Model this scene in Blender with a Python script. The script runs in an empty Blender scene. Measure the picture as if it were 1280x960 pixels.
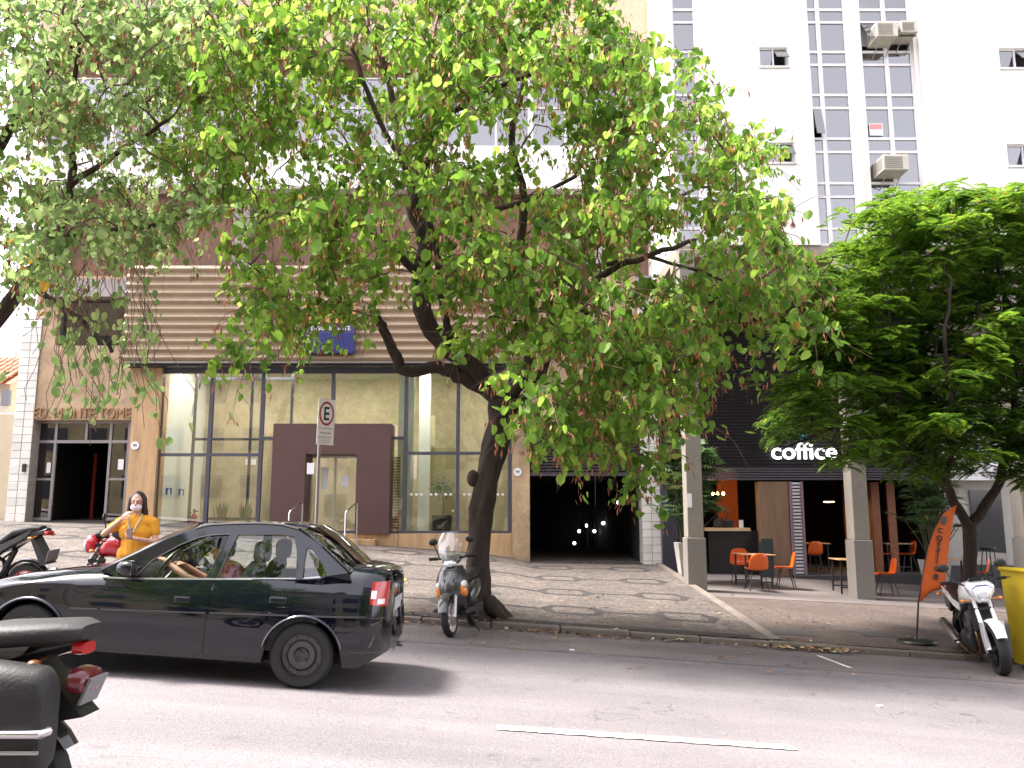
import bpy, bmesh, math, random
import numpy as np
from mathutils import Vector, Matrix, Euler
R = math.radians
random.seed(11)
NP = np.random.RandomState(5)
SC = bpy.context.scene
COL = SC.collection

# ------------------------------------------------------------ camera, sky, sun, exposure
F = 1050.0                      # focal length in photo pixels (1280 wide)
CZ = 1.62                       # eye height over the road
TILT = math.atan(165.0 / F)     # horizon lies at photo row 645
cam = bpy.data.cameras.new('camera'); camo = bpy.data.objects.new('camera', cam); COL.objects.link(camo)
camo.location = (0, 0, CZ); camo.rotation_euler = (math.pi / 2 + TILT, 0, 0)
cam.sensor_width = 36; cam.lens = 36 * F / 1280; cam.clip_start = .05; cam.clip_end = 2000
SC.camera = camo
SUN = Vector((-.46, .04, .88)).normalized()
w = bpy.data.worlds.new('World'); SC.world = w; w.use_nodes = True
nt = w.node_tree; nt.nodes.clear()
sky = nt.nodes.new('ShaderNodeTexSky'); sky.sky_type = 'NISHITA'; sky.sun_disc = False
sky.sun_elevation = math.asin(SUN.z); sky.sun_rotation = math.atan2(SUN.x, SUN.y)
sky.air_density = 1.0; sky.dust_density = 6.0; sky.ozone_density = 1.0; sky.altitude = 850
hs = nt.nodes.new('ShaderNodeHueSaturation'); hs.inputs['Saturation'].default_value = .22   # thin white overcast
bg = nt.nodes.new('ShaderNodeBackground'); bg.inputs['Strength'].default_value = .14
wo = nt.nodes.new('ShaderNodeOutputWorld')
ti = nt.nodes.new('ShaderNodeMix'); ti.data_type = 'RGBA'; ti.blend_type = 'MULTIPLY'; ti.inputs[0].default_value = 1; ti.inputs[7].default_value = (1, .955, .975, 1)
nt.links.new(sky.outputs[0], hs.inputs['Color']); nt.links.new(hs.outputs[0], ti.inputs[6]); nt.links.new(ti.outputs[2], bg.inputs[0]); nt.links.new(bg.outputs[0], wo.inputs[0])
sl = bpy.data.lights.new('sun', 'SUN'); sl.energy = 2.6; sl.angle = R(12); sl.color = (1, .95, .87)
so = bpy.data.objects.new('sun', sl); COL.objects.link(so); so.rotation_euler = SUN.to_track_quat('Z', 'Y').to_euler()
so.location = (-20, 10, 40)
SC.view_settings.view_transform = 'Standard'; SC.view_settings.look = 'None'
SC.view_settings.exposure = 2.5; SC.view_settings.gamma = 1.0; SC.view_settings.use_curve_mapping = False
SC.render.engine = 'CYCLES'
SC.cycles.max_bounces = 10; SC.cycles.transparent_max_bounces = 24; SC.cycles.transmission_bounces = 6

# ------------------------------------------------------------ pixels to places
_c, _s = math.cos(TILT), math.sin(TILT)
def P(px, py, Y):
    u = (px - 640) / F; v = (480 - py) / F
    k = Y / (_c - v * _s)
    return Vector((u * k, Y, CZ + (_s + v * _c) * k))
def ZY(py, Y): return P(640, py, Y).z
def XY(px, Y, py=600): return P(px, py, Y).x
G = .066                                             # street falls to the right
def zroad(x): return -G * x
YK = 12.45; YF = 22.5                                 # kerb line, facade line
ZFAC = [(-60, 4.6), (-12.9, 1.50), (-9.5, 1.42), (-7, 1.2), (-4.5, .98), (-3.0, .86), (-.9, .70), (0, .57), (.45, .45), (3.85, .40)]
ZCAF = [(3.85, .16), (6.6, .09), (9.4, -.04), (13.7, -.27), (60, -3.2)]
def interp(t, x):
    for (a, b), (c, d) in zip(t, t[1:]):
        if x <= c: return b + (d - b) * (x - a) / (c - a)
    return t[-1][1]
XS = 3.85                                            # where mosaic paving stops
def zpav(x, y):
    k = zroad(x) + .09
    f = interp(ZFAC if x <= XS else ZCAF, x)
    t = max(0, min(1.3, (y - YK) / (YF - YK)))
    return k + (f - k) * t

# ------------------------------------------------------------ mesh builder
class MB:
    def __init__(s): s.v = []; s.f = []
    def add(s, vs, fs):
        b = len(s.v); s.v += [tuple(p) for p in vs]; s.f += [tuple(b + i for i in f) for f in fs]; return s
    def box(s, x0, y0, z0, x1, y1, z1):
        if x0 > x1: x0, x1 = x1, x0
        if y0 > y1: y0, y1 = y1, y0
        if z0 > z1: z0, z1 = z1, z0
        return s.add([(x0,y0,z0),(x1,y0,z0),(x1,y1,z0),(x0,y1,z0),(x0,y0,z1),(x1,y0,z1),(x1,y1,z1),(x0,y1,z1)],
                     [(0,3,2,1),(4,5,6,7),(0,1,5,4),(1,2,6,5),(2,3,7,6),(3,0,4,7)])
    def cbox(s, c, d, M=None):
        n = len(s.v); hx, hy, hz = d[0]/2, d[1]/2, d[2]/2
        s.box(-hx, -hy, -hz, hx, hy, hz)
        M = Matrix.Translation(c) @ (M.to_4x4() if M else Matrix())
        for i in range(n, len(s.v)): s.v[i] = tuple(M @ Vector(s.v[i]))
        return s
    def xf(s, M, n=0):
        for i in range(n, len(s.v)): s.v[i] = tuple(M @ Vector(s.v[i]))
        return s
    def rings(s, rs, caps=True, closed=True):
        n = len(rs[0]); b = len(s.v)
        for r in rs: s.v += [tuple(p) for p in r]
        for i in range(len(rs) - 1):
            for j in range(n if closed else n - 1):
                k = (j + 1) % n
                s.f.append((b+i*n+j, b+i*n+k, b+(i+1)*n+k, b+(i+1)*n+j))
        if caps and closed:
            s.f.append(tuple(b + j for j in range(n))[::-1])
            s.f.append(tuple(b + (len(rs)-1)*n + j for j in range(n)))
        return s
    def tube(s, path, rad, n=8, caps=True):
        path = [Vector(p) for p in path]
        if not isinstance(rad, (list, tuple)): rad = [rad] * len(path)
        rs = []; up = None
        for i, p in enumerate(path):
            d = (path[min(i+1, len(path)-1)] - path[max(i-1, 0)])
            d = d.normalized() if d.length > 1e-9 else Vector((0,0,1))
            if up is None:
                a = Vector((0,0,1)) if abs(d.z) < .9 else Vector((1,0,0))
                up = d.cross(a).normalized()
            else:
                up = (up - d * up.dot(d)); up = up.normalized() if up.length > 1e-6 else d.orthogonal().normalized()
            q = d.cross(up)
            rs.append([p + (up * math.cos(2*math.pi*j/n) + q * math.sin(2*math.pi*j/n)) * rad[i] for j in range(n)])
        return s.rings(rs, caps)
    def lathe(s, prof, c=(0,0,0), axis='z', n=24, closed=False):
        rs = []
        for r, h in prof:
            ring = []
            for j in range(n):
                a = 2*math.pi*j/n; x, y = r*math.cos(a), r*math.sin(a)
                p = (x, y, h) if axis == 'z' else ((x, h, y) if axis == 'y' else (h, x, y))
                ring.append((p[0]+c[0], p[1]+c[1], p[2]+c[2]))
            rs.append(ring)
        if closed: rs.append(rs[0]); return s.rings(rs, False)
        return s.rings(rs, True)
    def ball(s, c, r, n=12, m=8, M=None):
        if not isinstance(r, (tuple, list)): r = (r, r, r)
        st = len(s.v)
        rs = []
        for i in range(m + 1):
            t = -math.pi/2 + math.pi * i / m; t = max(-1.5, min(1.5, t))
            rs.append([(r[0]*math.cos(t)*math.cos(2*math.pi*j/n), r[1]*math.cos(t)*math.sin(2*math.pi*j/n), r[2]*math.sin(t)) for j in range(n)])
        s.rings(rs, True)
        return s.xf(Matrix.Translation(c) @ (M.to_4x4() if M else Matrix()), st)
    def capsule(s, a, b, ra, rb, n=12):
        a = Vector(a); b = Vector(b); d = b - a
        L = d.length; q = d.to_track_quat('Z', 'Y').to_matrix().to_4x4(); st = len(s.v)
        pr = [(max(.001, ra*math.cos(t)), ra*math.sin(t)) for t in [R(-85), R(-60), R(-30)]] + [(ra, 0), (rb, L)] + \
             [(max(.001, rb*math.cos(t)), L + rb*math.sin(t)) for t in [R(30), R(60), R(85)]]
        s.lathe(pr, n=n)
        return s.xf(Matrix.Translation(a) @ q, st)
    def prism(s, pts, y0, y1, axis='y'):
        def m(p, h): return (p[0], h, p[1]) if axis == 'y' else ((p[0], p[1], h) if axis == 'z' else (h, p[0], p[1]))
        n = len(pts); b = len(s.v)
        s.v += [m(p, y0) for p in pts] + [m(p, y1) for p in pts]
        s.f += [tuple(b+i for i in range(n)), tuple(b+n+i for i in range(n))[::-1]]
        s.f += [(b+i, b+n+i, b+n+(i+1) % n, b+(i+1) % n) for i in range(n)]
        return s
    def loftx(s, st, n=14, p=2.4):
        """st: (x, zc, half width, half height[, yc]); superellipse sections along x"""
        rs = []
        for t in st:
            x, zc, hw, hh = t[:4]; yc = t[4] if len(t) > 4 else 0
            ring = []
            for j in range(n):
                a = 2*math.pi*(j + .5)/n; ca, sa = math.cos(a), math.sin(a)
                ring.append((x, yc + hw*math.copysign(abs(ca)**(2/p), ca), zc + hh*math.copysign(abs(sa)**(2/p), sa)))
            rs.append(ring)
        return s.rings(rs, True)
    def build(s, name, mat, parent=None, smooth=None, bevel=0, world=False, segs=2):
        me = bpy.data.meshes.new(name); me.from_pydata(s.v, [], s.f); me.validate()
        bm = bmesh.new(); bm.from_mesh(me); bmesh.ops.recalc_face_normals(bm, faces=bm.faces)
        if smooth:
            for f in bm.faces: f.smooth = True
            th = R(smooth)
            for e in bm.edges:
                if len(e.link_faces) == 2 and e.calc_face_angle(0) > th: e.smooth = False
        bm.to_mesh(me); bm.free()
        o = bpy.data.objects.new(name, me); COL.objects.link(o)
        if mat: me.materials.append(mat)
        if bevel:
            md = o.modifiers.new('bevel', 'BEVEL'); md.width = bevel; md.segments = segs; md.limit_method = 'ANGLE'; md.angle_limit = R(40)
        if parent:
            o.parent = parent
            if world: o.location = -parent.location
        return o

def tag(o, label=None, cat=None, group=None, kind=None):
    if label: o['label'] = label
    if cat: o['category'] = cat
    if group: o['group'] = group
    if kind: o['kind'] = kind
    return o
def thing(name, label, cat, loc=(0,0,0), rot=(0,0,0), group=None):
    o = bpy.data.objects.new(name, None); COL.objects.link(o); o.empty_display_size = .2
    o.location = loc; o.rotation_euler = rot
    return tag(o, label, cat, group)
def copy_tree(o, parent=None):
    c = o.copy(); COL.objects.link(c); c.parent = parent
    for ch in list(o.children): copy_tree(ch, c)
    return c
def copy_obj(o, loc, parent=None, rot=None, name=None):
    c = o.copy(); COL.objects.link(c); c.location = loc
    if rot: c.rotation_euler = rot
    if parent is not None: c.parent = parent
    return c
def text_obj(name, txt, size, depth, mat, M, parent=None, world=True, align='LEFT', space=1.0, bold=0.0):
    cu = bpy.data.curves.new('t', 'FONT'); cu.body = txt; cu.size = size; cu.extrude = depth; cu.align_x = align; cu.space_character = space
    cu.offset = bold; cu.resolution_u = 4
    t = bpy.data.objects.new('t', cu); COL.objects.link(t)
    dg = bpy.context.evaluated_depsgraph_get(); me = bpy.data.meshes.new_from_object(t.evaluated_get(dg))
    bpy.data.objects.remove(t); me.transform(M); me.materials.clear(); me.materials.append(mat)
    o = bpy.data.objects.new(name, me); COL.objects.link(o)
    if parent:
        o.parent = parent
        if world: o.location = -parent.location
    return o
FACE = Matrix.Rotation(math.pi/2, 4, 'X')           # text plane facing the street (-Y)

# ------------------------------------------------------------ materials
MATS = {}
def mat(name, col, rough=.6, metal=0, var=0, scale=6, bump=0, bscale=60, coat=0, spec=.5, orand=0, irand=0, emit=None, estr=0, dirt=None, stretch=None, voro=0, vcol=.0):
    if name in MATS: return MATS[name]
    m = bpy.data.materials.new(name); m.use_nodes = True; t = m.node_tree; N = t.nodes; L = t.links
    b = N['Principled BSDF']; b.inputs['Roughness'].default_value = rough; b.inputs['Metallic'].default_value = metal
    b.inputs['Coat Weight'].default_value = coat; b.inputs['Coat Roughness'].default_value = .04; b.inputs['Specular IOR Level'].default_value = spec
    c = tuple(col) + (1,)
    b.inputs['Base Color'].default_value = c
    src = None
    co = N.new('ShaderNodeTexCoord'); vec = co.outputs['Object']
    if stretch:
        mp = N.new('ShaderNodeMapping'); mp.inputs['Scale'].default_value = stretch; L.new(vec, mp.inputs[0]); vec = mp.outputs[0]
    def mixc(a, bb, fac, mode='MIX'):
        x = N.new('ShaderNodeMix'); x.data_type = 'RGBA'; x.blend_type = mode
        if hasattr(fac, 'links'): L.new(fac, x.inputs[0])
        else: x.inputs[0].default_value = fac
        for s_, q in ((6, a), (7, bb)):
            if hasattr(q, 'links'): L.new(q, x.inputs[s_])
            else: x.inputs[s_].default_value = q
        return x.outputs[2]
    def noise(sc, det=6, rg=.6):
        n = N.new('ShaderNodeTexNoise'); n.inputs['Scale'].default_value = sc; n.inputs['Detail'].default_value = det; n.inputs['Roughness'].default_value = rg
        L.new(vec, n.inputs['Vector']); return n.outputs[0]
    def ramp(f, a, bb):
        r = N.new('ShaderNodeMapRange'); r.inputs[1].default_value = a; r.inputs[2].default_value = bb; L.new(f, r.inputs[0]); return r.outputs[0]
    src = c
    if var:
        lo = tuple(x*(1-var) for x in col) + (1,); hi = tuple(min(1, x*(1+var)) for x in col) + (1,)
        src = mixc(lo, hi, ramp(noise(scale), .3, .7))
        f2 = ramp(noise(scale*7.3, 4), .35, .65)
        src = mixc(src, mixc(src, (1-var*.6,)*3 + (1,), 1, 'MULTIPLY'), f2)
    if dirt:
        dc, ds, lo, hi = dirt
        src = mixc(src, tuple(dc) + (1,), ramp(noise(ds, 7, .65), lo, hi))
    if voro:
        vo = N.new('ShaderNodeTexVoronoi'); vo.feature = 'F1'; vo.inputs['Scale'].default_value = voro; L.new(vec, vo.inputs['Vector'])
        sp = N.new('ShaderNodeSeparateColor'); L.new(vo.outputs['Color'], sp.inputs[0])
        src = mixc(src, mixc(src, (1-vcol,)*3 + (1,), 1, 'MULTIPLY'), sp.outputs[0])
        ve = N.new('ShaderNodeTexVoronoi'); ve.feature = 'DISTANCE_TO_EDGE'; ve.inputs['Scale'].default_value = voro; L.new(vec, ve.inputs['Vector'])
        ed = ramp(ve.outputs[0], .0, .09)
        src = mixc(mixc(src, (.45,.42,.4,1), 1, 'MULTIPLY'), src, ed)
    if orand or irand:
        a = N.new('ShaderNodeObjectInfo').outputs['Random']
        if irand:
            g = N.new('ShaderNodeNewGeometry'); ad = N.new('ShaderNodeMath'); ad.operation = 'ADD'; L.new(a, ad.inputs[0]); L.new(g.outputs['Random Per Island'], ad.inputs[1])
            fr = N.new('ShaderNodeMath'); fr.operation = 'FRACT'; L.new(ad.outputs[0], fr.inputs[0]); a = fr.outputs[0]
        v = orand or irand
        src = mixc(mixc(src, (1-v,)*3 + (1,), 1, 'MULTIPLY'), mixc(src, (1+v*.5,)*3 + (1,), 1, 'MULTIPLY'), a)
    if hasattr(src, 'links'): L.new(src, b.inputs['Base Color'])
    if bump:
        bp = N.new('ShaderNodeBump'); bp.inputs['Strength'].default_value = bump; bp.inputs['Distance'].default_value = .02
        if voro: L.new(ed, bp.inputs['Height'])
        else: L.new(noise(bscale, 5), bp.inputs['Height'])
        L.new(bp.outputs[0], b.inputs['Normal'])
    if emit: b.inputs['Emission Color'].default_value = tuple(emit) + (1,); b.inputs['Emission Strength'].default_value = estr
    MATS[name] = m; return m
def glass(name, tint=(.9,.95,.93), ior=1.5, rough=0.0, body=0.0, bodycol=(.5,.5,.5), boost=0.0):
    m = bpy.data.materials.new(name); m.use_nodes = True; t = m.node_tree; N = t.nodes; L = t.links; N.clear()
    tr = N.new('ShaderNodeBsdfTransparent'); tr.inputs[0].default_value = tuple(tint) + (1,)
    gl = N.new('ShaderNodeBsdfGlossy'); gl.inputs['Roughness'].default_value = rough; gl.inputs[0].default_value = (1,1,1,1)
    fr = N.new('ShaderNodeFresnel'); fr.inputs[0].default_value = ior
    fac = fr.outputs[0]
    if boost:
        ad = N.new('ShaderNodeMath'); ad.operation = 'ADD'; ad.use_clamp = True; ad.inputs[1].default_value = boost; L.new(fac, ad.inputs[0]); fac = ad.outputs[0]
    mx = N.new('ShaderNodeMixShader'); L.new(fac, mx.inputs[0]); L.new(tr.outputs[0], mx.inputs[1]); L.new(gl.outputs[0], mx.inputs[2]); out = mx.outputs[0]
    if body:
        df = N.new('ShaderNodeBsdfDiffuse'); df.inputs[0].default_value = tuple(bodycol) + (1,)
        m2 = N.new('ShaderNodeMixShader'); m2.inputs[0].default_value = body; L.new(out, m2.inputs[1]); L.new(df.outputs[0], m2.inputs[2]); out = m2.outputs[0]
    o = N.new('ShaderNodeOutputMaterial'); L.new(out, o.inputs[0]); return m
def leafmat(name, a, b_, c_, tr=.45, rough=.45):
    """leaf colour varies leaf by leaf between three greens; light passes through the blade"""
    m = bpy.data.materials.new(name); m.use_nodes = True; t = m.node_tree; N = t.nodes; L = t.links
    b = N['Principled BSDF']; b.inputs['Roughness'].default_value = rough; b.inputs['Specular IOR Level'].default_value = .35
    oi = N.new('ShaderNodeObjectInfo'); g = N.new('ShaderNodeNewGeometry')
    ad = N.new('ShaderNodeMath'); ad.operation = 'ADD'; L.new(oi.outputs['Random'], ad.inputs[0]); L.new(g.outputs['Random Per Island'], ad.inputs[1])
    fr = N.new('ShaderNodeMath'); fr.operation = 'FRACT'; L.new(ad.outputs[0], fr.inputs[0])
    cr = N.new('ShaderNodeValToRGB'); e = cr.color_ramp.elements
    e[0].position = .08; e[0].color = tuple(a) + (1,); e[1].position = .92; e[1].color = tuple(c_) + (1,)
    k = e.new(.55); k.color = tuple(b_) + (1,); k = e.new(.985); k.color = tuple(c_) + (1,); k = e.new(.993); k.color = (.30, .20, .03, 1)
    tc = N.new('ShaderNodeTexCoord'); no = N.new('ShaderNodeTexNoise'); no.inputs['Scale'].default_value = 1.1; no.inputs['Detail'].default_value = 3   # branch-to-branch tone
    vt = N.new('ShaderNodeVectorTransform'); vt.vector_type = 'POINT'; vt.convert_from = 'OBJECT'; vt.convert_to = 'WORLD'; L.new(tc.outputs['Object'], vt.inputs[0]); L.new(vt.outputs[0], no.inputs['Vector'])
    mr = N.new('ShaderNodeMapRange'); mr.inputs[1].default_value = .3; mr.inputs[2].default_value = .7; mr.inputs[3].default_value = -.28; mr.inputs[4].default_value = .28; L.new(no.outputs[0], mr.inputs[0])
    sm = N.new('ShaderNodeMath'); sm.operation = 'MULTIPLY_ADD'; sm.inputs[1].default_value = .72; sm.inputs[2].default_value = .14; L.new(fr.outputs[0], sm.inputs[0])
    s2 = N.new('ShaderNodeMath'); s2.operation = 'ADD'; L.new(sm.outputs[0], s2.inputs[0]); L.new(mr.outputs[0], s2.inputs[1])
    s3 = N.new('ShaderNodeMath'); s3.operation = 'GREATER_THAN'; s3.inputs[1].default_value = .992; L.new(fr.outputs[0], s3.inputs[0])
    s4 = N.new('ShaderNodeMath'); s4.operation = 'MINIMUM'; s4.inputs[1].default_value = .97; L.new(s2.outputs[0], s4.inputs[0])
    s5 = N.new('ShaderNodeMath'); s5.operation = 'MAXIMUM'; L.new(s3.outputs[0], s5.inputs[0]); L.new(s4.outputs[0], s5.inputs[1])
    L.new(s5.outputs[0], cr.inputs[0]); L.new(cr.outputs[0], b.inputs['Base Color'])
    tb = N.new('ShaderNodeBsdfTranslucent'); hs_ = N.new('ShaderNodeHueSaturation'); hs_.inputs['Value'].default_value = 1.5; hs_.inputs['Hue'].default_value = .485
    L.new(cr.outputs[0], hs_.inputs['Color']); L.new(hs_.outputs[0], tb.inputs[0])
    mx = N.new('ShaderNodeMixShader'); mx.inputs[0].default_value = tr; L.new(b.outputs[0], mx.inputs[1]); L.new(tb.outputs[0], mx.inputs[2])
    L.new(mx.outputs[0], N['Material Output'].inputs[0]); return m

STONE = mat('beige_stone', (.44,.31,.19), .65, var=.28, scale=1.3, bump=.15, bscale=30, dirt=((.22,.15,.10), 2.2, .55, .85))
STONE2 = mat('orange_stone', (.50,.32,.17), .6, var=.2, scale=2.2, stretch=(3,1,.5), bump=.1)
BEIGE = mat('beige_render', (.50,.39,.28), .75, var=.12, scale=.9, dirt=((.28,.20,.14), 1.6, .55, .9))
BROWN = mat('brown_render', (.20,.115,.075), .8, var=.25, scale=1.2)
WHITE = mat('white_paint', (.80,.78,.75), .6, var=.05, scale=.7, stretch=(5,5,.35), dirt=((.68,.63,.59), .9, .6, .95))
TILE = mat('white_tile', (.74,.72,.68), .25, var=.06, scale=4, orand=.16)
GROUT = mat('grout', (.32,.29,.27), .9, var=.2)
CORR = mat('corrugated_sheet', (.33,.245,.165), .5, var=.12, scale=1.2, stretch=(1,1,3), dirt=((.2,.14,.1), 1.4, .55, .9))
FRAME = mat('grey_frame', (.085,.085,.12), .45, metal=.3, var=.08)
FRAMEL = mat('light_frame', (.28,.26,.27), .4, metal=.5, var=.1)
FRAMEW = mat('white_frame', (.72,.70,.72), .5, var=.06)
DARK = mat('dark_metal', (.018,.017,.021), .5, var=.2)
LOUV = mat('louvre', (.075,.066,.08), .5, metal=.2, var=.15, scale=3)
LOUVD = mat('louvre_dark', (.022,.018,.023), .55, var=.15)
PORTAL = mat('portal_brown', (.095,.048,.047), .5, var=.08, scale=2)
INWALL = mat('interior_wall', (.44,.36,.24), .85, var=.25, scale=1.1, dirt=((.56,.46,.33), 1.5, .45, .8))
INWHITE = mat('interior_white', (.74,.75,.72), .8, var=.04)
INFLOOR = mat('interior_floor', (.42,.38,.32), .3, var=.1)
INCEIL = mat('interior_ceiling', (.6,.58,.5), .8)
GLASS = glass('shop_glass', (.92,.94,.92), 1.5, boost=.05)
GLASSD = glass('dark_glass', (.34,.34,.38), 1.5, boost=.06)
TGLASS = glass('tower_glass', (.25,.25,.30), 1.6, boost=.18)
CGLASS = glass('car_glass', (.80,.84,.83), 1.5)
BLACK = mat('black_plastic', (.012,.012,.013), .42, bump=.02)
RUBBER = mat('rubber', (.012,.0115,.012), .75, var=.25, scale=20)
CHROME = mat('chrome', (.62,.62,.64), .18, metal=1)
STEEL = mat('steel', (.42,.42,.44), .35, metal=1, var=.1)
SKIN = mat('skin', (.58,.33,.23), .5, var=.05)
# ------------------------------------------------------------ ground, road, pavement
def asphalt(name, col, stain):
    """worn asphalt: coarse aggregate grain, tracks along the street, repairs, oil spots and fine cracks"""
    m = bpy.data.materials.new(name); m.use_nodes = True; t = m.node_tree; N = t.nodes; L = t.links; b = N['Principled BSDF']; b.inputs['Roughness'].default_value = .88
    co = N.new('ShaderNodeTexCoord').outputs['Object']
    def nz(sc, det=5, rg=.6, st=None):
        n = N.new('ShaderNodeTexNoise'); n.inputs['Scale'].default_value = sc; n.inputs['Detail'].default_value = det; n.inputs['Roughness'].default_value = rg; v = co
        if st: mp = N.new('ShaderNodeMapping'); mp.inputs['Scale'].default_value = st; L.new(co, mp.inputs[0]); v = mp.outputs[0]
        L.new(v, n.inputs['Vector']); return n.outputs[0]
    def rng(f, a, bb, lo=0, hi=1):
        r = N.new('ShaderNodeMapRange'); r.inputs[1].default_value = a; r.inputs[2].default_value = bb; r.inputs[3].default_value = lo; r.inputs[4].default_value = hi; L.new(f, r.inputs[0]); return r.outputs[0]
    cur = None
    def mul(c, f):
        x = N.new('ShaderNodeMix'); x.data_type = 'RGBA'; x.blend_type = 'MULTIPLY'; x.inputs[0].default_value = 1
        if hasattr(c, 'links'): L.new(c, x.inputs[6])
        else: x.inputs[6].default_value = c
        L.new(f, x.inputs[7]); return x.outputs[2]
    c = tuple(col) + (1,)
    grain = nz(75, 3, .7)
    c = mul(c, rng(grain, .32, .68, .55, 1.45)); c = mul(c, rng(nz(.5), .3, .7, .86, 1.12)); c = mul(c, rng(nz(1, 4, .6, (.05, 1.4, 1)), .35, .65, .86, 1.1))
    c = mul(c, rng(nz(2.6, 6, .7), .60, .74, 1, stain))
    vo = N.new('ShaderNodeTexVoronoi'); vo.feature = 'DISTANCE_TO_EDGE'; vo.inputs['Scale'].default_value = .42; vo.inputs['Randomness'].default_value = 1
    mp = N.new('ShaderNodeVectorMath'); mp.operation = 'ADD'; nn = N.new('ShaderNodeTexNoise'); nn.inputs['Scale'].default_value = 2.5; L.new(co, nn.inputs['Vector']); L.new(co, mp.inputs[0]); L.new(nn.outputs['Color'], mp.inputs[1]); L.new(mp.outputs[0], vo.inputs['Vector'])
    crack = rng(vo.outputs[0], .0, .006, 0, 1); gate = rng(nz(.35, 2), .50, .56, 0, 1)
    mx = N.new('ShaderNodeMath'); mx.operation = 'MAXIMUM'; sb = N.new('ShaderNodeMath'); sb.operation = 'SUBTRACT'; sb.inputs[0].default_value = 1; L.new(gate, sb.inputs[1]); L.new(crack, mx.inputs[0]); L.new(sb.outputs[0], mx.inputs[1])
    c = mul(c, rng(mx.outputs[0], 0, 1, .5, 1)); L.new(c, b.inputs['Base Color'])
    bp = N.new('ShaderNodeBump'); bp.inputs['Strength'].default_value = .7; bp.inputs['Distance'].default_value = .012; L.new(grain, bp.inputs['Height']); L.new(bp.outputs[0], b.inputs['Normal'])
    return m
ASPH = asphalt('asphalt', (.128,.114,.120), .62)
ASPH2 = asphalt('worn_asphalt_shaded', (.122,.103,.103), .55)  # kerb lane asphalt, tree shade put into its darker tone
PAINT = mat('road_paint', (.62,.60,.54), .8, var=.15, scale=9, bump=.4, bscale=90, dirt=((.20,.185,.19), 14, .60, .72))
MOSA = mat('mosaic_light', (.130,.105,.094), .8, var=.24, scale=.6, bump=.6, voro=14, vcol=.48, dirt=((.21,.17,.145), .9, .5, .8))
MOSD = mat('mosaic_dark', (.040,.035,.035), .8, var=.2, scale=2, bump=.5, voro=13, vcol=.4)
KERB = mat('granite_kerb', (.145,.12,.103), .8, var=.2, scale=3, bump=.3, dirt=((.12,.10,.085), 2, .5, .8))
PAVB = mat('brown_paver', (.105,.076,.066), .8, var=.22, scale=.7, bump=.4, voro=11, vcol=.3, dirt=((.08,.062,.055), 1.1, .5, .8))
CONC = mat('concrete', (.33,.29,.28), .75, var=.14, scale=.8, bump=.15, dirt=((.2,.17,.16), 1.4, .55, .85))
COLM = mat('column_concrete', (.23,.208,.178), .7, var=.1, scale=1.4, bump=.12, dirt=((.2,.18,.15), 2, .55, .85))
GRAN = mat('grey_granite', (.20,.18,.165), .6, var=.25, scale=30, bump=.1)

def sheet(name, xs, ys, zf, m, dz=0, parent=None):
    b = MB(); n = len(ys)
    for x in xs:
        for y in ys: b.v.append((x, y, zf(x, y) + dz))
    for i in range(len(xs)-1):
        for j in range(n-1): b.f.append((i*n+j, (i+1)*n+j, (i+1)*n+j+1, i*n+j+1))
    return b.build(name, m, parent, smooth=30)
tag(sheet('ground', [-300, 300], [-300, 400], lambda x, y: zroad(x) - .06, CONC), kind='structure')
road = tag(sheet('road', [-90, 90], [-4.5, YK + .06], lambda x, y: zroad(x), ASPH), kind='structure')
tag(sheet('parking_lane', [-90 + 2*i for i in range(91)], [10.75 + .12*math.sin(0), YK + .05], lambda x, y: zroad(x) + .004, ASPH2), kind='structure')
def marking(name, a, b, wd, label=None):
    a = Vector(a); b = Vector(b); d = (b - a).normalized(); q = Vector((-d.y, d.x)) * wd/2
    m = MB(); n_ = 60; r_ = random.Random(3)                # worn, chipped edges
    for i in range(n_+1):
        p = a.lerp(b, i/n_)
        for s_ in (-1, 1):
            e = p + q*s_*(1 + r_.uniform(-.22, .06)) + d*(r_.uniform(-.03,.03)); m.v.append((e.x, e.y, zroad(e.x) + .009))
        if i: m.f.append((2*i-2, 2*i-1, 2*i+1, 2*i))
    return tag(m.build(name, PAINT, road), label)
def gpix(px, py, lift=0):
    """road point seen at a photo pixel"""
    d = P(px, py, 1) - Vector((0,0,CZ)); k = (CZ - lift) / -(d.z + G * d.x); return Vector((d.x*k, k))
a0 = gpix(620, 910); a1 = gpix(995, 936)
marking('lane_dash', a0, a1, .15)
for k in (-1, 1, -2, 2): marking('lane_dash', a0 + Vector((k*6.4, 0)), a1 + Vector((k*6.4, 0)), .15)
marking('bay_mark', gpix(1022, 820), gpix(1064, 836), .07)
# kerb stones, one by one
ks = MB(); ks.box(-.495, -.08, -.30, .495, .08, 0)
kp = tag(sheet('kerb', [-90, 90], [YK + .045, YK + .135], lambda x, y: zroad(x) - .02, KERB), kind='structure')
k0 = None
for i in range(-16, 17):
    x = i + .2
    if k0 is None:
        k0 = ks.build('kerb_stone', KERB, kp, bevel=.02); o = k0
    else: o = copy_obj(k0, (0,0,0), kp)
    o.location = (x, YK + .08 + random.uniform(-.012, .012), zroad(x) + .092 + random.uniform(-.008, .008)); o.rotation_euler = (random.uniform(-.02,.02), math.atan(G) + random.uniform(-.006,.006), random.uniform(-.008,.008))

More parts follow.
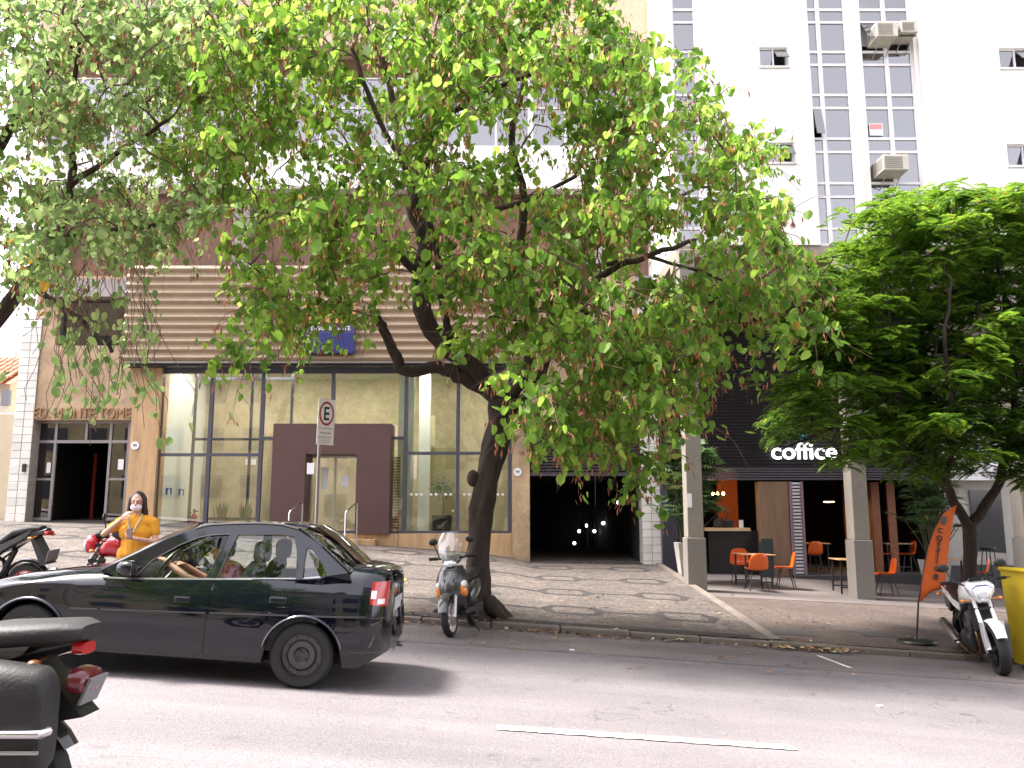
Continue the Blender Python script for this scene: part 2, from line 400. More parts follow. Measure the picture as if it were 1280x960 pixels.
xsl = sorted(set([-60, -40, -30, -24, -20, -16] + [a for a, b in ZFAC if a > -60] + [-11, -8, -2, -1.5, -.5, 1.2, 2, 3]))
ysl = [YK + .15, 13.5, 15, 17, 19, 21, YF + 6]
pave = tag(sheet('pavement', xsl, ysl, zpav, MOSA), kind='structure')
xsr = [XS + .001, 5, 6.6, 8, 9.4, 11, 13.7, 20, 40, 60]
cpav = tag(sheet('cafe_pavement', xsr, [YK + .15, 13.5, 15, 17.6], zpav, PAVB), kind='structure')
tag(sheet('cafe_terrace', xsr, [17.6, 19, 21, YF + 1], zpav, mat('terrace_concrete', (.125,.105,.10), .75, var=.22, scale=.8, bump=.2, dirt=((.12,.10,.095), 1.2, .48, .8)), .006), kind='structure')
# step between the two pavings
st = MB(); n0 = 10
for i in range(n0 + 1):
    y = YK + .16 + (YF - YK - .3) * i / n0; a = zpav(XS, y)
    st.v += [(XS - .10, y, a - .3), (XS - .10, y, a + .012), (XS + .06, y, a + .012), (XS + .06, y, a - .5)]
    if i: st.f += [(4*i-4+j, 4*i-4+(j+1) % 4, 4*i+(j+1) % 4, 4*i+j) for j in range(4)]
tag(st.build('pavement_edge', KERB), kind='structure')
# dark stone motifs of the mosaic
def motif(cx, cy, par):
    m = MB(); Z = lambda x, y: zpav(x, y) + .005
    o_ = [(.56,0),(.36,.43),(-.36,.43),(-.56,0),(-.36,-.43),(.36,-.43)]
    i_ = [(.36,.0),(.30,.31),(-.30,.31),(-.36,0),(-.30,-.31),(.30,-.31)]
    vs = [(cx+x, cy+y, Z(cx+x, cy+y)) for x, y in o_ + i_]
    m.add(vs, [(k, (k+1) % 6, 6+(k+1) % 6, 6+k) for k in range(6)])
    n = 4; xs_ = [cx + .54 + (1.84 - 1.08) * t / n for t in range(n+1)]
    if xs_[-1] < XS - .15:
        for s in range(n):
            a, b = xs_[s], xs_[s+1]
            m.add([(a, cy-.045, Z(a, cy-.045)), (b, cy-.045, Z(b, cy-.045)), (b, cy+.045, Z(b, cy+.045)), (a, cy+.045, Z(a, cy+.045))], [(0,1,2,3)])
    return m.build('mosaic_motif', MOSD, par)
for r in range(4):
    for c in range(-8, 2): motif(1.0 + 1.84*c, 14.15 + 2.25*r, pave)
for r in range(2):                                     # dark line that runs along the kerb
    m = MB(); xs_ = [-16 + .5*i for i in range(40)]
    for a, b in zip(xs_, xs_[1:]):
        y0, y1 = YK + .2 + r*.0, YK + .42
        if r == 0 and b < XS: m.add([(a, y0, zpav(a, y0)+.005), (b, y0, zpav(b, y0)+.005), (b, y1, zpav(b, y1)+.005), (a, y1, zpav(a, y1)+.005)], [(0,1,2,3)])
    if m.f: m.build('mosaic_border', MOSD, pave)
# iron covers and the yellow hydrant cover in the paving
IRON = mat('cast_iron', (.05,.046,.046), .7, var=.2, scale=14, bump=.3)
def cover(x0, x1, y0, y1, par, m, nm, dz=.007):
    b = MB(); pts = [(x0,y0),(x1,y0),(x1,y1),(x0,y1)]
    b.add([(x, y, zpav(x, y) + dz) for x, y in pts] + [(x, y, zpav(x, y) - .02) for x, y in pts], [(0,1,2,3),(0,4,5,1),(1,5,6,2),(2,6,7,3),(3,7,4,0)])
    return b.build(nm, m, par)
cover(3.95, 4.62, 13.15, 13.75, cpav, IRON, 'manhole_cover'); cover(5.5, 6.1, 13.55, 14.05, cpav, IRON, 'manhole_cover')
cover(-.75, -.2, 15.3, 15.6, pave, IRON, 'manhole_cover')
YEL = mat('yellow_paint', (.62,.46,.03), .6, var=.15, scale=6); RED = mat('red_paint', (.40,.035,.03), .45, var=.1)
cover(-2.42, -2.0, 15.75, 16.35, pave, YEL, 'hydrant_frame', .009); cover(-2.36, -2.12, 15.85, 16.25, pave, RED, 'hydrant_cover', .014)

# ------------------------------------------------------------ office building with the bank (left and middle)
def rect(px0, px1, py0, py1, Y):
    a = P(px0, (py0+py1)/2, Y); b = P(px1, (py0+py1)/2, Y); return a.x, b.x, ZY(py1, Y), ZY(py0, Y)
def pbox(mb, px0, px1, py0, py1, Y0, Y1, xr=None):
    x0, x1, z0, z1 = rect(px0, px1, py0, py1, Y0)
    if xr: x0, x1 = xr
    mb.box(x0, Y0, z0, x1, Y1, z1); return x0, x1, z0, z1
XX = lambda px, py=560: P(px, py, YF).x               # facade x of a photo column at a given row
xa, xb, xc, xd, xe, xf_ = XX(15), XX(40), XX(162), XX(197), XX(640), XX(662)
xg, xh = XX(802, 640), XX(826, 640)
office = thing('office_building', 'beige stone office building with corrugated band above a glass bank front', 'building', (XX(400), YF, .6))
def op(mb, nm, m, par=None, **k): return mb.build(nm, m, par or office, world=(par is None), **k)
zb0 = .2
ztop = ZY(-330, YF)
Zd = lambda py: ZY(py, YF)
# stone walls round the left doorway (door rows 525..649)
m = MB(); m.box(xb, YF, Zd(525), xc, YF+.35, Zd(432)); m.box(xb, YF, Zd(432), XX(72, 400), YF+.35, Zd(372)); m.box(XX(156, 400), YF, Zd(432), xc, YF+.35, Zd(372)); m.box(xb, YF, Zd(372), xc, YF+.35, Zd(345))
op(m, 'stone_wall', STONE)
m = MB(); m.box(xc+.003, YF-.02, 1.0, xd, YF+.5, Zd(457)); op(m, 'stone_pillar', STONE2)
m = MB(); m.box(xc+.003, YF-.01, Zd(457), xd, YF+.5, Zd(345)); op(m, 'stone_wall', STONE)
m = MB(); m.box(xe, YF-.02, .3, xf_, YF+.5, Zd(457)); op(m, 'stone_pillar', STONE)
m = MB(); m.box(xe, YF, Zd(530), xg, YF+.4, Zd(345)); op(m, 'stone_wall', STONE) if False else None
m = MB(); m.box(xf_+.003, YF+.02, Zd(528), xg, YF+.4, Zd(345)); op(m, 'stone_wall', STONE)
m = MB(); m.box(xe, YF+.004, Zd(457), xf_, YF+.42, Zd(345)); op(m, 'stone_wall', STONE)
# window over the doorway
wn = MB(); x0, x1 = XX(72, 400), XX(156, 400); z0, z1 = Zd(432), Zd(372)
wn.box(x0, YF+.2, z0, x0+.06, YF+.28, z1).box(x1-.06, YF+.2, z0, x1, YF+.28, z1).box(x0+.06, YF+.2, z0, x1-.06, YF+.28, z0+.05).box(x0+.06, YF+.2, z1-.05, x1-.06, YF+.28, z1)
fw = op(wn, 'window_frame', FRAME)
for k in range(2):
    q = MB(); wdt = (x1-x0-.12)/2; q.box(x0+.06+k*wdt+.01, YF+.235, z0+.05, x0+.06+(k+1)*wdt-.01, YF+.245, z1-.05); q.build('pane', GLASSD, fw)
m = MB(); m.box(x0, YF+1.2, z0-.3, x1, YF+1.25, z1+.3); op(m, 'room_wall', DARK)
m = MB(); m.box(XX(60, 350), YF-.12, Zd(372), xc, YF-.002, Zd(350)); op(m, 'lintel', CONC)
# tile pillars
def tiles(nm, x0, x1, zz0, zz1, th, rh, cols, bond=True):
    c = MB(); c.box(x0, YF-.03, zz0-.6, x1, YF+.5, zz1); core = op(c, nm, GROUT)
    w_ = (x1-x0)/cols; t0 = MB(); t0.box(-w_/2+.007, -.012, -rh/2+.007, w_/2-.007, 0, rh/2-.007); proto = None
    z = zz0; r = 0
    while z + rh < zz1 + .01:
        offs = [(k+.5)*w_ for k in range(cols)]
        for dx in offs:
            if proto is None: proto = t0.build('tile', TILE, core, bevel=.004, segs=1); o = proto
            else: o = copy_obj(proto, (0,0,0), core)
            o.location = (x0+dx, YF-.03+random.uniform(-.002,.002), z+rh/2); o.rotation_euler = (0, 0, random.uniform(-.006,.006))
        z += rh; r += 1
tiles('tile_pillar', xa, xb-.003, 1.46, Zd(398), 0, .21, 2)
tiles('tile_pillar', xg+.003, xh, .25, Zd(345), 0, .205, 2)
# corrugated band
x0, x1, z0, z1 = XX(166, 400), XX(655, 400), Zd(456), Zd(338)
m = MB(); nw = 12; pts = []
for i in range(nw*8+1):
    t = i/8; pts.append((YF - .50 + .045*math.cos(2*math.pi*t), z0 + (z1-z0)*i/(nw*8)))
for j in range(2): m.v += [((x0, x1)[j], y, z) for y, z in pts]
n = len(pts); m.f += [(i, i+1, n+i+1, n+i) for i in range(n-1)]
band = op(m, 'corrugated_band', CORR, smooth=60)
m = MB(); m.box(x0+.01, YF-.42, z0+.02, x1-.01, YF-.03, z1-.02); m.box(x0, YF-.42, z0-.10, x1, YF-.05, z0+.015); op(m, 'band_backing', DARK)
m = MB(); m.box(x0, YF-.53, z0-.045, x1, YF-.44, z0-.005); m.build('bottom_rail', FRAMEL, band)
# brown recessed wall over the band, white spandrel, windows, beige parapet
zw0, zw1, zw2, zw3 = Zd(345), Zd(232), Zd(182), Zd(95)
XL, XR = XX(40, 300), XX(842, 300)
m = MB(); m.box(XL, YF+.40, zw0+.004, XR, YF+.7, zw1); op(m, 'recessed_wall', BROWN)
m = MB(); m.box(XL, YF+.42, Zd(345)-.4, XR, YF+1.0, Zd(345)); op(m, 'roof_slab', CONC)
for px in (60, 290, 745):
    m = MB(); xx = XX(px, 290); m.box(xx, YF+.05, zw0+.006, xx+.45, YF+.395, zw1-.004); op(m, 'column', CONC)
nP = 9; wP = (XR-XL)/nP
for k in range(nP):
    m = MB(); m.box(XL+k*wP+.006, YF+.0, zw1+.004, XL+(k+1)*wP-.006, YF+.3, zw2); op(m, 'spandrel_panel', WHITE, bevel=.01)
m = MB(); m.box(XL, YF-.08, zw1-.12, XR, YF+.34, zw1); op(m, 'sill', WHITE)
for k in range(nP):
    a, b = XL+k*wP, XL+(k+1)*wP; f = MB(); z0, z1 = zw2+.004, zw3; yy0, yy1 = YF+.10, YF+.19
    f.box(a, yy0, z0, a+.075, yy1, z1).box(b-.075, yy0, z0, b, yy1, z1)
    mid = (a+b)/2; f.box(mid-.025, yy0, z0, mid+.025, yy1, z1)
    zt = z0 + (z1-z0)*.56
    f.box(a+.075, yy0+.002, zt-.022, b-.075, yy1-.002, zt+.022)
    f.box(a+.075, yy0+.002, z0, b-.075, yy1-.002, z0+.04).box(a+.075, yy0+.002, z1-.04, b-.075, yy1-.002, z1)
    fr = op(f, 'window_frame', FRAMEW)
    for (p0, p1) in ((a+.075, mid-.025), (mid+.025, b-.075)):
        for (q0, q1) in ((z0+.04, zt-.022), (zt+.022, z1-.04)):
            q = MB(); q.box(p0, YF+.14, q0, p1, YF+.15, q1); q.build('pane', TGLASS, fr)
            if random.random() < .5:
                bh = (q1-q0)*random.uniform(.4, 1.0); q = MB(); q.box(p0+.01, YF+.20, q1-bh, p1-.01, YF+.21, q1); q.build('blind', mat('blind_%d' % random.randint(0, 2), random.choice([(.55,.53,.52), (.38,.37,.42), (.20,.17,.22)]), .8), fr)
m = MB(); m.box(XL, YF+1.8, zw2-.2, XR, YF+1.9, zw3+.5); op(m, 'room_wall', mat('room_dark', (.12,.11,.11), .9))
m = MB(); m.box(XL, YF+.15, zw3+.002, XR, YF+.6, Zd(62)); op(m, 'lintel', BROWN)
zp0, zp1 = Zd(66), ZY(-60, YF)
for k in range(nP):
    m = MB(); m.box(XL+k*wP+.008, YF-.55, zp0, XL+(k+1)*wP-.008, YF+.10, zp1); op(m, 'parapet_panel', BEIGE, bevel=.012)
m = MB(); m.box(XL-.02, YF-.62, zp0-.14, XR, YF+.12, zp0-.004); op(m, 'ledge', BEIGE)
m = MB(); m.box(XL, YF+.12, zp0+.004, XR, YF+.5, ztop); m.box(XL, YF+.5, 0, XL+.3, YF+14, ztop); m.box(XL, YF+13.7, 0, XR, YF+14, ztop); op(m, 'upper_wall', BEIGE)
m = MB(); m.box(XL, YF+.1, ztop, XR, YF+14, ztop+.25); op(m, 'roof', CONC)
for k in range(nP):
    a = XL+k*wP; f = MB(); z0, z1 = ZY(-72, YF), ZY(-160, YF); f.box(a+.15, YF+.07, z0, a+wP-.15, YF+.118, z1); op(f, 'window', TGLASS)
# lettering over the left door
LET = mat('bronze_letters', (.34,.20,.10), .5, metal=.3, var=.15)
zl = Zd(523); op_w = (XX(163, 516) - XX(42, 516))
t = text_obj('lettering', 'ED. MONTE TOME', .42, .02, LET, Matrix.Translation((XX(42, 516), YF-.03, zl)) @ FACE, office, space=1.0)
wd = max(v.co.x for v in t.data.vertices) - min(v.co.x for v in t.data.vertices)
t.data.transform(Matrix.Translation((XX(42, 516), 0, 0)) @ Matrix.Diagonal((op_w/wd, 1, 1, 1)) @ Matrix.Translation((-XX(42, 516), 0, 0)))
# left door: frame, glass leaves, lobby
YD = YF + .3; D = lambda px: P(px, 590, YD).x; DZ = lambda py: ZY(py, YD)
dx = [D(38), D(66), D(135), D(158)]; zf0 = 1.5; zt0, zt1 = DZ(552), DZ(527)
f = MB(); t_ = .07
for x in dx: f.box(x-t_/2, YD, zf0, x+t_/2, YD+.08, zt1)
f.box(dx[0], YD+.004, zt0-.04, dx[3], YD+.076, zt0+.04); f.box(dx[0], YD+.004, zt1-.05, dx[3], YD+.076, zt1+.02)
f.box(D(104)-.03, YD+.006, zt0+.04, D(104)+.03, YD+.074, zt1-.05)
zm = DZ(599); f.box(dx[0]+.035, YD+.006, zm-.03, dx[1]-.035, YD+.074, zm+.03); f.box(dx[2]+.035, YD+.006, zm-.03, dx[3]-.035, YD+.074, zm+.03)
f.box(dx[0]+.035, YD+.006, zf0, dx[1]-.035, YD+.074, zf0+.08); f.box(dx[2]+.035, YD+.006, zf0, dx[3]-.035, YD+.074, zf0+.08)
df = op(f, 'door_frame', FRAMEL)
for a, b in ((0,1),(2,3)):
    for z0, z1 in ((zf0+.08, zm-.03), (zm+.03, zt0-.04)):
        q = MB(); q.box(dx[a]+.035, YD+.035, z0, dx[b]-.035, YD+.045, z1); q.build('pane', GLASSD, df)
for a, b in ((dx[0]+.035, dx[1]-.035), (dx[1]+.035, D(104)-.03), (D(104)+.03, dx[2]-.035), (dx[2]+.035, dx[3]-.035)):
    q = MB(); q.box(a, YD+.035, zt0+.04, b, YD+.045, zt1-.05); q.build('pane', GLASSD, df)
q = MB(); q.tube([(D(70), YD-.06, DZ(568)), (D(70), YD-.06, DZ(632))], .018); q.build('handle', CHROME, df)
PAPER = mat('paper', (.78,.78,.82), .8)
q = MB(); q.box(D(147), YD-.012, DZ(587), D(154), YD-.006, DZ(574)); q.build('notice', PAPER, df)
q = MB(); q.box(D(58), YD-.012, DZ(591), D(63), YD-.006, DZ(578)); q.build('notice', PAPER, df)
l = MB(); x0, x1 = xb+.02, xc+.12
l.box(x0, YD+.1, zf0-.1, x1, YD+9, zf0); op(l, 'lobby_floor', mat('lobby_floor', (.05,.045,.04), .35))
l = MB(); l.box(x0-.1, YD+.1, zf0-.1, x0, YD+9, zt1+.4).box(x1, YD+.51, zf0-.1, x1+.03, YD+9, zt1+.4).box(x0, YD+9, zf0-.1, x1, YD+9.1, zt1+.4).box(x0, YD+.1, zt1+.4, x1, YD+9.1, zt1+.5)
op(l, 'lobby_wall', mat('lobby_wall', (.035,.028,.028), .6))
l = MB(); l.box(D(70), YD+2, zf0, D(74), YD+2.06, DZ(560)); op(l, 'red_panel', RED)
# bank glass front
bt = .10
V = lambda px, py=560: P(px, py, YF).x
zg0, zg1 = Zd(666), Zd(463)
vx = [V(195), V(259), V(324), V(506), V(572), V(637)]
f = MB()
for x in vx: f.box(x-bt/2, YF+.10, zg0, x+bt/2, YF+.22, zg1)
xm = V(415, 500); f.box(xm-bt/2, YF+.10, Zd(529), xm+bt/2, YF+.22, zg1)
f.box(vx[0], YF+.104, zg1-.06, vx[-1], YF+.216, zg1+.12); f.box(vx[0], YF+.104, zg0-.05, vx[-1], YF+.216, zg0+.05)
zr1 = Zd(568); f.box(vx[0], YF+.104, zr1-.04, vx[2], YF+.216, zr1+.04); f.box(vx[3], YF+.104, zr1+.0, vx[5], YF+.216, zr1+.08)
zr2 = Zd(547); f.box(vx[2], YF+.104, zr2-.04, V(342), YF+.216, zr2+.04); f.box(V(489), YF+.104, zr2-.04, vx[3], YF+.216, zr2+.04)
bf = op(f, 'shopfront_frame', FRAME)
def gpane(x0, x1, z0, z1, nm='glass_pane', y=YF+.155): q = MB(); q.box(x0, y, z0, x1, y+.008, z1); return q.build(nm, GLASS, bf)
for a, b, zz in ((0,1,zr1),(1,2,zr1),(3,4,zr1+.04),(4,5,zr1+.04)):
    gpane(vx[a]+bt/2, vx[b]-bt/2, zg0+.05, zz-.04); gpane(vx[a]+bt/2, vx[b]-bt/2, zz+.04, zg1-.06)
zp = Zd(530)
gpane(vx[2]+bt/2, xm-bt/2, zp, zg1-.06); gpane(xm+bt/2, vx[3]-bt/2, zp, zg1-.06)
gpane(vx[2]+bt/2, V(341), zg0+.05, zr2-.04); gpane(V(490), vx[3]-bt/2, zg0+.05, zr2-.04)
WDOT = mat('frosted_dots', (.75,.76,.74), .7)
for a, b in ((3,4),(4,5)):                               # row of frosted squares on the glass
    n = 9; q = MB()
    for k in range(n):
        if k in (3, 6): continue
        x = vx[a]+.12+(vx[b]-vx[a]-.24)*(k+.5)/n; q.box(x-.035, YF+.150, Zd(619), x+.035, YF+.153, Zd(619)+.05)
    q.build('frosted_dots', WDOT, bf)
# portal
px0, px1, dx0, dx1 = V(342), V(489), V(384), V(447); zd1 = Zd(568)
f = MB(); yp0, yp1 = YF-.12, YF+.60
f.box(px0, yp0, zg0-.04, dx0, yp1, zp).box(dx1, yp0, zg0-.04, px1, yp1, zp).box(dx0, yp0+.002, zd1, dx1, yp1-.002, zp)
por = op(f, 'portal', PORTAL, bevel=.008)
q = MB(); xm2 = (dx0+dx1)/2; yd = YF+.45
q.box(dx0+.005, yd, zg0, dx0+.05, yd+.05, zd1-.005).box(dx1-.05, yd, zg0, dx1-.005, yd+.05, zd1-.005).box(xm2-.03, yd, zg0, xm2+.03, yd+.05, zd1-.06).box(dx0+.05, yd, zd1-.06, dx1-.05, yd+.05, zd1-.005)
dr = q.build('door_frame', mat('alu', (.45,.44,.38), .4, metal=.6), por)
for a, b in ((dx0+.05, xm2-.03), (xm2+.03, dx1-.05)):
    q = MB(); q.box(a, yd+.02, zg0, b, yd+.028, zd1-.06); q.build('door_pane', GLASS, por)
for a, py in ((386, 586), (398, 590), (398, 604), (424, 600)):
    q = MB(); xx = V(a); q.box(xx, yd+.002 if a > 390 else YF-.128, Zd(py+7), xx+.19, yd+.008 if a > 390 else YF-.122, Zd(py-7)); q.build('notice', PAPER, por)
q = MB()
for k in range(26):
    z = zg0 + .1 + k*.075; q.box(V(489)+.02, YF+.40, z, V(498), YF+.46, z+.05)
tag(op(q, 'slatted_screen', mat('terracotta_slat', (.28,.12,.07), .7, var=.2, scale=9)), kind='stuff')
# lobby behind the glass
lx0, lx1 = vx[0]+.02, xe-.03; lyb = YF+3.4
l = MB(); l.box(lx0, YF+.23, zg0-.1, lx1, lyb, zg0-.02); op(l, 'bank_floor', INFLOOR)
l = MB(); l.box(lx0, lyb, zg0-.1, lx1, lyb+.1, zg1+.3); op(l, 'bank_back_wall', INWALL)
l = MB(); l.box(lx0-.06, YF+.52, zg0-.1, lx0, lyb, zg1+.3); op(l, 'bank_side_wall', INWHITE)
l = MB(); l.box(lx1, YF+.52, zg0-.1, lx1+.06, lyb, zg1+.3); op(l, 'bank_side_wall', mat('green_wall', (.42,.52,.40), .7, var=.08))
l = MB(); l.box(lx0, YF+.23, zg1+.3, lx1, lyb, zg1+.4); op(l, 'bank_ceiling', INCEIL)
LFILL = mat('lobby_fill_glow', (1,1,1), .5, emit=(1,.95,.84), estr=6.5)  # glowing panels added out of sight to brighten the lobby
for k in range(5):
    q = MB(); xx = lx0 + (lx1-lx0)*(k+.5)/5; q.box(xx-.55, YF+1.2, zg1+.27, xx+.55, YF+1.8, zg1+.298); op(q, 'lobby_fill_panel', LFILL)
f = MB(); yy = YF+1.5                                     # added bars imitating frame lines mirrored in the glass
for p in (214, 290, 344): f.box(V(p)-.035, yy, zg0, V(p)+.035, yy+.07, zg1+.25)
zi = ZY(549, yy); f.box(V(214), yy+.003, zi-.035, V(344), yy+.067, zi+.035); f.box(V(214), yy+.003, zg1-.02, V(344), yy+.067, zg1+.06)
op(f, 'mirrored_frame', FRAME)
for a, b in ((-.5, 1.0),):
    f = MB(); f.box(V(513), YF+2.0, zg0, V(528), YF+2.2, zg1+.3); op(f, 'inner_pillar', INWHITE)
    f = MB(); f.box(V(528), YF+2.3, zg0, V(562), YF+2.36, ZY(560, YF+2.3)); op(f, 'inner_door', mat('inner_door', (.33,.27,.14), .6, var=.1))
    f = MB(); f.box(V(490)+.03, YF+.9, zg0, V(512), YF+.96, zg1+.3); op(f, 'white_panel', INWHITE)
# plinth blocks under the glass, steps at the portal
xs_ = [vx[0]-.05, V(262), V(330), V(400), V(468), V(500), V(570), xe]
for a, b in zip(xs_, xs_[1:]):
    f = MB(); f.box(a+.004, YF-.03, .45, b-.004, YF+.226, Zd(667)); op(f, 'plinth_block', STONE2, bevel=.01)
f = MB(); f.box(V(372), YF-.36, .5, V(474), YF-.034, Zd(674)); op(f, 'step', STONE2, bevel=.012)
# wall plates with the number, and the small entry phone
for px, py in ((169, 557), (647, 590)):
    c = P(px, py, YF-.03); q = MB(); q.lathe([(.001,-.012),(.11,-.012),(.11,.006),(.001,.006)], (c.x, YF-.035, c.z), 'y', 20); pl = op(q, 'number_plate', PAPER)
    text_obj('number', '99', .11, .002, BLACK, Matrix.Translation((c.x, YF-.052, c.z-.035)) @ FACE, pl, world=False, align='CENTER')
q = MB(); q.box(XX(30,585), YF-.10, Zd(590), XX(34,585), YF-.043, Zd(580)); op(q, 'entry_phone', BLACK)
# garage: louvre over a dark opening
zgo, zl1 = Zd(592), Zd(528)
q = MB(); n = 17
for k in range(n):
    z = zgo + (zl1-zgo)*(k+.5)/n; a = [(YF+.02, z-.03), (YF+.03, z-.045), (YF+.12, z+.02), (YF+.11, z+.035)]; q.prism(a, xf_+.01, xg-.01, 'x')
tag(op(q, 'louvre_slats', LOUV), kind='stuff')
q = MB(); q.box(xf_+.01, YF+.13, zgo, xg-.01, YF+.16, zl1); q.box(xf_+.01, YF, zgo-.06, xg-.01, YF+.15, zgo-.001)
for k in (1, 2): q.box(xf_+(xg-xf_)*k/3-.015, YF-.002, zgo, xf_+(xg-xf_)*k/3+.015, YF+.02, zl1)
op(q, 'louvre_frame', LOUV)
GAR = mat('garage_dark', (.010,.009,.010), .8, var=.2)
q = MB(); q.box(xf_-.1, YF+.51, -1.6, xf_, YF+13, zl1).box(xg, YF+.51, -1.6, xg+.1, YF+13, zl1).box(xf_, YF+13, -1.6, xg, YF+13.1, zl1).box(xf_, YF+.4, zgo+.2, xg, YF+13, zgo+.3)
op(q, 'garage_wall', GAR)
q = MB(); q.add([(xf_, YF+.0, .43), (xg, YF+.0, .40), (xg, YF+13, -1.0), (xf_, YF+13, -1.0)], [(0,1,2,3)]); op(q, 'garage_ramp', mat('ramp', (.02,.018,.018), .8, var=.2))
LAMPW = mat('lamp_white', (1,1,1), .4, emit=(1,.98,.95), estr=1.3)
for px, py, Y in ((773, 628, YF+5), (754, 654, YF+9), (743, 664, YF+11), (724, 664, YF+11.5), (733, 657, YF+12.6), (718, 679, YF+12)):
    c = P(px, py, Y); q = MB(); q.ball(c, 0.06 if Y < YF+6 else .065, 10, 6)
    lo = q.build('wall_lamp', LAMPW, None, smooth=60); tag(lo, 'small round white lamp glowing inside the dark garage', 'lamp', 'lamps inside the dark garage')
    pt = c
for k in range(3):
    q = MB(); xx = P(726+12*k, 660, YF+10).x; q.box(xx, YF+10+k, -1.2, xx+.18, YF+10.2+k, 1.7); op(q, 'garage_column', mat('garage_grey', (.05,.048,.046), .8))
q = MB(); q.box(P(780,650,YF+4).x, YF+4, -.5, P(784,650,YF+4).x, YF+4.2, 2.3); op(q, 'garage_column', mat('garage_grey', (.05,.048,.046), .8))
# blue sign on the band
sx0, sx1, sz0, sz1 = V(386, 430), V(449, 430), ZY(442, YF-.6), ZY(416, YF-.6)
BLUE = mat('sign_blue', (.022,.028,.15), .35, var=.05); ORA = mat('sign_orange', (.50,.24,.08), .45)
q = MB(); q.box(sx0, YF-.68, sz0, sx1, YF-.55, sz1); sg = op(q, 'sign_box', BLUE, bevel=.01)
q = MB(); q.box(sx0, YF-.66, sz1+.006, sx1, YF-.55, ZY(405, YF-.6)); q.build('sign_strip', mat('sign_dark', (.05,.035,.09), .4), sg)
q = MB(); q.box(sx0, YF-.67, ZY(405, YF-.6)+.006, sx1, YF-.55, ZY(380, YF-.6)); q.build('sign_panel', ORA, sg)
t = text_obj('lettering', 'PERSONNALITE', .165, .004, PAPER, Matrix.Translation(((sx0+sx1)/2, YF-.668, sz1+.055)) @ FACE, sg, world=False, align='CENTER')
# security camera, access signs on the white return wall
c = P(212, 549, YF+.1); q = MB(); q.ball((lx0+.10, YF+.62, c.z), .07, 10, 6); q.box(lx0+.001, YF+.58, c.z-.03, lx0+.08, YF+.66, c.z+.03); op(q, 'security_camera', PAPER)
BL2 = mat('access_blue', (.03,.10,.36), .5)
for k in range(2):
    c = P(216+9*k, 614, YF+.9); q = MB(); q.box(lx0+.001, YF+.75+.9*k, c.z-.09, lx0+.012, YF+1.15+.9*k, c.z+.09); ac = op(q, 'access_sign', BL2)
    q = MB(); yy = YF+.95+.9*k; q.ball((lx0+.016, yy, c.z+.055), (.004,.05,.022), 8, 5); q.lathe([(.001,0),(.09,0),(.09,.004),(.001,.004)], (lx0+.013, yy, c.z-.03), 'x', 12); q.build('pictogram', PAPER, ac)

# ------------------------------------------------------------ neighbour's wall, house and roof at the far left
LB = mat('cream_wall', (.55,.47,.34), .8, var=.1, scale=1)
q = MB(); q.box(XX(-260), YF+.3, .6, xa-.01, YF+.6, Zd(515)); tag(q.build('garden_wall', LB, bevel=.02), 'cream rendered garden wall beside the white tiled pillar', 'wall')
hou = thing('neighbour_house', 'pale low house with red clay tile roof behind the cream wall', 'house', (XX(-60), YF+6, 1.6))
Yh = YF+6; hx0, hx1 = P(-320, 500, Yh).x, P(22, 500, Yh).x; hz = ZY(470, Yh)
q = MB(); q.box(hx0, Yh, 1.2, hx1-.3, Yh+6, hz); q.build('wall', mat('pale_wall', (.6,.55,.5), .8, var=.1), hou, world=True)
CLAY = mat('clay_tile', (.38,.13,.075), .8, var=.25, scale=4, orand=.25)
def rooftiles(par, x0, x1, y0, zlow, zhigh, dep, rows):
    rf = MB(); rf.add([(x0,y0,zlow-.05),(x1,y0,zlow-.05),(x1,y0+dep,zhigh-.05),(x0,y0+dep,zhigh-.05)], [(0,1,2,3)]); r0 = rf.build('roof', CLAY, par, world=True)
    tp = MB(); n = 6
    rs = [[(.10*math.cos(math.pi*j/n)*k, s*.42, .06*math.sin(math.pi*j/n)*k) for j in range(n+1)] for s, k in ((0, 1), (1, .85))]
    tp.rings(rs, False, False); pr = None; sl_ = math.atan2(zhigh-zlow, dep); L_ = math.hypot(dep, zhigh-zlow)
    nx = int((x1-x0)/.22); 
    for r in range(rows):
        for c in range(nx):
            t = r*.38/L_
            if t > .95: break
            loc = (x0+.11+c*.22, y0-.05+dep*t, zlow+(zhigh-zlow)*t+.01)
            if loc[0] < x1 - 3.2: continue
            if pr is None: pr = tp.build('roof_tile', CLAY, r0, smooth=60); o = pr
            else: o = copy_obj(pr, loc, r0)
            o.location = loc; o.rotation_euler = (sl_, 0, random.uniform(-.03,.03))
rooftiles(hou, hx0-.3, hx1, Yh-.5, ZY(478, Yh-.5), ZY(440, Yh+2), 2.6, 6)
q = MB(); q.box(P(2,500,Yh).x, Yh-.03, ZY(507,Yh), P(14,500,Yh).x, Yh-.003, ZY(488,Yh)); q.build('window', GLASSD, hou, world=True)

# ------------------------------------------------------------ white tower with the café
YT = 18.9
tower = thing('tower_block', 'white tower block on square columns with vertical window strips over the cafe', 'building', (9, YT, 0))
def tp(mb, nm, m, par=None, **k): return mb.build(nm, m, par or tower, world=(par is None), **k)
TX = lambda px, py=150: P(px, py, YT).x
TZ = lambda py: ZY(py, YT)
zt0, zt9 = TZ(306), TZ(-420)
yb = YT + 18
SW = [(TX(841, 60), TX(871, 60)), (TX(1011, 60), TX(1061, 60)), (TX(1077, 60), TX(1142, 60))]
x9 = TX(1620)
xL = TX(838, 60)
per = TZ(62) - TZ(116)                                  # storey rhythm of the strips
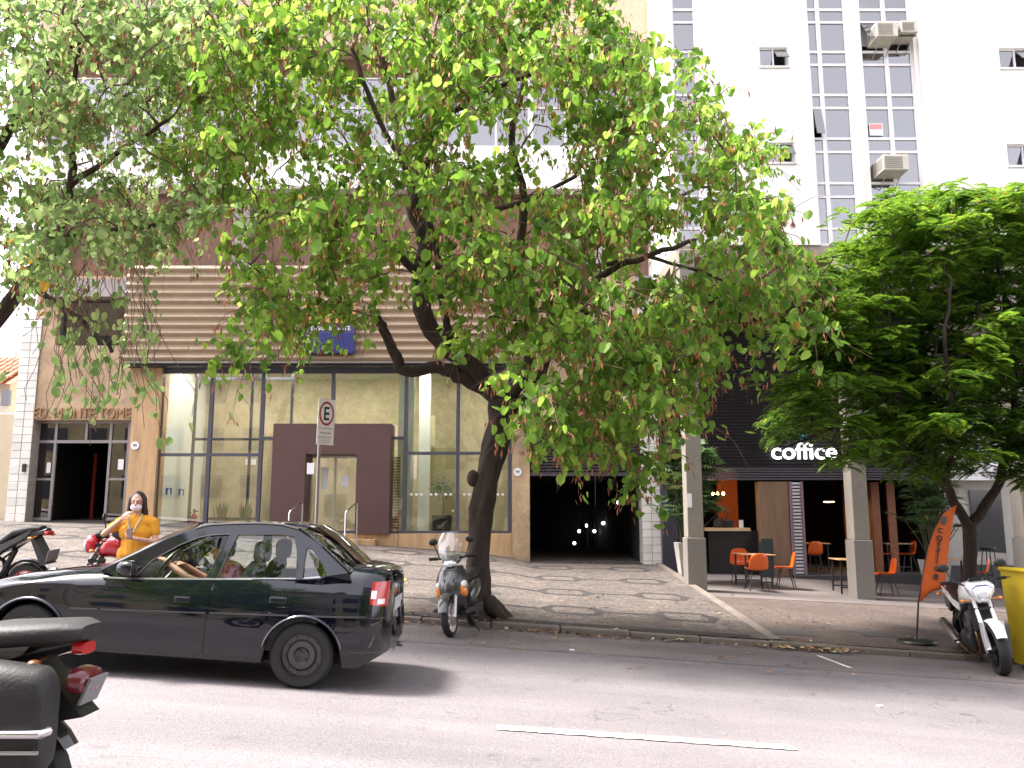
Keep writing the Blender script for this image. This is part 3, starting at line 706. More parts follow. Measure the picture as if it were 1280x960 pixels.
# small windows: (x0,x1,z0,z1)
small = [(TX(949,70), TX(985,70), TZ(83), TZ(59)), (TX(958,190), TX(993,190), TZ(203), TZ(178)), (TX(1249,70), TX(1290,70), TZ(85), TZ(60)), (TX(1259,190), TX(1302,190), TZ(207), TZ(180))]
def wall_with_holes(x0, x1, holes, nm):
    hs_ = sorted(holes, key=lambda h: h[2]); z = zt0
    k = MB()
    if not hs_: k.box(x0, YT, zt0, x1, YT+.3, zt9)
    for h in hs_:
        k.box(x0, YT, z, x1, YT+.3, h[2]); k.box(x0, YT, h[2], h[0], YT+.3, h[3]); k.box(h[1], YT, h[2], x1, YT+.3, h[3]); z = h[3]
    if hs_: k.box(x0, YT, z, x1, YT+.3, zt9)
    tp(k, nm, WHITE)
wall_with_holes(xL, SW[0][0], [], 'wall'); wall_with_holes(SW[0][1], SW[1][0], small[:2], 'wall'); wall_with_holes(SW[1][1], SW[2][0], [], 'wall'); wall_with_holes(SW[2][1], x9, small[2:], 'wall')
for i, h in enumerate(small):
    f = MB(); t = .035; y0, y1 = YT+.05, YT+.12
    f.box(h[0], y0, h[2], h[0]+t, y1, h[3]).box(h[1]-t, y0, h[2], h[1], y1, h[3]).box(h[0]+t, y0, h[2], h[1]-t, y1, h[2]+t).box(h[0]+t, y0, h[3]-t, h[1]-t, y1, h[3])
    m2 = (h[0]+h[1])/2; f.box(m2-t/2, y0, h[2]+t, m2+t/2, y1, h[3]-t); fr = tp(f, 'window_frame', FRAMEW)
    q = MB(); q.box(h[0]+t, YT+.08, h[2]+t, m2-t/2, YT+.086, h[3]-t); q.build('pane', TGLASS, fr)
    hh = (h[3]-h[2]-2*t); q = MB(); q.cbox((0,0,-hh/2), (h[1]-m2-t*1.5, .012, hh)); q.xf(Matrix.Translation(((m2+h[1])/2-t/4, YT+.05, h[3]-t)) @ Matrix.Rotation(R(-38), 4, 'X')); q.build('pane', TGLASS, fr)
    q = MB(); q.box(h[0]-.03, YT-.04, h[2]-.05, h[1]+.03, YT-.002, h[2]); q.build('sill', FRAMEW, fr)
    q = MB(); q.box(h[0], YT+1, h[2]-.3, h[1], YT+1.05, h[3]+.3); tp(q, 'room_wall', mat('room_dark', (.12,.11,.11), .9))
zbase = TZ(304)
for si, (x0, x1) in enumerate(SW):
    cols = 1 if si == 0 else 2
    cut = [x0, x1] if cols == 1 else [x0, x0 + (x1-x0)*(.30 if si == 1 else .50), x1]
    f = MB(); t = .05; y0, y1 = YT+.10, YT+.18; panes = []
    for c in cut: f.box(max(x0, c-t), y0, zbase, min(x1, c+t), y1, zt9)
    zs = []; z = TZ(62) + 12*per
    while z > zbase: zs += [z, z - per*.30]; z -= per
    zs = [zz for zz in zs if zz > zbase + .1] + [zbase]
    for zz in zs:
        for a, b in zip(cut, cut[1:]): f.box(a+t, y0+.003, zz-.03, b-t, y1-.003, zz+.03)
    fr = tp(f, 'window_strip', FRAMEW)
    n_ = 0
    for za, zc in zip(zs, zs[1:]):
        if zc > TZ(-70): continue
        for j, (a, b) in enumerate(zip(cut, cut[1:])):
            tall = (za - zc) > per*.4
            q = MB(); hh = za-zc-.06; wd_ = b-a-2*t
            tilt = 0
            if si == 2 and tall and TZ(35) < za < TZ(-10): tilt = R(-34)
            if si == 1 and j == 0 and tall and TZ(140) < za < TZ(100): tilt = R(-14)
            q.cbox((0,0,-hh/2), (wd_, .01, hh)); q.xf(Matrix.Translation(((a+b)/2, YT+.14 - (.05 if tilt else 0), za-.03)) @ Matrix.Rotation(tilt, 4, 'X'))
            q.build('pane', TGLASS, fr)
            if random.random() < .55:                     # blinds let down behind some panes
                bh = hh*random.uniform(.35, 1.0) if tall else hh; q = MB(); q.box((a+b)/2-wd_/2+.02, YT+.24, za-.03-bh, (a+b)/2+wd_/2-.02, YT+.25, za-.03)
                q.build('blind', mat('blind_%d' % random.randint(0, 2), random.choice([(.55,.53,.52), (.38,.37,.42), (.20,.17,.22)]), .8), fr)
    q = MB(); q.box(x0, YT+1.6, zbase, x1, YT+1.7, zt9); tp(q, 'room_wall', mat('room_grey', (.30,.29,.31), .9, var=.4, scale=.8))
    for za in zs[::2]:
        q = MB(); q.box(x0+.01, YT+.31, za-per*.24, x1-.01, YT+1.55, za-per*.12); tp(q, 'floor_slab', mat('room_grey', (.3,.29,.31), .9))
for p in (1066, 1148):                                   # drain pipes between the strips
    q = MB(); xx = TX(p, 60); q.tube([(xx, YT-.05, zt0+.1), (xx, YT-.05, zt9)], .035); tp(q, 'drain_pipe', WHITE)
q = MB(); q.box(xL, YT+.31, zt0, xL+.3, yb, zt9).box(x9-.3, YT+.31, zt0, x9, yb, zt9).box(xL+.3, yb-.3, zt0, x9-.3, yb, zt9).box(xL, YT, zt9, x9, yb, zt9+.3); tp(q, 'rear_wall', WHITE)
SOF = mat('soffit', (.30,.25,.20), .8, var=.1)
q = MB(); q.box(xL, YT+.05, zt0-.28, x9, yb, zt0-.004); tp(q, 'soffit', SOF)
q = MB(); q.box(xL, YT+.45, zt0-.95, x9, YT+.85, zt0-.284); tp(q, 'beam', SOF)
# air conditioners on the tower
AC = mat('ac_beige', (.52,.49,.42), .6, var=.12, scale=5)
for px0, px1, py0, py1 in ((1086, 1112, 39, 57), (1116, 1137, 38, 52), (1094, 1125, 202, 221)):
    a, b, z0, z1 = TX(px0, py0), TX(px1, py0), TZ(py1), TZ(py0)
    r = thing('air_conditioner', ['beige window air conditioner with support bracket under the open casements', 'small pale air conditioner beside the bracketed one on the window strip', 'beige air conditioner low on the window strip above the fine-leaved tree'][[1086,1116,1094].index(px0)], 'air conditioner', ((a+b)/2, YT-.02, z0), group='window air conditioners on the tower')
    q = MB(); w2 = (b-a)/2; h = z1-z0; q.box(-w2, -.40, 0, w2, .16, h); q.build('casing', AC, r, bevel=.012)
    q = MB()
    for k in range(6): q.box(-w2+.03, -.412, .04+k*(h-.08)/6, w2*.5, -.403, .04+(k+.6)*(h-.08)/6)
    q.build('grille', mat('ac_grille', (.25,.23,.2), .6), r)
    q = MB()
    for k in range(5): q.box(-w2-.008, -.33+k*.085, .06, -w2-.002, -.28+k*.085, h-.06)
    q.build('side_vent', mat('ac_grille', (.25,.23,.2), .6), r)
    q = MB(); q.tube([(-w2*.6, -.3, -.01), (-w2*.6, .15, -.28)], .012, 6); q.tube([(w2*.6, -.3, -.01), (w2*.6, .15, -.28)], .012, 6); q.build('bracket', STEEL, r)
q = MB(); a, b, z0, z1 = TX(1089,160), TX(1106,160), TZ(167), TZ(152); q.box(a, YT+.10, z0, b, YT+.105, z1); nt_ = tp(q, 'window_notice', PAPER)
q = MB(); q.box(a+.02, YT+.094, z0+.16, b-.02, YT+.099, z1-.02); q.build('notice_print', mat('notice_pink', (.65,.25,.25), .6), nt_)
# square columns
YC_ = 18.35
for px, pb in ((869, 736), (1076, 748), (1288, 760)):
    a = P(px-10, 640, YC_).x; b = P(px+10, 640, YC_).x; zb = zpav((a+b)/2, YC_) - .02
    c = thing('column', {869:'square concrete column between the potted palm and the cafe counter', 1076:'square concrete column beside the cafe tables, under the coffee sign', 1288:'square concrete column behind the yellow skip'}[px], 'column', ((a+b)/2, YC_+.2, zb), group='square columns under the tower')
    w2 = (b-a)/2; zc = ZY(672 if px < 1000 else (675 if px < 1200 else 672), YC_) - zb
    q = MB(); q.box(-w2, -.2, zc, w2, .22, zt0-.285-zb); q.build('shaft', COLM, c, bevel=.015)
    q = MB(); q.box(-w2-.03, -.23, -.05, w2+.03, .25, zc-.003); q.build('base', GRAN, c, bevel=.012)
q = MB(); cc = P(866, 625, YC_); q.box(cc.x-.12, YC_-.006, cc.z-.16, cc.x-.02, YC_-.002, cc.z+.14); tag(q.build('torn_poster', PAPER), 'torn white paper scrap stuck on the concrete column', 'poster')
# black louvred front of the café
YQ = 22.2
q_ = lambda px, py=600: P(px, py, YQ).x
QZ = lambda py: ZY(py, YQ)
cx0, cx1 = xh+.02, q_(1172); zq0, zq1 = QZ(584), zt0-.3
q = MB(); q.box(cx0, YQ+.06, zq0, cx1, YQ+.2, zq1); tp(q, 'fascia_backing', LOUVD)
q = MB(); z = zq0+.03
while z < zq1-.05: q.prism([(YQ-.01, z-.012), (YQ+.0, z-.024), (YQ+.055, z+.012), (YQ+.05, z+.024)], cx0, cx1, 'x'); z += .085
tag(tp(q, 'louvre_slats', LOUVD), kind='stuff')
q = MB()
for k in range(5): zz = QZ(600) + k*.068; q.box(cx0, YQ-.06, zz, cx1, YQ+.1, zz+.045)
tag(tp(q, 'shutter_slats', LOUV), kind='stuff')
WSIGN = mat('sign_white', (.9,.9,.9), .4, emit=(1,1,1), estr=.7)
t = text_obj('cafe_sign', 'coffice', .62, .03, WSIGN, Matrix.Translation((q_(966, 565), YQ-.10, QZ(574))) @ FACE, tower, bold=.002)
w0 = min(v.co.x for v in t.data.vertices); w1 = max(v.co.x for v in t.data.vertices); sc_ = (q_(1044,565)-q_(963,565))/(w1-w0)
t.data.transform(Matrix.Translation((q_(963,565), 0, 0)) @ Matrix.Diagonal((sc_,1,1,1)) @ Matrix.Translation((-w0, 0, 0)))
q = MB(); c = P(1004, 544, YQ-.1); q.prism([(c.x-.12, c.z+.12), (c.x-.04, c.z+.12), (c.x, c.z-.02), (c.x+.05, c.z+.12), (c.x+.12, c.z+.12), (c.x+.07, c.z-.08), (c.x, c.z-.15), (c.x-.08, c.z-.08)], YQ-.12, YQ-.08); tp(q, 'sign_emblem', mat('emblem_blue', (.05,.22,.42), .4, emit=(.08,.35,.7), estr=.4))
# café interior, left bay with counter, right bay with tables
CDARK = mat('cafe_dark', (.03,.026,.027), .8, var=.2)
fz = lambda x: interp(ZCAF, x) + .12
xi0, xi1 = xh+.1, q_(1172); zfl = fz(8)
q = MB(); q.box(xi0, YQ+.4, -.6, xi1, YQ+7, zfl); tp(q, 'cafe_floor', mat('cafe_floor', (.10,.085,.08), .5, var=.15))
q = MB(); q.box(q_(985), YQ-.25, -.6, q_(1172), YQ+.398, zfl-.02); tp(q, 'cafe_step', mat('step_dark', (.045,.04,.045), .6, var=.15), bevel=.015)
q = MB(); q.box(xi0, YQ+7, -.6, xi1, YQ+7.1, zq1).box(xi0-.06, YQ+.21, -.6, xi0, YQ+7, zq1).box(xi1, YQ+.21, -.6, xi1+.1, YQ+7, zq1).box(xi0, YQ+.21, zq0+.3, xi1, YQ+7, zq0+.4); tp(q, 'cafe_wall', CDARK)
q = MB(); q.box(q_(826), YQ-.02, -.1, q_(845), YQ+.2, QZ(602)); tp(q, 'dark_pier', mat('pier_blue', (.03,.03,.05), .5))
ORW = mat('orange_wall', (.55,.13,.02), .6, var=.08)
q = MB(); q.box(q_(921), YQ+2.2, zfl, q_(949), YQ+2.3, zq0+.28); tp(q, 'orange_wall', ORW)
WOODW = mat('wood_wall', (.20,.12,.07), .6, var=.2, scale=2, stretch=(4,4,.6))
q = MB(); q.box(q_(948), YQ-.02, -.1, q_(984), YQ+.35, QZ(602)); tp(q, 'stone_pier', WOODW)
q = MB(); q.box(q_(985), YQ-.08, -.05, q_(988), YQ+.3, QZ(602)); q.box(q_(999), YQ-.08, -.05, q_(1002), YQ+.3, QZ(602)); tp(q, 'strip_frame', mat('strip_frame', (.20,.12,.15), .5))
q = MB(); zz = .15
while zz < QZ(602): q.box(q_(988)+.004, YQ-.03, zz, q_(999)-.004, YQ+.02, zz+.052); zz += .088
tag(tp(q, 'light_slats', mat('pale_slat', (.66,.64,.68), .5)), kind='stuff')
q = MB(); q.box(q_(988), YQ+.03, 0, q_(999), YQ+.1, QZ(602)); tp(q, 'strip_back', LOUVD)
q = MB(); q.box(q_(886), YQ+.25, -.15, q_(952), YQ+1.0, QZ(664)); cn = tp(q, 'counter', mat('counter_black', (.012,.012,.014), .4))
q = MB(); q.box(q_(881), YQ+.12, QZ(664)+.003, q_(937), YQ+1.05, QZ(660)); q.build('counter_top', mat('counter_wood', (.55,.38,.22), .4, var=.15, scale=3), cn)
q = MB(); q.box(q_(1120), YQ+.6, zfl, q_(1130), YQ+.7, QZ(602)); q.box(q_(1098), YQ+.5, zfl, q_(1108), YQ+2.5, QZ(602)); tp(q, 'wood_screen', mat('wood_red', (.22,.075,.03), .6, var=.2))
# pale shop front right of the café
sx0 = q_(1172); sxe = q_(1420)
q = MB(); q.box(sx0+.11, YQ+.5, -1.2, sxe, YQ+.7, zq1); tp(q, 'shop_wall', mat('shop_wall', (.42,.40,.36), .8, var=.08))
q = MB(); q.box(sx0+.12, YQ+.1, QZ(600), q_(1265), YQ+.49, QZ(565)); tp(q, 'shop_sign', mat('shop_white', (.78,.78,.80), .5))
q = MB(); q.box(q_(1222), YQ+.44, -.4, q_(1262), YQ+.49, QZ(612)); tp(q, 'shop_door', GLASSD)
q = MB(); q.box(sx0+.12, YQ+.05, -1, q_(1300), YQ+.48, QZ(708)); tp(q, 'shop_step', mat('step_dark', (.045,.04,.045), .6))

# ------------------------------------------------------------ the other side of the street (mirrored in glass and car paint)
tag(sheet('far_pavement', [-90, 90], [-9.5, -4.5], lambda x, y: zroad(x) + .09, CONC), kind='structure')
for k, (x0, x1, h, col, lab) in enumerate(((-34, -13, 15, (.40,.34,.20), 'ochre apartment house on the other side of the street'), (-12.9, 3, 10, (.46,.41,.30), 'cream three storey house on the other side of the street'), (3.1, 22, 17, (.30,.28,.26), 'grey office block on the other side of the street'))):
    b_ = thing('opposite_house', lab, 'building', ((x0+x1)/2, -9.6, zroad((x0+x1)/2)))
    wm = mat('opposite_wall_%d' % k, col, .8, var=.2, scale=.5, dirt=(tuple(c*.55 for c in col), .7, .5, .85)); zb = zroad(x1) - .5
    q = MB(); q.box(x0, -19, zb, x1, -9.6, zroad(x0)+h); q.build('wall', wm, b_, world=True)
    nx = int((x1-x0)/2.6)
    for r in range(int(h/3.1)):
        for c in range(nx):
            xx = x0+(x1-x0)*(c+.5)/nx; zz = zroad((x0+x1)/2)+1.2+r*3.1; q = MB(); q.box(xx-.7, -9.6, zz, xx+.7, -9.56, zz+1.5); q.build('window', mat('opposite_pane', (.04,.045,.05), .1), b_, world=True)
    q = MB(); q.box(x0-.2, -19.2, zroad(x0)+h, x1+.2, -9.4, zroad(x0)+h+.3); q.build('roof', CONC, b_, world=True)
# ------------------------------------------------------------ cars
def smoothstep(t): t = max(0, min(1, t)); return t*t*(3-2*t)
REDL = mat('lamp_red', (.42,.010,.014), .15, coat=1)
REDD = mat('lamp_dark_red', (.10,.006,.012), .25, coat=.5)
CLRL = mat('lamp_clear', (.75,.72,.72), .12, coat=1)
AMB = mat('lamp_amber', (.75,.22,.02), .2, coat=1)
SEATM = mat('seat_fabric', (.05,.05,.055), .9, var=.2, scale=12)
SEATG = mat('seat_grey', (.16,.155,.16), .9, var=.1)
UNDER = mat('underbody', (.01,.01,.01), .9)
RIMB = mat('rim_black', (.016,.016,.018), .35, metal=.4)
RIMG = mat('rim_grey', (.085,.082,.088), .4, metal=.7)
CL = 4.15
U_RW, U_FW, WR = .85, 3.29, .282
TW = [(0,.46),(.025,.56),(.06,.64),(.11,.695),(.18,.74),(.30,.775),(.6,.797),(1.2,.805),(2.6,.805),(3.2,.80),(3.6,.785),(3.85,.745),(4.0,.69),(4.1,.61),(4.15,.52)]
TS = [(0,.90),(.02,.965),(.05,.99),(.45,1.0),(.62,.985),(.95,.935),(1.7,.885),(2.45,.84),(2.75,.835),(3.1,.80),(3.5,.74),(3.8,.665),(4.0,.60),(4.1,.54),(4.15,.48)]
TT = [(0,.93),(.02,1.01),(.06,1.045),(.25,1.075),(.50,1.085),(.6,1.085),(2.5,.93),(2.75,.925),(3.1,.885),(3.5,.815),(3.8,.73),(4.0,.65),(4.1,.575),(4.15,.50)]
TP = [(.14,.93),(.18,.965),(.26,.985),(.45,1.0),(.60,.995),(.68,.982),(.75,.962),(.82,.936),(.90,.902),(.96,.872),(1.0,.85),(1.1,.80)]
def cw(u): return interp(TW, u)
def zlow(u):
    z = .20 if .3 < u < 3.85 else (.20 + .13*(1-u/.3) if u <= .3 else .20 + .02*(u-3.85)/.3)
    for c in (U_RW, U_FW):
        r = .345
        if abs(u-c) < r: z = max(z, WR + math.sqrt(r*r-(u-c)**2) - .015)
    return z
def side(u, z):
    """half width of the body and its fore-aft bulge at height z"""
    b = 0
    if u < .35: b = -.03*math.exp(-u/.10)*smoothstep((.70-z)/.14)*smoothstep((z-.26)/.1)
    if u > 3.8: b = .05*math.exp(-(CL-u)/.10)*smoothstep((.60-z)/.1)
    return u + b, cw(u)*interp(TP, z)
def patch(u0, u1, f0, f1, off, nu=10, nz=6, y=-1, thick=.012):
    """a panel lying on the body side between two height curves"""
    m = MB(); g = {}
    for i in range(nu+1):
        for j in range(nz+1):
            u = u0+(u1-u0)*i/nu; a, b = f0(u), f1(u); z = a+(b-a)*j/nz; uu, yy = side(u, z); n = off
            g[i,j] = len(m.v); m.v.append((-uu, y*(yy+n), z))
    for i in range(nu+1):
        for j in range(nz+1):
            u = u0+(u1-u0)*i/nu; a, b = f0(u), f1(u); z = a+(b-a)*j/nz; uu, yy = side(u, z)
            g[i,j,1] = len(m.v); m.v.append((-uu, y*(yy+off-thick), z))
    for i in range(nu):
        for j in range(nz): m.f.append((g[i,j], g[i+1,j], g[i+1,j+1], g[i,j+1]))
    for i in range(nu):
        for j in (0, nz): m.f.append((g[i,j], g[i+1,j], g[i+1,j,1], g[i,j,1]))
    for j in range(nz):
        for i in (0, nu): m.f.append((g[i,j], g[i,j+1], g[i,j+1,1], g[i,j,1]))
    return m
def cpx(x, y): return ((494-x)/137.0, (850 + .066*(x-378) - y)/137.0)        # photo pixel to car side view
TUM = .36
def gh_y(u, z):                                            # greenhouse leans inwards
    zb = interp(TS, u); return cw(min(3.0, max(.55, u)))*.905 - TUM*max(0, z-zb)
def make_car(name, label, paint, loc, rz, lamp_strip=False, driver=False):
    car = thing(name, label, 'car', loc, (0, math.atan(G), rz), None)
    def B(m, nm, mt, par=None, **k):
        if not nm.startswith(('wheel', 'rim')) or nm in ('wheel_arch', 'wheel_housing'):
            m.v = [((-(.14 - .72*x) if x > -.5 else x), y, z) for x, y, z in m.v]      # short rear overhang
        return m.build(nm, mt, par or car, **k)
    # lower body
    us = sorted(set([0,.015,.03,.05,.08,.12,.16] + [.2+.04*i for i in range(99) if .2+.04*i < 4.0] + [4.02,4.06,4.09,4.12,4.14,4.15] + [.62, 2.66]))
    m = MB(); NZ = 9; NR = NZ + 5; rows = []
    for u in us:
        zl, zs, zt = zlow(u), interp(TS, u), interp(TT, u); half = []
        uu, yy = side(u, zl); half.append((-u, 0, min(.24, zl))); half.append((-uu, yy-.10, min(.24, zl) if zl < .25 else zl+.03))
        for j in range(NZ):
            z = zl + (zs-zl)*j/(NZ-1); uu, yy = side(u, z)
            if j == NZ-1: yy -= .02
            half.append((-uu, yy, z))
        yy = side(u, zs)[1]
        half.append((-u, yy-.10, zs+(zt-zs)*.55)); half.append((-u, yy-.24, zs+(zt-zs)*.85)); half.append((-u, 0, zt))
        rows.append(half)
    n = len(rows[0])
    for s in (-1, 1):
        b = len(m.v)
        for r in rows: m.v += [(x, s*y, z) for x, y, z in r]
        for i in range(len(rows)-1):
            for j in range(n-1):
                if us[i] >= .62 and us[i+1] <= 2.66 and j >= n-4: continue          # open cabin
                m.f.append((b+i*n+j, b+(i+1)*n+j, b+(i+1)*n+j+1, b+i*n+j+1))
        for i in (0, len(rows)-1):
            m.f.append(tuple(b+i*n+j for j in range(n)))
    body = B(m, 'body', paint, smooth=38)
    wd = body.modifiers.new('weld', 'WELD'); wd.merge_threshold = .002
    # wheel housings and floor
    m = MB(); m.box(-3.9, -.62, .20, -.25, .62, .30)
    B(m, 'underbody', UNDER)
    for c in (U_RW, U_FW):
        n_ = 14
        for s in (-1, 1):
            m = MB()
            rs = [[(-c-.36*math.cos(math.pi*t/n_), s*yy, WR-.02+.36*math.sin(math.pi*t/n_)) for t in range(n_+1)] for yy in (.50, .775)]
            m.rings(rs, False, False)
            m.add([(-c-.36*math.cos(math.pi*t/n_), s*.50, WR-.02+.36*math.sin(math.pi*t/n_)) for t in range(n_+1)], [tuple(range(n_+1))])
            B(m, 'wheel_housing', UNDER)
        for s in (-1, 1):
            m = MB(); pts = []
            for t in range(17):
                a = R(12 + 156*t/16); u = c+.352*math.cos(a); z = WR-.015+.352*math.sin(a); uu, yy = side(u, z); pts.append((-uu, s*(yy+.002), z))
            m.tube(pts, .017, 6)
            B(m, 'wheel_arch', paint, smooth=60)
    # wheels
    for c in (U_RW, U_FW):
        for s in (-1, 1):
            ty = MB(); w2 = .085
            ty.lathe([(.19,-w2),(.255,-w2-.004),(.272,-w2+.012),(WR,-w2+.03),(WR,w2-.03),(.272,w2-.012),(.255,w2+.004),(.19,w2)], (0,0,0), 'y', 32, closed=True)
            wh = B(ty, 'wheel', RUBBER, smooth=40); wh.location = (-c, s*.70, WR); wh.rotation_euler = (0, random.random()*3, 0)
            rm = MB(); o_ = s
            rm.lathe([(.192,-.085*o_),(.186,-.078*o_),(.180,.0),(.178,.075*o_),(.196,.08*o_),(.196,.087*o_),(.183,.087*o_)], (0,0,0), 'y', 28, closed=True)
            B(rm, 'rim', RIMB, wh, smooth=40)
            rm = MB(); rm.lathe([(.001,.032*o_),(.055,.036*o_),(.075,.062*o_),(.115,.066*o_),(.135,.045*o_),(.176,.050*o_),(.176,.03*o_),(.001,.02*o_)], (0,0,0), 'y', 28)
            B(rm, 'rim_disc', RIMG, wh, smooth=35)
            rm = MB()
            for k in range(10):
                a = 2*math.pi*k/10; rm.cbox((.150*math.cos(a), .050*o_, .150*math.sin(a)), (.030, .012, .022), Matrix.Rotation(-a, 3, 'Y'))
            for k in range(4):
                a = 2*math.pi*k/4; rm.lathe([(.001,.055*o_),(.011,.055*o_),(.011,.04*o_)], (.045*math.cos(a), 0, .045*math.sin(a)), 'y', 6)
            tag(B(rm, 'wheel_bolts', RIMG, wh), kind='stuff')
    # doors as panels set on the body, with seams, handles, trim
    zsx = lambda u: interp(TS, u) - .012
    for s in (-1, 1):
        for nm_, u0, u1 in (('front', 1.715, 2.66), ('rear', .98, 1.70)):
            lowf = (lambda u: max(.245, zlow(u)+.03)) if nm_ == 'rear' else (lambda u: max(.245, zlow(u)+.02))
            d = B(patch(u0, u1, lowf, zsx, .006, 22, 8, s), 'door', paint, smooth=38)
            uh = (1.88, 2.02) if nm_ == 'front' else (1.03, 1.18)
            hz = .695 if nm_ == 'front' else .745
            h = patch(uh[0], uh[1], lambda u: hz-.028, lambda u: hz+.028, .009, 4, 2, s, .01); B(h, 'handle_recess', BLACK, d)
            h = patch(uh[0]+.012, uh[1]-.012, lambda u: hz-.005, lambda u: hz+.018, .026, 6, 2, s, .02); B(h, 'handle', paint, d, bevel=.004)
        tf = lambda u: .612 - .033*(u-1.2)
        for u0, u1 in ((.99, 1.69), (1.725, 2.65), (.24, .96), (2.68, 2.93)):
            B(patch(u0, u1, lambda u: tf(u)-.006, lambda u: tf(u)+.006, .012, 12, 2, s, .008), 'side_trim', mat('trim_dark', (.05,.05,.055), .3), smooth=40)
        B(patch(.66, 2.70, lambda u: interp(TS,u)-.008, lambda u: interp(TS,u)+.006, .004, 24, 2, s, .02), 'belt_moulding', mat('moulding', (.35,.35,.36), .25, metal=.9), smooth=40)
        # lamps
        tl = B(patch(.025, .215, lambda u: .735+.10*max(0, u-.06), lambda u: .955-.05*u, .006, 12, 8, s), 'tail_light', REDL, smooth=50)
        B(patch(.055, .13, lambda u: .755, lambda u: .80, .009, 6, 3, s), 'lens', CLRL, tl, smooth=50)
        B(patch(.15, .212, lambda u: .80, lambda u: .87, .009, 4, 4, s), 'lens', CLRL, tl, smooth=50)
        B(patch(3.88, 4.12, lambda u: .50-.05*(u-3.88), lambda u: interp(TS,u)-.015, .006, 10, 6, s), 'headlight', CLRL, smooth=50)
        # bumper seam
        B(patch(.02, .50, lambda u: .628, lambda u: .638, .002, 14, 1, s, .02), 'bumper_seam', BLACK)
        B(patch(.01, .42, lambda u: .335, lambda u: .345, .004, 12, 1, s, .01), 'bumper_lip', mat('trim_dark', (.05,.05,.055), .3))
        if lamp_strip: B(patch(.02, .70, lambda u: .635, lambda u: .665, .012, 14, 2, s, .012), 'bumper_strip', CHROME, smooth=40)
        B(patch(.20, .56, lambda u: .27 if u < .5 else .27, lambda u: .30, .004, 8, 1, s, .01), 'sill_line', BLACK) if False else None
    m = MB(); m.box(.035, -.52, .36, .07, .52, .60) if False else None
    m = MB(); m.box(.004, -.26, .66, .012, .26, .78); B(m, 'number_plate', mat('plate_grey', (.45,.45,.46), .5))
    # greenhouse sides: outline with window holes, taken from the side view
    OUT = [(118,711),(135,702),(157,690.5),(190,672.5),(218,661.5),(240,656.5),(300,654.5),(330,656.5),(352,662.5),(377,677),(400,695.5),(423,714),(428,724),(370,731),(240,729),(150,723)]
    OUT = [cpx(x, y) for x, y in OUT]
    WF = [cpx(x, y) for x, y in [(160,721),(178,699),(207,680.5),(228,671.5),(243,668.5),(266,667.5),(258,695),(249,721.5)]]
    WRr = [cpx(x, y) for x, y in [(263,721.5),(270,690),(277,668),(330,667.5),(349,670),(356,690),(360,722)]]
    WQ = [cpx(x, y) for x, y in [(368,722),(366,700),(366,684),(374,685),(391,705),(398,718),(390,721)]]
    for s in (-1, 1):
        bm = bmesh.new(); es = []
        for loop in (OUT, WF, WRr, WQ):
            vs = [bm.verts.new((-u, 0, z)) for u, z in loop]; es += [bm.edges.new((vs[i], vs[(i+1) % len(vs)])) for i in range(len(vs))]
        bmesh.ops.triangle_fill(bm, use_beauty=True, use_dissolve=False, edges=es)
        inner = []
        def inside(p, poly):
            r = False; n_ = len(poly)
            for i in range(n_):
                (x1, y1), (x2, y2) = poly[i], poly[(i+1) % n_]
                if (y1 > p[1]) != (y2 > p[1]) and p[0] < (x2-x1)*(p[1]-y1)/(y2-y1)+x1: r = not r
            return r
        for f in list(bm.faces):
            c = f.calc_center_median()
            if any(inside((-c.x, c.z), q) for q in (WF, WRr, WQ)): bm.faces.remove(f)
        for v in bm.verts: v.co.y = s*gh_y(-v.co.x, v.co.z)
        r_ = bmesh.ops.extrude_face_region(bm, geom=bm.faces[:])
        for e in r_['geom']:
            if isinstance(e, bmesh.types.BMVert): e.co.y -= s*.035
        bmesh.ops.recalc_face_normals(bm, faces=bm.faces)
        me = bpy.data.meshes.new('pillars'); bm.to_mesh(me); bm.free(); me.materials.append(paint)
        pil = bpy.data.objects.new('window_surround', me); COL.objects.link(pil); pil.parent = car
        for q in (WF, WRr, WQ):
            g_ = MB(); g_.v = [(-u, s*(gh_y(u, z)-.018), z) for u, z in q]; g_.f = [tuple(range(len(q)))]; 
            B(g_, 'side_window', CGLASS if q is not WQ else GLASSD, pil)
            e_ = MB(); e_.tube([(-u, s*(gh_y(u, z)-.004), z) for u, z in q + q[:1]], .007, 5); B(e_, 'window_seal', BLACK, pil)
    # roof, windscreen and rear window as crowned sheets
    def crown(line0, nm, mt, nw=8, k=.05, par=None, off=0, bow=None):
        m = MB(); n_ = nw*2+1
        for u, z, yy in line0:
            for j in range(n_):
                t = -1+2*j/(n_-1); bw = bow if bow is not None else (.12*smoothstep((1.45-u)/.45) - .13*smoothstep((u-1.70)/.3)); m.v.append((-u + bw*(1-t*t), yy*t, z + k*(1-t*t) + off))
        for i in range(len(line0)-1):
            for j in range(n_-1): m.f.append((i*n_+j, i*n_+j+1, (i+1)*n_+j+1, (i+1)*n_+j))
        return B(m, nm, mt, par, smooth=50)
    def edge(pxs, dy=0): return [(u, z, gh_y(u, z)-dy) for u, z in [cpx(x, y) for x, y in pxs]]
    rl = edge([(222,661.5),(230,658.5),(240,656.5),(270,655),(300,654.5),(330,656.5),(352,662)])
    crown(rl, 'roof', paint, k=.035)
    crown([(u, z-.03, y-.02) for u, z, y in rl], 'headliner', SEATG, k=.03)
    ws = edge([(118,711),(135,702),(157,690.5),(190,672.5),(222,661.5)], .012); crown(ws, 'windscreen', CGLASS, k=.05, bow=-.13)
    rw = edge([(352,662),(364,669),(377,677),(400,695.5),(423,714)], .012); rg = crown(rw, 'rear_window', GLASSD, k=.045, bow=.12)
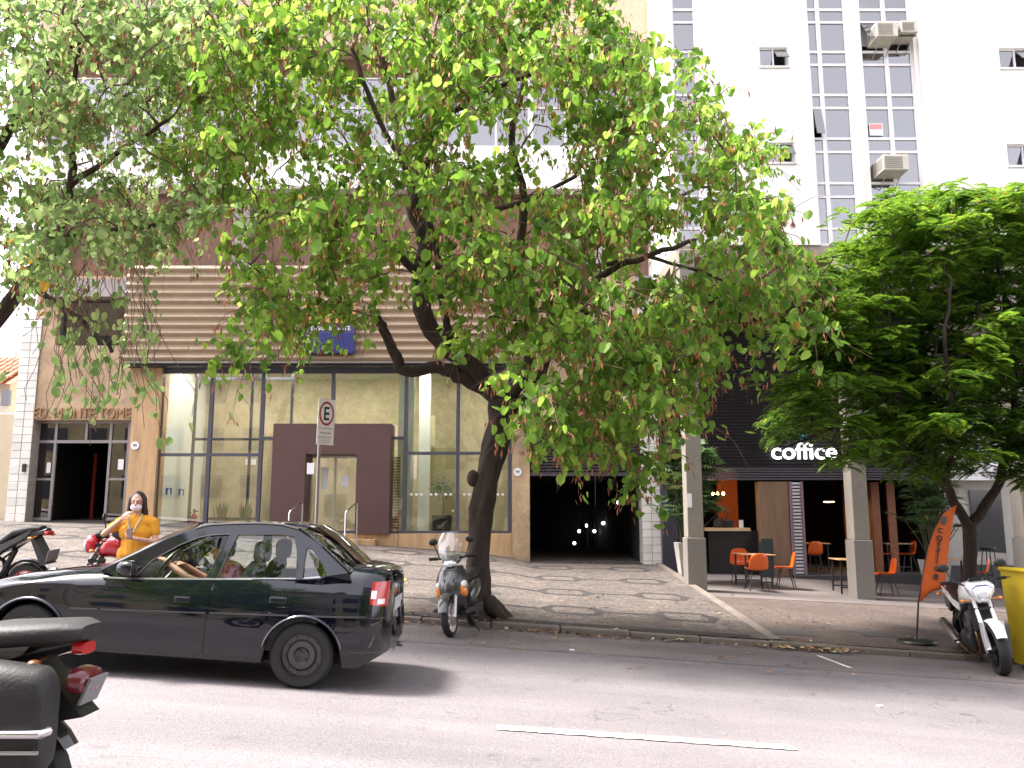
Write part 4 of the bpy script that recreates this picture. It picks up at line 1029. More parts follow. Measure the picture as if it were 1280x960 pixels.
    for s in (-1, 1):
        m = MB(); m.tube([(-u, s*(y-.02), z+.006) for u, z, y in rw], .022, 6); B(m, 'rear_pillar', paint, smooth=60)
        m = MB(); m.tube([(-u, s*(y-.01), z+.002) for u, z, y in ws], .022, 6); B(m, 'front_pillar', paint, smooth=60)
        m = MB(); m.tube([(-u, s*(y-.005), z+.006) for u, z, y in rl], .014, 6); B(m, 'drip_rail', BLACK, smooth=60)
    # mirrors
    for s in (-1, 1):
        u, z = cpx(158, 708); yy = gh_y(u, .93)
        m = MB(); m.loftx([(-.085,0,.05,.035),(-.06,0,.075,.06),(0,0,.085,.072),(.045,0,.085,.07),(.055,0,.08,.064)], 14, 3); m.xf(Matrix.Translation((-u, s*(yy+.12), z)))
        mi = B(m, 'door_mirror', paint, smooth=50)
        m = MB(); m.box(-u+.0555, s*(yy+.12)-.072, z-.052, -u+.058, s*(yy+.12)+.072, z+.052); B(m, 'mirror_glass', CHROME, mi)
        m = MB(); m.tube([(-u-.01, s*(yy-.03), z-.06), (-u, s*(yy+.10), z-.04)], .025, 8); B(m, 'mirror_arm', BLACK, mi)
    # cabin: seats, dashboard, wheel
    m = MB(); m.box(-2.62, -.66, .30, -.72, .66, .36); B(m, 'cabin_floor', SEATM)
    for s in (-1, 1):
        m = MB(); m.box(-2.6, s*.70, .3, -.75, s*.735, .80); B(m, 'door_lining', SEATM)
    def seat(u, y):
        m = MB(); n_ = len(m.v); m.loftx([(-.26,.47,.24,.08),(0,.46,.25,.09),(.27,.48,.23,.08)], 12, 4); m.xf(Matrix.Translation((-u-.05, y, 0)))
        sb = len(m.v); m.loftx([(0,0,.22,.07),(.28,0,.24,.075),(.50,0,.21,.06),(.56,0,.15,.04)], 12, 3.5)
        m.xf(Matrix.Translation((-u+.23, y, .50)) @ Matrix.Rotation(R(-72), 4, 'Y'), sb)
        st_ = B(m, 'seat', SEATM, smooth=50)
        m = MB(); m.loftx([(-.05,0,.13,.09),(0,0,.14,.105),(.05,0,.12,.09)], 12, 3); m.xf(Matrix.Translation((-u+.43, y, 1.13))); B(m, 'headrest', SEATG, st_, smooth=50)
    seat(1.83, -.37); seat(1.83, .37)
    m = MB(); m.box(-1.15, -.6, .33, -.75, .6, .60); m.box(-.95, -.6, .60, -.72, .6, .98); B(m, 'rear_seat', SEATM, bevel=.05)
    for yy in (-.36, .36):
        m = MB(); m.loftx([(-.04,0,.12,.06),(0,0,.13,.07),(.04,0,.11,.06)], 12, 3); m.xf(Matrix.Translation((-.80, yy, 1.07))); B(m, 'rear_headrest', SEATM, smooth=50)
    m = MB(); m.loftx([(-2.72,.78,.66,.12),(-2.55,.80,.68,.14),(-2.40,.78,.68,.12),(-2.34,.74,.66,.08)], 14, 4); B(m, 'dashboard', BLACK, smooth=50)
    m = MB(); pts = [(.18*math.cos(2*math.pi*k/20), .18*math.sin(2*math.pi*k/20), 0) for k in range(21)]; m.tube(pts, .014, 6); m.tube([(-.17,0,0),(.17,0,0)], .012, 6); m.lathe([(.001,-.02),(.05,-.02),(.05,.015),(.001,.015)])
    m.xf(Matrix.Translation((-2.27, -.37, .93)) @ Matrix.Rotation(R(-62), 4, 'Y')); B(m, 'steering_wheel', BLACK, smooth=50)
    m = MB(); m.cbox((-2.12, .02, 1.24), (.02, .20, .06)); B(m, 'inner_mirror', BLACK)
    m = MB(); m.tube([(-1.7,.1,interp(TS,1.7)*0+1.43),(-1.6,.1,1.62)], .004, 5) if False else None
    # grille, plates, exhaust
    m = MB(); m.box(-CL-.012, -.34, .52, -CL+.02, .34, .60); B(m, 'grille', BLACK)
    m = MB(); m.tube([(.05, .42, .255), (-.3, .42, .27)], .024, 8); B(m, 'exhaust', STEEL)
    return car
NAVY = mat('black_paint', (.003,.004,.009), .04, coat=.25, spec=.55)
GREYP = mat('dark_bronze_paint', (.030,.025,.022), .18, metal=.35, coat=1.0, spec=.6)
Xr = P(494, 760, 7.75).x; Yc = 8.45
Xr += .02
sedan = make_car('sedan_car', 'glossy black four door sedan driving past, its driver in a black cap', NAVY, (Xr, Yc, zroad(Xr)), 0)
# ------------------------------------------------------------ two-wheelers (x forward, origin on the ground between the wheels)
def ring_wheel(par, x, r, tw, rimmat, spokes=5, rim_r=None, front=False):
    rr = rim_r or r*.72
    m = MB(); m.lathe([(rr,-tw*.42),(r*.90,-tw*.5),(r*.97,-tw*.3),(r,0),(r*.97,tw*.3),(r*.90,tw*.5),(rr,tw*.42)], (0,0,0), 'y', 28, closed=True)
    wv = m.build('wheel', RUBBER, par, smooth=50); wv.location = (x, 0, r)
    m = MB(); m.lathe([(rr,-tw*.40),(rr*.93,-tw*.36),(rr*.90,0),(rr*.93,tw*.36),(rr,tw*.40)], (0,0,0), 'y', 28, closed=True); m.lathe([(.001,-.05),(.045,-.05),(.045,.05),(.001,.05)], (0,0,0), 'y', 14)
    for k in range(spokes):
        a = 2*math.pi*k/spokes+.3; m.tube([(.03*math.cos(a),0,.03*math.sin(a)), (rr*.93*math.cos(a+.1),0,rr*.93*math.sin(a+.1))], [.016,.012], 6)
    m.build('rim', rimmat, wv, smooth=50)
    m = MB(); m.lathe([(.05,tw*.55),(rr*.62,tw*.55),(rr*.62,tw*.62),(.05,tw*.62)], (0,0,0), 'y', 24, closed=True); m.build('brake_disc', STEEL, wv, smooth=30)
    return wv
def arc_fender(r, a0, a1, w_, th, n=12):
    m = MB(); rs = []
    for k in range(n+1):
        a = R(a0+(a1-a0)*k/n); c, s_ = math.cos(a), math.sin(a); t = w_*(.75+.25*math.sin(math.pi*k/n))
        rs.append([(r*c, -t, r*s_), ((r+.018)*c, -t*.6, (r+.018)*s_), ((r+.026)*c, 0, (r+.026)*s_), ((r+.018)*c, t*.6, (r+.018)*s_), (r*c, t, r*s_), ((r-th)*c, t*.9, (r-th)*s_), ((r-th)*c, -t*.9, (r-th)*s_)])
    return m.rings(rs)
def motorcycle(name, label, loc, heading, body, tank, accent, rimmat, lean=5, naked=True, steer=0, group='motorcycles parked at the kerb', seat_rise=0, plastics=None, ms=1):
    c = thing(name, label, 'motorcycle', loc, (0,0,0), group)
    M = Matrix.Rotation(heading, 4, 'Z') @ Matrix.Rotation(R(lean), 4, 'X'); c.rotation_euler = M.to_euler()
    r = .30; wb = .68; pl = plastics or body
    B = lambda m, nm, mt, par=None, **k: m.build(nm, mt, par or c, **k)
    ring_wheel(c, -wb, r, .16 if naked else .10, rimmat); fw = ring_wheel(c, wb, r, .125 if naked else .09, rimmat)
    hx, hz = wb-.33, .98
    m = MB()
    for s in (-1, 1): m.tube([(wb, s*.085, r), (wb-.13, s*.085, .60), (hx, s*.085, hz)], [.028,.026,.022], 10)
    fk = B(m, 'fork', STEEL if not naked else body, smooth=60)
    m = MB(); m.box(hx-.03, -.11, hz-.06, hx+.07, .11, hz-.02); m.box(hx+.05, -.11, hz-.24, hx+.14, .11, hz-.21); B(m, 'fork_yoke', BLACK)
    f = arc_fender(r+.035, 30, 165, .075, .008); f.xf(Matrix.Translation((wb,0,r))); B(f, 'front_fender', body, smooth=60)
    if naked:
        m = MB()
        for s in (-1, 1): m.prism([(wb-.10, .62), (wb+.05, .62), (wb+.02, .34), (wb-.04, .26), (wb-.10, .40)], s*.10, s*.118)
        B(m, 'fork_guard', body)
    # handlebar, grips, mirrors
    m = MB(); m.tube([(hx-.12,-.38,hz+.09),(hx-.05,-.22,hz+.10),(hx+.02,-.08,hz+.02),(hx+.02,.08,hz+.02),(hx-.05,.22,hz+.10),(hx-.12,.38,hz+.09)], .012, 8); hb = B(m, 'handlebar', BLACK, smooth=60)
    for s in (-1, 1):
        m = MB(); m.tube([(hx-.12,s*.38,hz+.09),(hx-.085,s*.26,hz+.095)], .02, 8); m.tube([(hx-.02,s*.40,hz+.10),(hx-.02,s*.26,hz+.11)], .008, 6); B(m, 'grip', RUBBER, hb, smooth=60)
        m = MB(); m.tube([(hx-.06,s*.24,hz+.11),(hx-.04,s*.30,hz+.25)], .007, 6); m.ball((hx-.04,s*.33,hz+.28), (.02,.075,.05), 12, 8); B(m, 'mirror', BLACK, hb, smooth=60)
    m = MB(); m.loftx([(hx-.05,hz+.09,.07,.03),(hx+.03,hz+.10,.08,.05),(hx+.09,hz+.08,.07,.04)], 12, 3); B(m, 'dash', BLACK, smooth=50)
    # headlight
    m = MB()
    if naked: m.rings([[(x, a*y*k, hz+z*k+dz) for a, y, z in ((-1,.10,.10),(1,.10,.10),(1,.165,.055),(1,.15,-.02),(1,.06,-.15),(-1,.06,-.15),(-1,.15,-.02),(-1,.165,.055))] for x, k, dz in ((hx+.0,.75,0),(hx+.10,1,0),(hx+.19,.92,-.01),(hx+.235,.62,-.03))])
    else: m.loftx([(hx+.04,hz-.02,.07,.07),(hx+.10,hz-.01,.115,.115),(hx+.17,hz-.02,.11,.11),(hx+.20,hz-.03,.07,.07)], 16, 2.2)
    hd = B(m, 'headlight_cowl', body, smooth=28 if naked else 60, bevel=.008 if naked else 0)
    if naked:
        m = MB(); m.tube([(hx+.215,s_*y,hz+z) for s_, y, z in ((-1,.055,.055),(1,.055,.055),(1,.105,.02),(1,.085,-.05),(1,.03,-.115),(-1,.03,-.115),(-1,.085,-.05),(-1,.105,.02),(-1,.055,.055))], .013, 6); B(m, 'headlight_surround', PUR, hd, smooth=60)
    m = MB(); m.loftx([(hx+.16,hz-.045,.085,.075),(hx+.235,hz-.05,.075,.062),(hx+.255,hz-.055,.04,.035)] if naked else [(hx+.15,hz-.03,.095,.09),(hx+.205,hz-.035,.075,.07),(hx+.225,hz-.04,.03,.03)], 14, 2.6); B(m, 'headlight', mat('headlamp', (.7,.72,.78), .08, coat=1, metal=.4), hd, smooth=60)
    for s in (-1, 1):
        m = MB(); m.tube([(hx+.08,s*.08,hz-.12),(hx+.08,s*.20,hz-.12)], .008, 6); m.ball((hx+.085,s*.215,hz-.12), (.035,.03,.022), 10, 6); B(m, 'indicator', AMB, smooth=60)
    # tank, seat, tail
    m = MB(); m.loftx([(-.12,.80,.11,.09),(-.02,.86,.15,.13),(.12,.92,.17,.15),(.26,.93,.16,.13),(.36,.90,.11,.09),(.40,.88,.06,.05)], 16, 2.6); tk = B(m, 'tank', tank, smooth=60)
    m = MB(); m.lathe([(.001,0),(.035,0),(.035,.02),(.001,.02)], (.16,0,1.07), 'z', 14); B(m, 'filler_cap', CHROME, tk)
    sr = seat_rise
    m = MB(); m.loftx([(.0,.80,.10,.05),(-.14,.81,.14,.055),(-.38,.83+sr*.3,.14,.055),(-.55,.88+sr,.12,.05),(-.78,.92+sr,.10,.05),(-.90,.93+sr,.06,.03)], 14, 3.2); B(m, 'seat', mat('seat_vinyl', (.010,.0095,.010), .55, bump=.1), smooth=55)
    m = MB(); m.loftx([(-.10,.73,.12,.06),(-.40,.77+sr*.3,.13,.06),(-.70,.84+sr,.10,.055),(-.98,.90+sr,.05,.035)], 14, 2.8); tl = B(m, 'tail', pl, smooth=55)
    for s in (-1, 1):
        m = MB(); m.prism([(-.08,.78),(-.42,.82+sr*.3),(-.86,.93+sr),(-.80,.86+sr),(-.40,.72+sr*.3),(-.12,.68)], s*.125, s*.142); B(m, 'side_stripe', accent, tl)
        m = MB(); m.tube([(-.86,s*.05,.84+sr),(-.88,s*.17,.83+sr)], .008, 6); m.ball((-.88,s*.19,.83+sr), (.03,.03,.02), 10, 6); B(m, 'indicator', AMB, tl, smooth=60)
    m = MB(); m.loftx([(-.97,.875+sr,.07,.03),(-1.01,.87+sr,.06,.025)], 12, 3); B(m, 'tail_light', REDL, tl, smooth=50)
    m = MB(); m.prism([(-.82,.84+sr),(-1.02,.62),(-1.04,.60),(-.92,.58),(-.78,.80+sr)], -.075, .075); B(m, 'rear_fender', BLACK)
    m = MB(); m.cbox((-1.04,0,.70), (.012,.19,.14), Matrix.Rotation(R(-18), 3, 'Y')); B(m, 'licence_plate', mat('plate_dim', (.16,.16,.17), .5))
    f = arc_fender(r+.03, 20, 150, .07, .008); f.xf(Matrix.Translation((-wb,0,r))); B(f, 'hugger', BLACK if naked else body, smooth=60)
    # frame, engine, exhaust
    m = MB()
    for s in (-1, 1):
        m.tube([(hx-.02,s*.03,hz-.05),(.05,s*.12,.74),(-.22,s*.12,.60),(-.26,s*.12,.36)], .026, 8); m.tube([(hx-.0,s*.03,hz-.16),(.30,s*.10,.50),(.18,s*.10,.22),(-.22,s*.11,.20)], .018, 8)
        m.tube([(-.24,s*.10,.36),(-wb,s*.10,r)], [.032,.024], 8); m.tube([(-.20,s*.10,.62),(-.70,s*.09,.82+sr)], .014, 6)
    B(m, 'frame', BLACK, smooth=60)
    m = MB(); m.box(-.22,-.14,.20,.16,.14,.44); m.loftx([(-.20,.34,.17,.13),(.0,.33,.19,.15),(.14,.32,.16,.12)], 14, 3); en = B(m, 'engine', mat('engine', (.045,.044,.048), .4, metal=.6, var=.2), bevel=.015)
    m = MB(); Mc = Matrix.Translation((.10,0,.46)) @ Matrix.Rotation(R(22), 4, 'Y')
    for k in range(7): b0 = len(m.v); m.cbox((0,0,.0+k*.035), (.20,.26 if naked else .18,.018)); m.xf(Mc, b0)
    b0 = len(m.v); m.cbox((0,0,.11), (.16,.22,.28)); m.xf(Mc, b0); B(m, 'cylinder_head', STEEL, en)
    m = MB()
    for k, s in enumerate(((-.06,-.02,.02,.06) if naked else (0,))):
        m.tube([(.22,s*1.3,.58),(.33,s*1.4-.02,.46),(.30,s-.03,.24),(.12,-.09+s*.3,.16),(-.15,-.13,.17)], .02, 8)
    m.tube([(-.12,-.13,.17),(-.35,-.16,.24)], .03, 8); B(m, 'exhaust_pipes', mat('burnt_steel', (.30,.20,.13), .3, metal=1, var=.3), smooth=60)
    m = MB(); m.tube([(-.33,-.165*ms,.23),(-.42,-.17*ms,.27),(-.92,-.19*ms,.46),(-.95,-.19*ms,.47)], [.035,.055,.058,.045], 14); B(m, 'muffler', STEEL, smooth=50)
    m = MB(); m.tube([(-.30,0,.44),(-.50,0,.76)], .035, 8); m.tube([(-.15,.14,.22),(-.10,.30,.0-.0)], .012, 6)
    for s in (-1, 1): m.tube([(-.25,s*.14,.30),(-.22,s*.25,.30)], .012, 6)
    B(m, 'stand', BLACK, smooth=60)
    m = MB(); m.prism([(.36,.80),(.42,.50),(.38,.48),(.32,.78)], -.14, .14); B(m, 'radiator', DARK)
    return c
WHP = mat('white_gloss', (.80,.80,.84), .15, coat=1); PUR = mat('violet_decal', (.10,.08,.30), .3)
BKP = mat('black_gloss', (.018,.018,.02), .2, coat=.8); RDP = mat('red_gloss', (.50,.012,.03), .15, coat=1)
GRYP = mat('grey_gloss', (.055,.053,.054), .24, metal=.4, coat=.6)
def onroad(px, py): g = gpix(px, py); return Vector((g.x, g.y, zroad(g.x)))
def bike_at(fx, fy, rx, ry, **k):
    a, b = onroad(fx, fy), onroad(rx, ry); d = (a-b); d.z = 0; d.normalize(); cpos = a - d*.68; cpos.z = zroad(cpos.x) + .004
    return motorcycle(loc=cpos, heading=math.atan2(d.y, d.x), **k)
bike_at(1252, 843, 1190, 811, name='motorcycle', label='white naked motorcycle with bare engine parked in front of the yellow skip', body=WHP, tank=WHP, accent=WHP, rimmat=RIMB, lean=7, plastics=BKP).scale = (1.1, 1.1, 1.1)
kk = onroad(150, 742)
b2 = motorcycle('motorcycle', 'red motorcycle with chrome headlight parked behind the black sedan', Vector((-4.78, 10.75, zroad(-4.78)+.0)), R(196), RDP, RDP, RDP, CHROME, lean=7, naked=False, plastics=BKP)
b3 = motorcycle('motorcycle', 'black motorcycle with raised tail and yellow stripe parked beside the red one', Vector((-6.72, 10.95, zroad(-6.72)+.0)), R(168), BKP, BKP, BKP, RDP, lean=-6, naked=False, seat_rise=.10, plastics=BKP)

mx = P(142, 870, 3.75).x - 1.13
b4 = motorcycle('motorcycle', 'dark motorcycle ridden past close by, with red tail light and bright silencer', Vector((mx, 3.75, zroad(mx)+.004)), R(180), BKP, BKP, GRYP, RIMB, lean=0, naked=False, group=None, plastics=BKP, ms=-1)
B4 = lambda m, nm, mt, par=None, **k: m.build(nm, mt, par or b4, **k)
for ch in list(b4.children) + [g for h in b4.children for g in h.children]:
    if ch.name.startswith('indicator'): ch.data.materials[0] = mat('smoked_amber', (.10,.035,.01), .3)
    if ch.name.startswith('licence'): ch.scale = (1, .8, .8); ch.location = (0, 0, .14)
LTH = mat('bag_leather', (.010,.009,.010), .6, var=.2, scale=9, bump=.2)
for s_ in (1,):                                       # saddle bags with a bright guard bar
    m = MB(); m.loftx([(-.99,.62,.07,.17,s_*.24),(-.95,.62,.10,.21,s_*.24),(-.70,.63,.11,.23,s_*.24),(-.40,.63,.10,.22,s_*.24),(-.36,.63,.07,.18,s_*.24)], 16, 4); pn = B4(m, 'saddle_bag', LTH, smooth=50)
    m = MB(); m.tube([(-1.02,s_*.30,.60),(-1.02,s_*.355,.60),(-.36,s_*.355,.60),(-.36,s_*.30,.60)], .018, 8); B4(m, 'guard_bar', CHROME, pn, smooth=60)
    m = MB(); m.tube([(-1.01,s_*.345,.53),(-.40,s_*.345,.53)], .008, 6); B4(m, 'strap', STEEL, pn, smooth=60)
m = MB(); m.loftx([(-.98,.74,.11,.055),(-1.03,.735,.10,.05),(-1.05,.73,.06,.03)], 14, 3); B4(m, 'brake_light', REDD, smooth=50)
m = MB(); m.loftx([(-.40,.90,.17,.05),(-.62,.925,.18,.055),(-.95,.94,.16,.05),(-1.02,.94,.10,.03)], 14, 3.4); B4(m, 'pillion_seat', LTH, smooth=55)
# scooter by the tree
def scooter(loc, heading, lean):
    c = thing('scooter', 'grey scooter with tall clear windscreen parked against the tree trunk', 'scooter', loc)
    c.rotation_euler = (Matrix.Rotation(heading, 4, 'Z') @ Matrix.Rotation(R(lean), 4, 'X')).to_euler()
    B = lambda m, nm, mt, par=None, **k: m.build(nm, mt, par or c, **k)
    r = .265; wb = .62; PK = mat('scooter_rim', (.55,.46,.47), .35, metal=.5)
    ring_wheel(c, wb, r, .10, PK, 5, r*.74); ring_wheel(c, -wb, r, .11, PK, 5, r*.74)
    f = arc_fender(r+.05, 18, 178, .085, .01); f.xf(Matrix.Translation((wb,0,r))); B(f, 'front_fender', GRYP, smooth=60)
    m = MB()
    for s in (-1, 1): m.tube([(wb,s*.075,r),(wb-.20,s*.075,.68)], .026, 10)
    B(m, 'fork', mat('fork_pale', (.62,.60,.60), .35, metal=.3), smooth=60)
    # front shield
    def shell(rows, th): 
        g = MB(); n = len(rows[0])
        for q in (0, 1):
            for row in rows: g.v += [(x - q*th, y, z) for x, y, z in row]
        k = len(rows)*n
        for q in (0, k):
            for i in range(len(rows)-1):
                for j in range(n-1): g.f.append((q+i*n+j, q+i*n+j+1, q+(i+1)*n+j+1, q+(i+1)*n+j))
        for i in range(len(rows)-1):
            for j in (0, n-1): g.f.append((i*n+j, (i+1)*n+j, k+(i+1)*n+j, k+i*n+j))
        for j in range(n-1):
            for i in (0, len(rows)-1): g.f.append((i*n+j, i*n+j+1, k+i*n+j+1, k+i*n+j))
        return g
    rows = []
    for z, hw, x0, bl in ((.40,.14,.40,.08),(.50,.20,.40,.12),(.62,.24,.385,.15),(.74,.235,.36,.14),(.86,.20,.33,.11),(.95,.15,.30,.07)):
        rows.append([(x0 + bl*(1-t*t), hw*t, z) for t in [-1,-.75,-.5,-.25,0,.25,.5,.75,1]])
    sh = B(shell(rows, .05), 'front_shield', GRYP, smooth=50)
    m = MB(); m.prism([(-.05,.92),(.05,.92),(.012,.56),(-.012,.56)], .0, .0) if False else None
    vs = [(.10,.90),(.02,.58),(-.02,.58),(-.10,.90)]
    m = MB(); m.add([(.335+.15*(1-(y/.22)**2)+.012 - (z-.6)*.16, y, z) for y, z in vs] + [(.30, y, z) for y, z in vs], [(0,1,2,3),(0,4,5,1),(1,5,6,2),(2,6,7,3),(3,7,4,0)]); B(m, 'nose_panel', mat('nose_dark', (.06,.062,.068), .3, coat=.5), sh)
    for s in (-1, 1):
        m = MB(); m.tube([(.48,s*.075,.78),(.505,s*.03,.60)], .009, 6); B(m, 'vent', BLACK, sh)
        m = MB(); m.loftx([(.36,.60,.045,.09,s*.185),(.42,.60,.05,.085,s*.175),(.47,.61,.03,.05,s*.165)], 12, 2.4); B(m, 'indicator', AMB, smooth=60)
        m = MB(); m.loftx([(.36,.70,.035,.05,s*.195),(.43,.69,.035,.045,s*.185),(.46,.69,.02,.025,s*.18)], 12, 2.4); B(m, 'side_light', CLRL, smooth=60)
    # handlebar cowl with headlight
    m = MB(); m.loftx([(.16,1.05,.10,.05),(.24,1.05,.15,.075),(.32,1.03,.13,.075),(.39,1.00,.08,.055)], 14, 2.4); cw_ = B(m, 'handlebar_cowl', BKP, smooth=60)
    m = MB(); m.loftx([(.33,1.0,.105,.055),(.39,.985,.09,.05),(.42,.975,.05,.03)], 14, 2.4); B(m, 'headlight', mat('headlamp', (.7,.72,.78), .08, coat=1, metal=.4), cw_, smooth=60)
    m = MB(); m.tube([(.17,-.36,1.07),(.22,-.15,1.06),(.22,.15,1.06),(.17,.36,1.07)], .014, 8); B(m, 'handlebar', BLACK, smooth=60)
    for s in (-1, 1):
        m = MB(); m.tube([(.17,s*.36,1.07),(.19,s*.23,1.065)], .022, 8); m.tube([(.25,s*.35,1.08),(.24,s*.2,1.08)], .008, 6); B(m, 'grip', RUBBER, smooth=60)
        m = MB(); m.tube([(.20,s*.20,1.08),(.19,s*.27,1.27)], .008, 6); m.ball((.19,s*.28,1.31), (.022,.07,.052), 12, 8); B(m, 'mirror', BLACK, smooth=60)
    rows = []
    for z, hw, x0 in ((1.04,.13,.36),(1.14,.17,.34),(1.25,.18,.31),(1.35,.165,.27),(1.43,.12,.235)):
        rows.append([(x0+.07*(1-t*t)-.02, hw*t, z) for t in [-1,-.6,-.2,.2,.6,1]])
    g = MB(); n = 6
    for row in rows: g.v += row
    for i in range(len(rows)-1):
        for j in range(n-1): g.f.append((i*n+j, i*n+j+1, (i+1)*n+j+1, (i+1)*n+j))
    B(g, 'windscreen', glass('screen', (.88,.89,.93), 1.5, boost=.10, body=.10, bodycol=(.8,.8,.85)), smooth=60)
    # inner shield, floor board, body, seat
    m = MB(); m.prism([(.31,.95),(.34,.60),(.33,.33),(.27,.33),(.27,.60),(.24,.93)], -.17, .17); B(m, 'leg_shield', BLACK, bevel=.03)
    m = MB(); m.box(-.25,-.17,.26,.33,.17,.33); B(m, 'floor_board', BLACK, bevel=.02)
    m = MB(); m.loftx([(-.12,.46,.13,.17),(-.25,.52,.18,.20),(-.55,.60,.18,.15),(-.80,.68,.13,.09),(-.92,.72,.07,.05)], 14, 2.8); B(m, 'rear_body', GRYP, smooth=55)
    m = MB(); m.loftx([(-.10,.72,.10,.04),(-.25,.75,.15,.06),(-.55,.78,.15,.06),(-.80,.82,.11,.05)], 14, 3); B(m, 'seat', mat('seat_vinyl', (.010,.0095,.010), .55, bump=.1), smooth=55)
    m = MB(); m.loftx([(-.93,.71,.09,.035),(-.97,.71,.07,.025)], 12, 3); B(m, 'tail_light', REDL, smooth=50)
    m = MB(); m.box(-.70,.06,.20,-.20,.16,.36); B(m, 'engine', DARK, bevel=.03)
    m = MB(); m.tube([(-.3,-.14,.22),(-.45,-.15,.26),(-.9,-.16,.34)], [.02,.05,.05], 12); B(m, 'muffler', STEEL, smooth=50)
    m = MB(); m.tube([(.05,.12,.27),(.10,.27,.0)], .012, 6); B(m, 'stand', BLACK)
    m = MB(); m.tube([(-.5,-.10,.45),(-.62,-.10,.27)], .025, 8); B(m, 'shock_absorber', BLACK)
    return c
sp = onroad(563, 797); hd_ = Vector((-.22, -1)).normalized()
cp = Vector((sp.x, sp.y)) - hd_*.62
scooter((cp.x, cp.y, zroad(cp.x)+.006), math.atan2(hd_.y, hd_.x), 6).scale = (.95, .95, .95)
# ------------------------------------------------------------ street furniture
# parking sign
sY = 15.6; base = P(397, 700, sY); sxp = P(397, 600, sY).x
sgn = thing('parking_sign', 'white parking sign with black E in red ring on a grey pole', 'sign', (sxp, sY, zpav(sxp, sY)))
z0 = zpav(sxp, sY)
zs1, zs0 = ZY(499, sY)-z0, ZY(556, sY)-z0
m = MB(); m.tube([(0,0,-.1),(.01,0,zs1-.05)], .03, 12); m.build('pole', mat('pole_grey', (.30,.27,.27), .5, metal=.3, var=.15), sgn, smooth=60)
w2 = .125; M = Matrix.Rotation(R(38), 4, 'Z') @ Matrix.Rotation(R(1.5), 4, 'Y')
SGW = mat('sign_face', (.78,.72,.70), .5, var=.06)
def SB(mb, nm, mt, **k): mb.xf(Matrix.Translation((.06,-.045,0)) @ M); return mb.build(nm, mt, sgn, **k)
w2 = .17
m = MB(); m.box(-w2, -.004, zs0, w2, .004, zs1); SB(m, 'plate', SGW)
cz = zs1 - .27
m = MB(); m.lathe([(.118,-.0065),(.148,-.0065),(.148,-.0045),(.118,-.0045)], (0,0,0), 'y', 36, closed=True); m.xf(Matrix.Translation((0,0,cz)) @ Matrix.Diagonal((1,1,1.55,1))); SB(m, 'red_ring', mat('sign_red', (.33,.03,.04), .5))
m = MB(); m.box(-.05,-.0065,cz-.125,-.015,-.0045,cz+.125)
for dz in (-.105, 0, .105): m.box(-.015,-.0065,cz+dz-.022,.055,-.0045,cz+dz+.022)
SB(m, 'letter_e', BLACK)
m = MB()
for zz, hw in ((zs0+.30,.14),(zs0+.14,.13)): m.box(-hw,-.006,zz,hw,-.0045,zz+.012)
for zz in (zs0+.105, zs0+.075, zs0+.045): m.box(-.12,-.006,zz,.11,-.0045,zz+.007)
for k in range(7): m.box(-.105+k*.031,-.006,zs0+.20,-.088+k*.031,-.0045,zs0+.235)
SB(m, 'small_print', mat('print_grey', (.2,.18,.18), .6))
m = MB(); m.tube([(0,0,zs1-.15),(.06,-.045,zs1-.15)], .012, 6); m.tube([(0,0,zs0+.12),(.06,-.045,zs0+.12)], .012, 6); m.build('bracket', STEEL, sgn)
# handrails at the bank step
for px, nm in ((371, 'bent chrome handrail in front of the brown portal, left of its door'), (440, 'bent chrome handrail in front of the brown portal, right of its door')):
    x = P(px, 650, YF-.5).x; zg = zpav(x, YF-.75)
    h = thing('handrail', nm.replace(', left of its door', ', on the side of the glazed waiting area').replace(', right of its door', ', beside the parking side of the door'), 'handrail', (x, YF-.75, zg), group='handrails at the bank door')
    h['label'] = 'bent chrome handrail beside the white notice on the brown portal' if px == 371 else 'bent chrome handrail at the bank door, on the side of the slatted terracotta screen'
    zt = ZY(627, YF) - zg; 
    m = MB(); m.tube([(-.07,-.25,-.02),(-.07,-.25,zt-.30),(-.05,-.2,zt-.24),(.10,.30,zt-.03),(.115,.34,zt-.05),(.115,.34,.0)], .022, 8); m.build('rail', CHROME, h, smooth=60)
    m = MB(); m.lathe([(.001,0),(.05,0),(.05,.012),(.001,.012)], (-.07,-.25,0), 'z', 14); m.build('foot_plate', STEEL, h)
# feather banner
bY = 13.2; g0 = P(1145, 796, bY); bz = zpav(g0.x, bY)
ban = thing('feather_banner', 'orange feather flag banner reading coffice on a round black foot', 'banner', (g0.x, bY, bz))
BO = mat('banner_orange', (.66,.12,.015), .7, var=.08, scale=3)
L_ = lambda px, py: (P(px, py, bY).x - g0.x, P(px, py, bY).z - bz)
pole = [(0,0), L_(1148, 752), L_(1157, 700), L_(1166, 665), L_(1178, 642), L_(1190, 631), L_(1195, 632)]
m = MB(); m.tube([(x, 0, z) for x, z in pole], [.016,.014,.013,.011,.01,.008,.006], 8); m.build('pole', BLACK, ban, smooth=60)
rgt = [L_(1150, 753), L_(1162, 741), L_(1180, 735), L_(1184, 700), L_(1187, 672), L_(1191, 645), L_(1195, 632)]
lft = [L_(1149, 752), L_(1153, 722), L_(1157, 700), L_(1161, 681), L_(1167, 664), L_(1178, 642), L_(1194, 631.5)]
m = MB(); nc = 6
for (a, b) in zip(lft, rgt):
    for j in range(nc+1):
        t = j/nc; x = a[0]+(b[0]-a[0])*t; z = a[1]+(b[1]-a[1])*t; m.v.append((x, -.012 + .010*math.sin(t*5+z*3)*t, z))
for i in range(len(lft)-1):
    for j in range(nc): m.f.append((i*(nc+1)+j, i*(nc+1)+j+1, (i+1)*(nc+1)+j+1, (i+1)*(nc+1)+j))
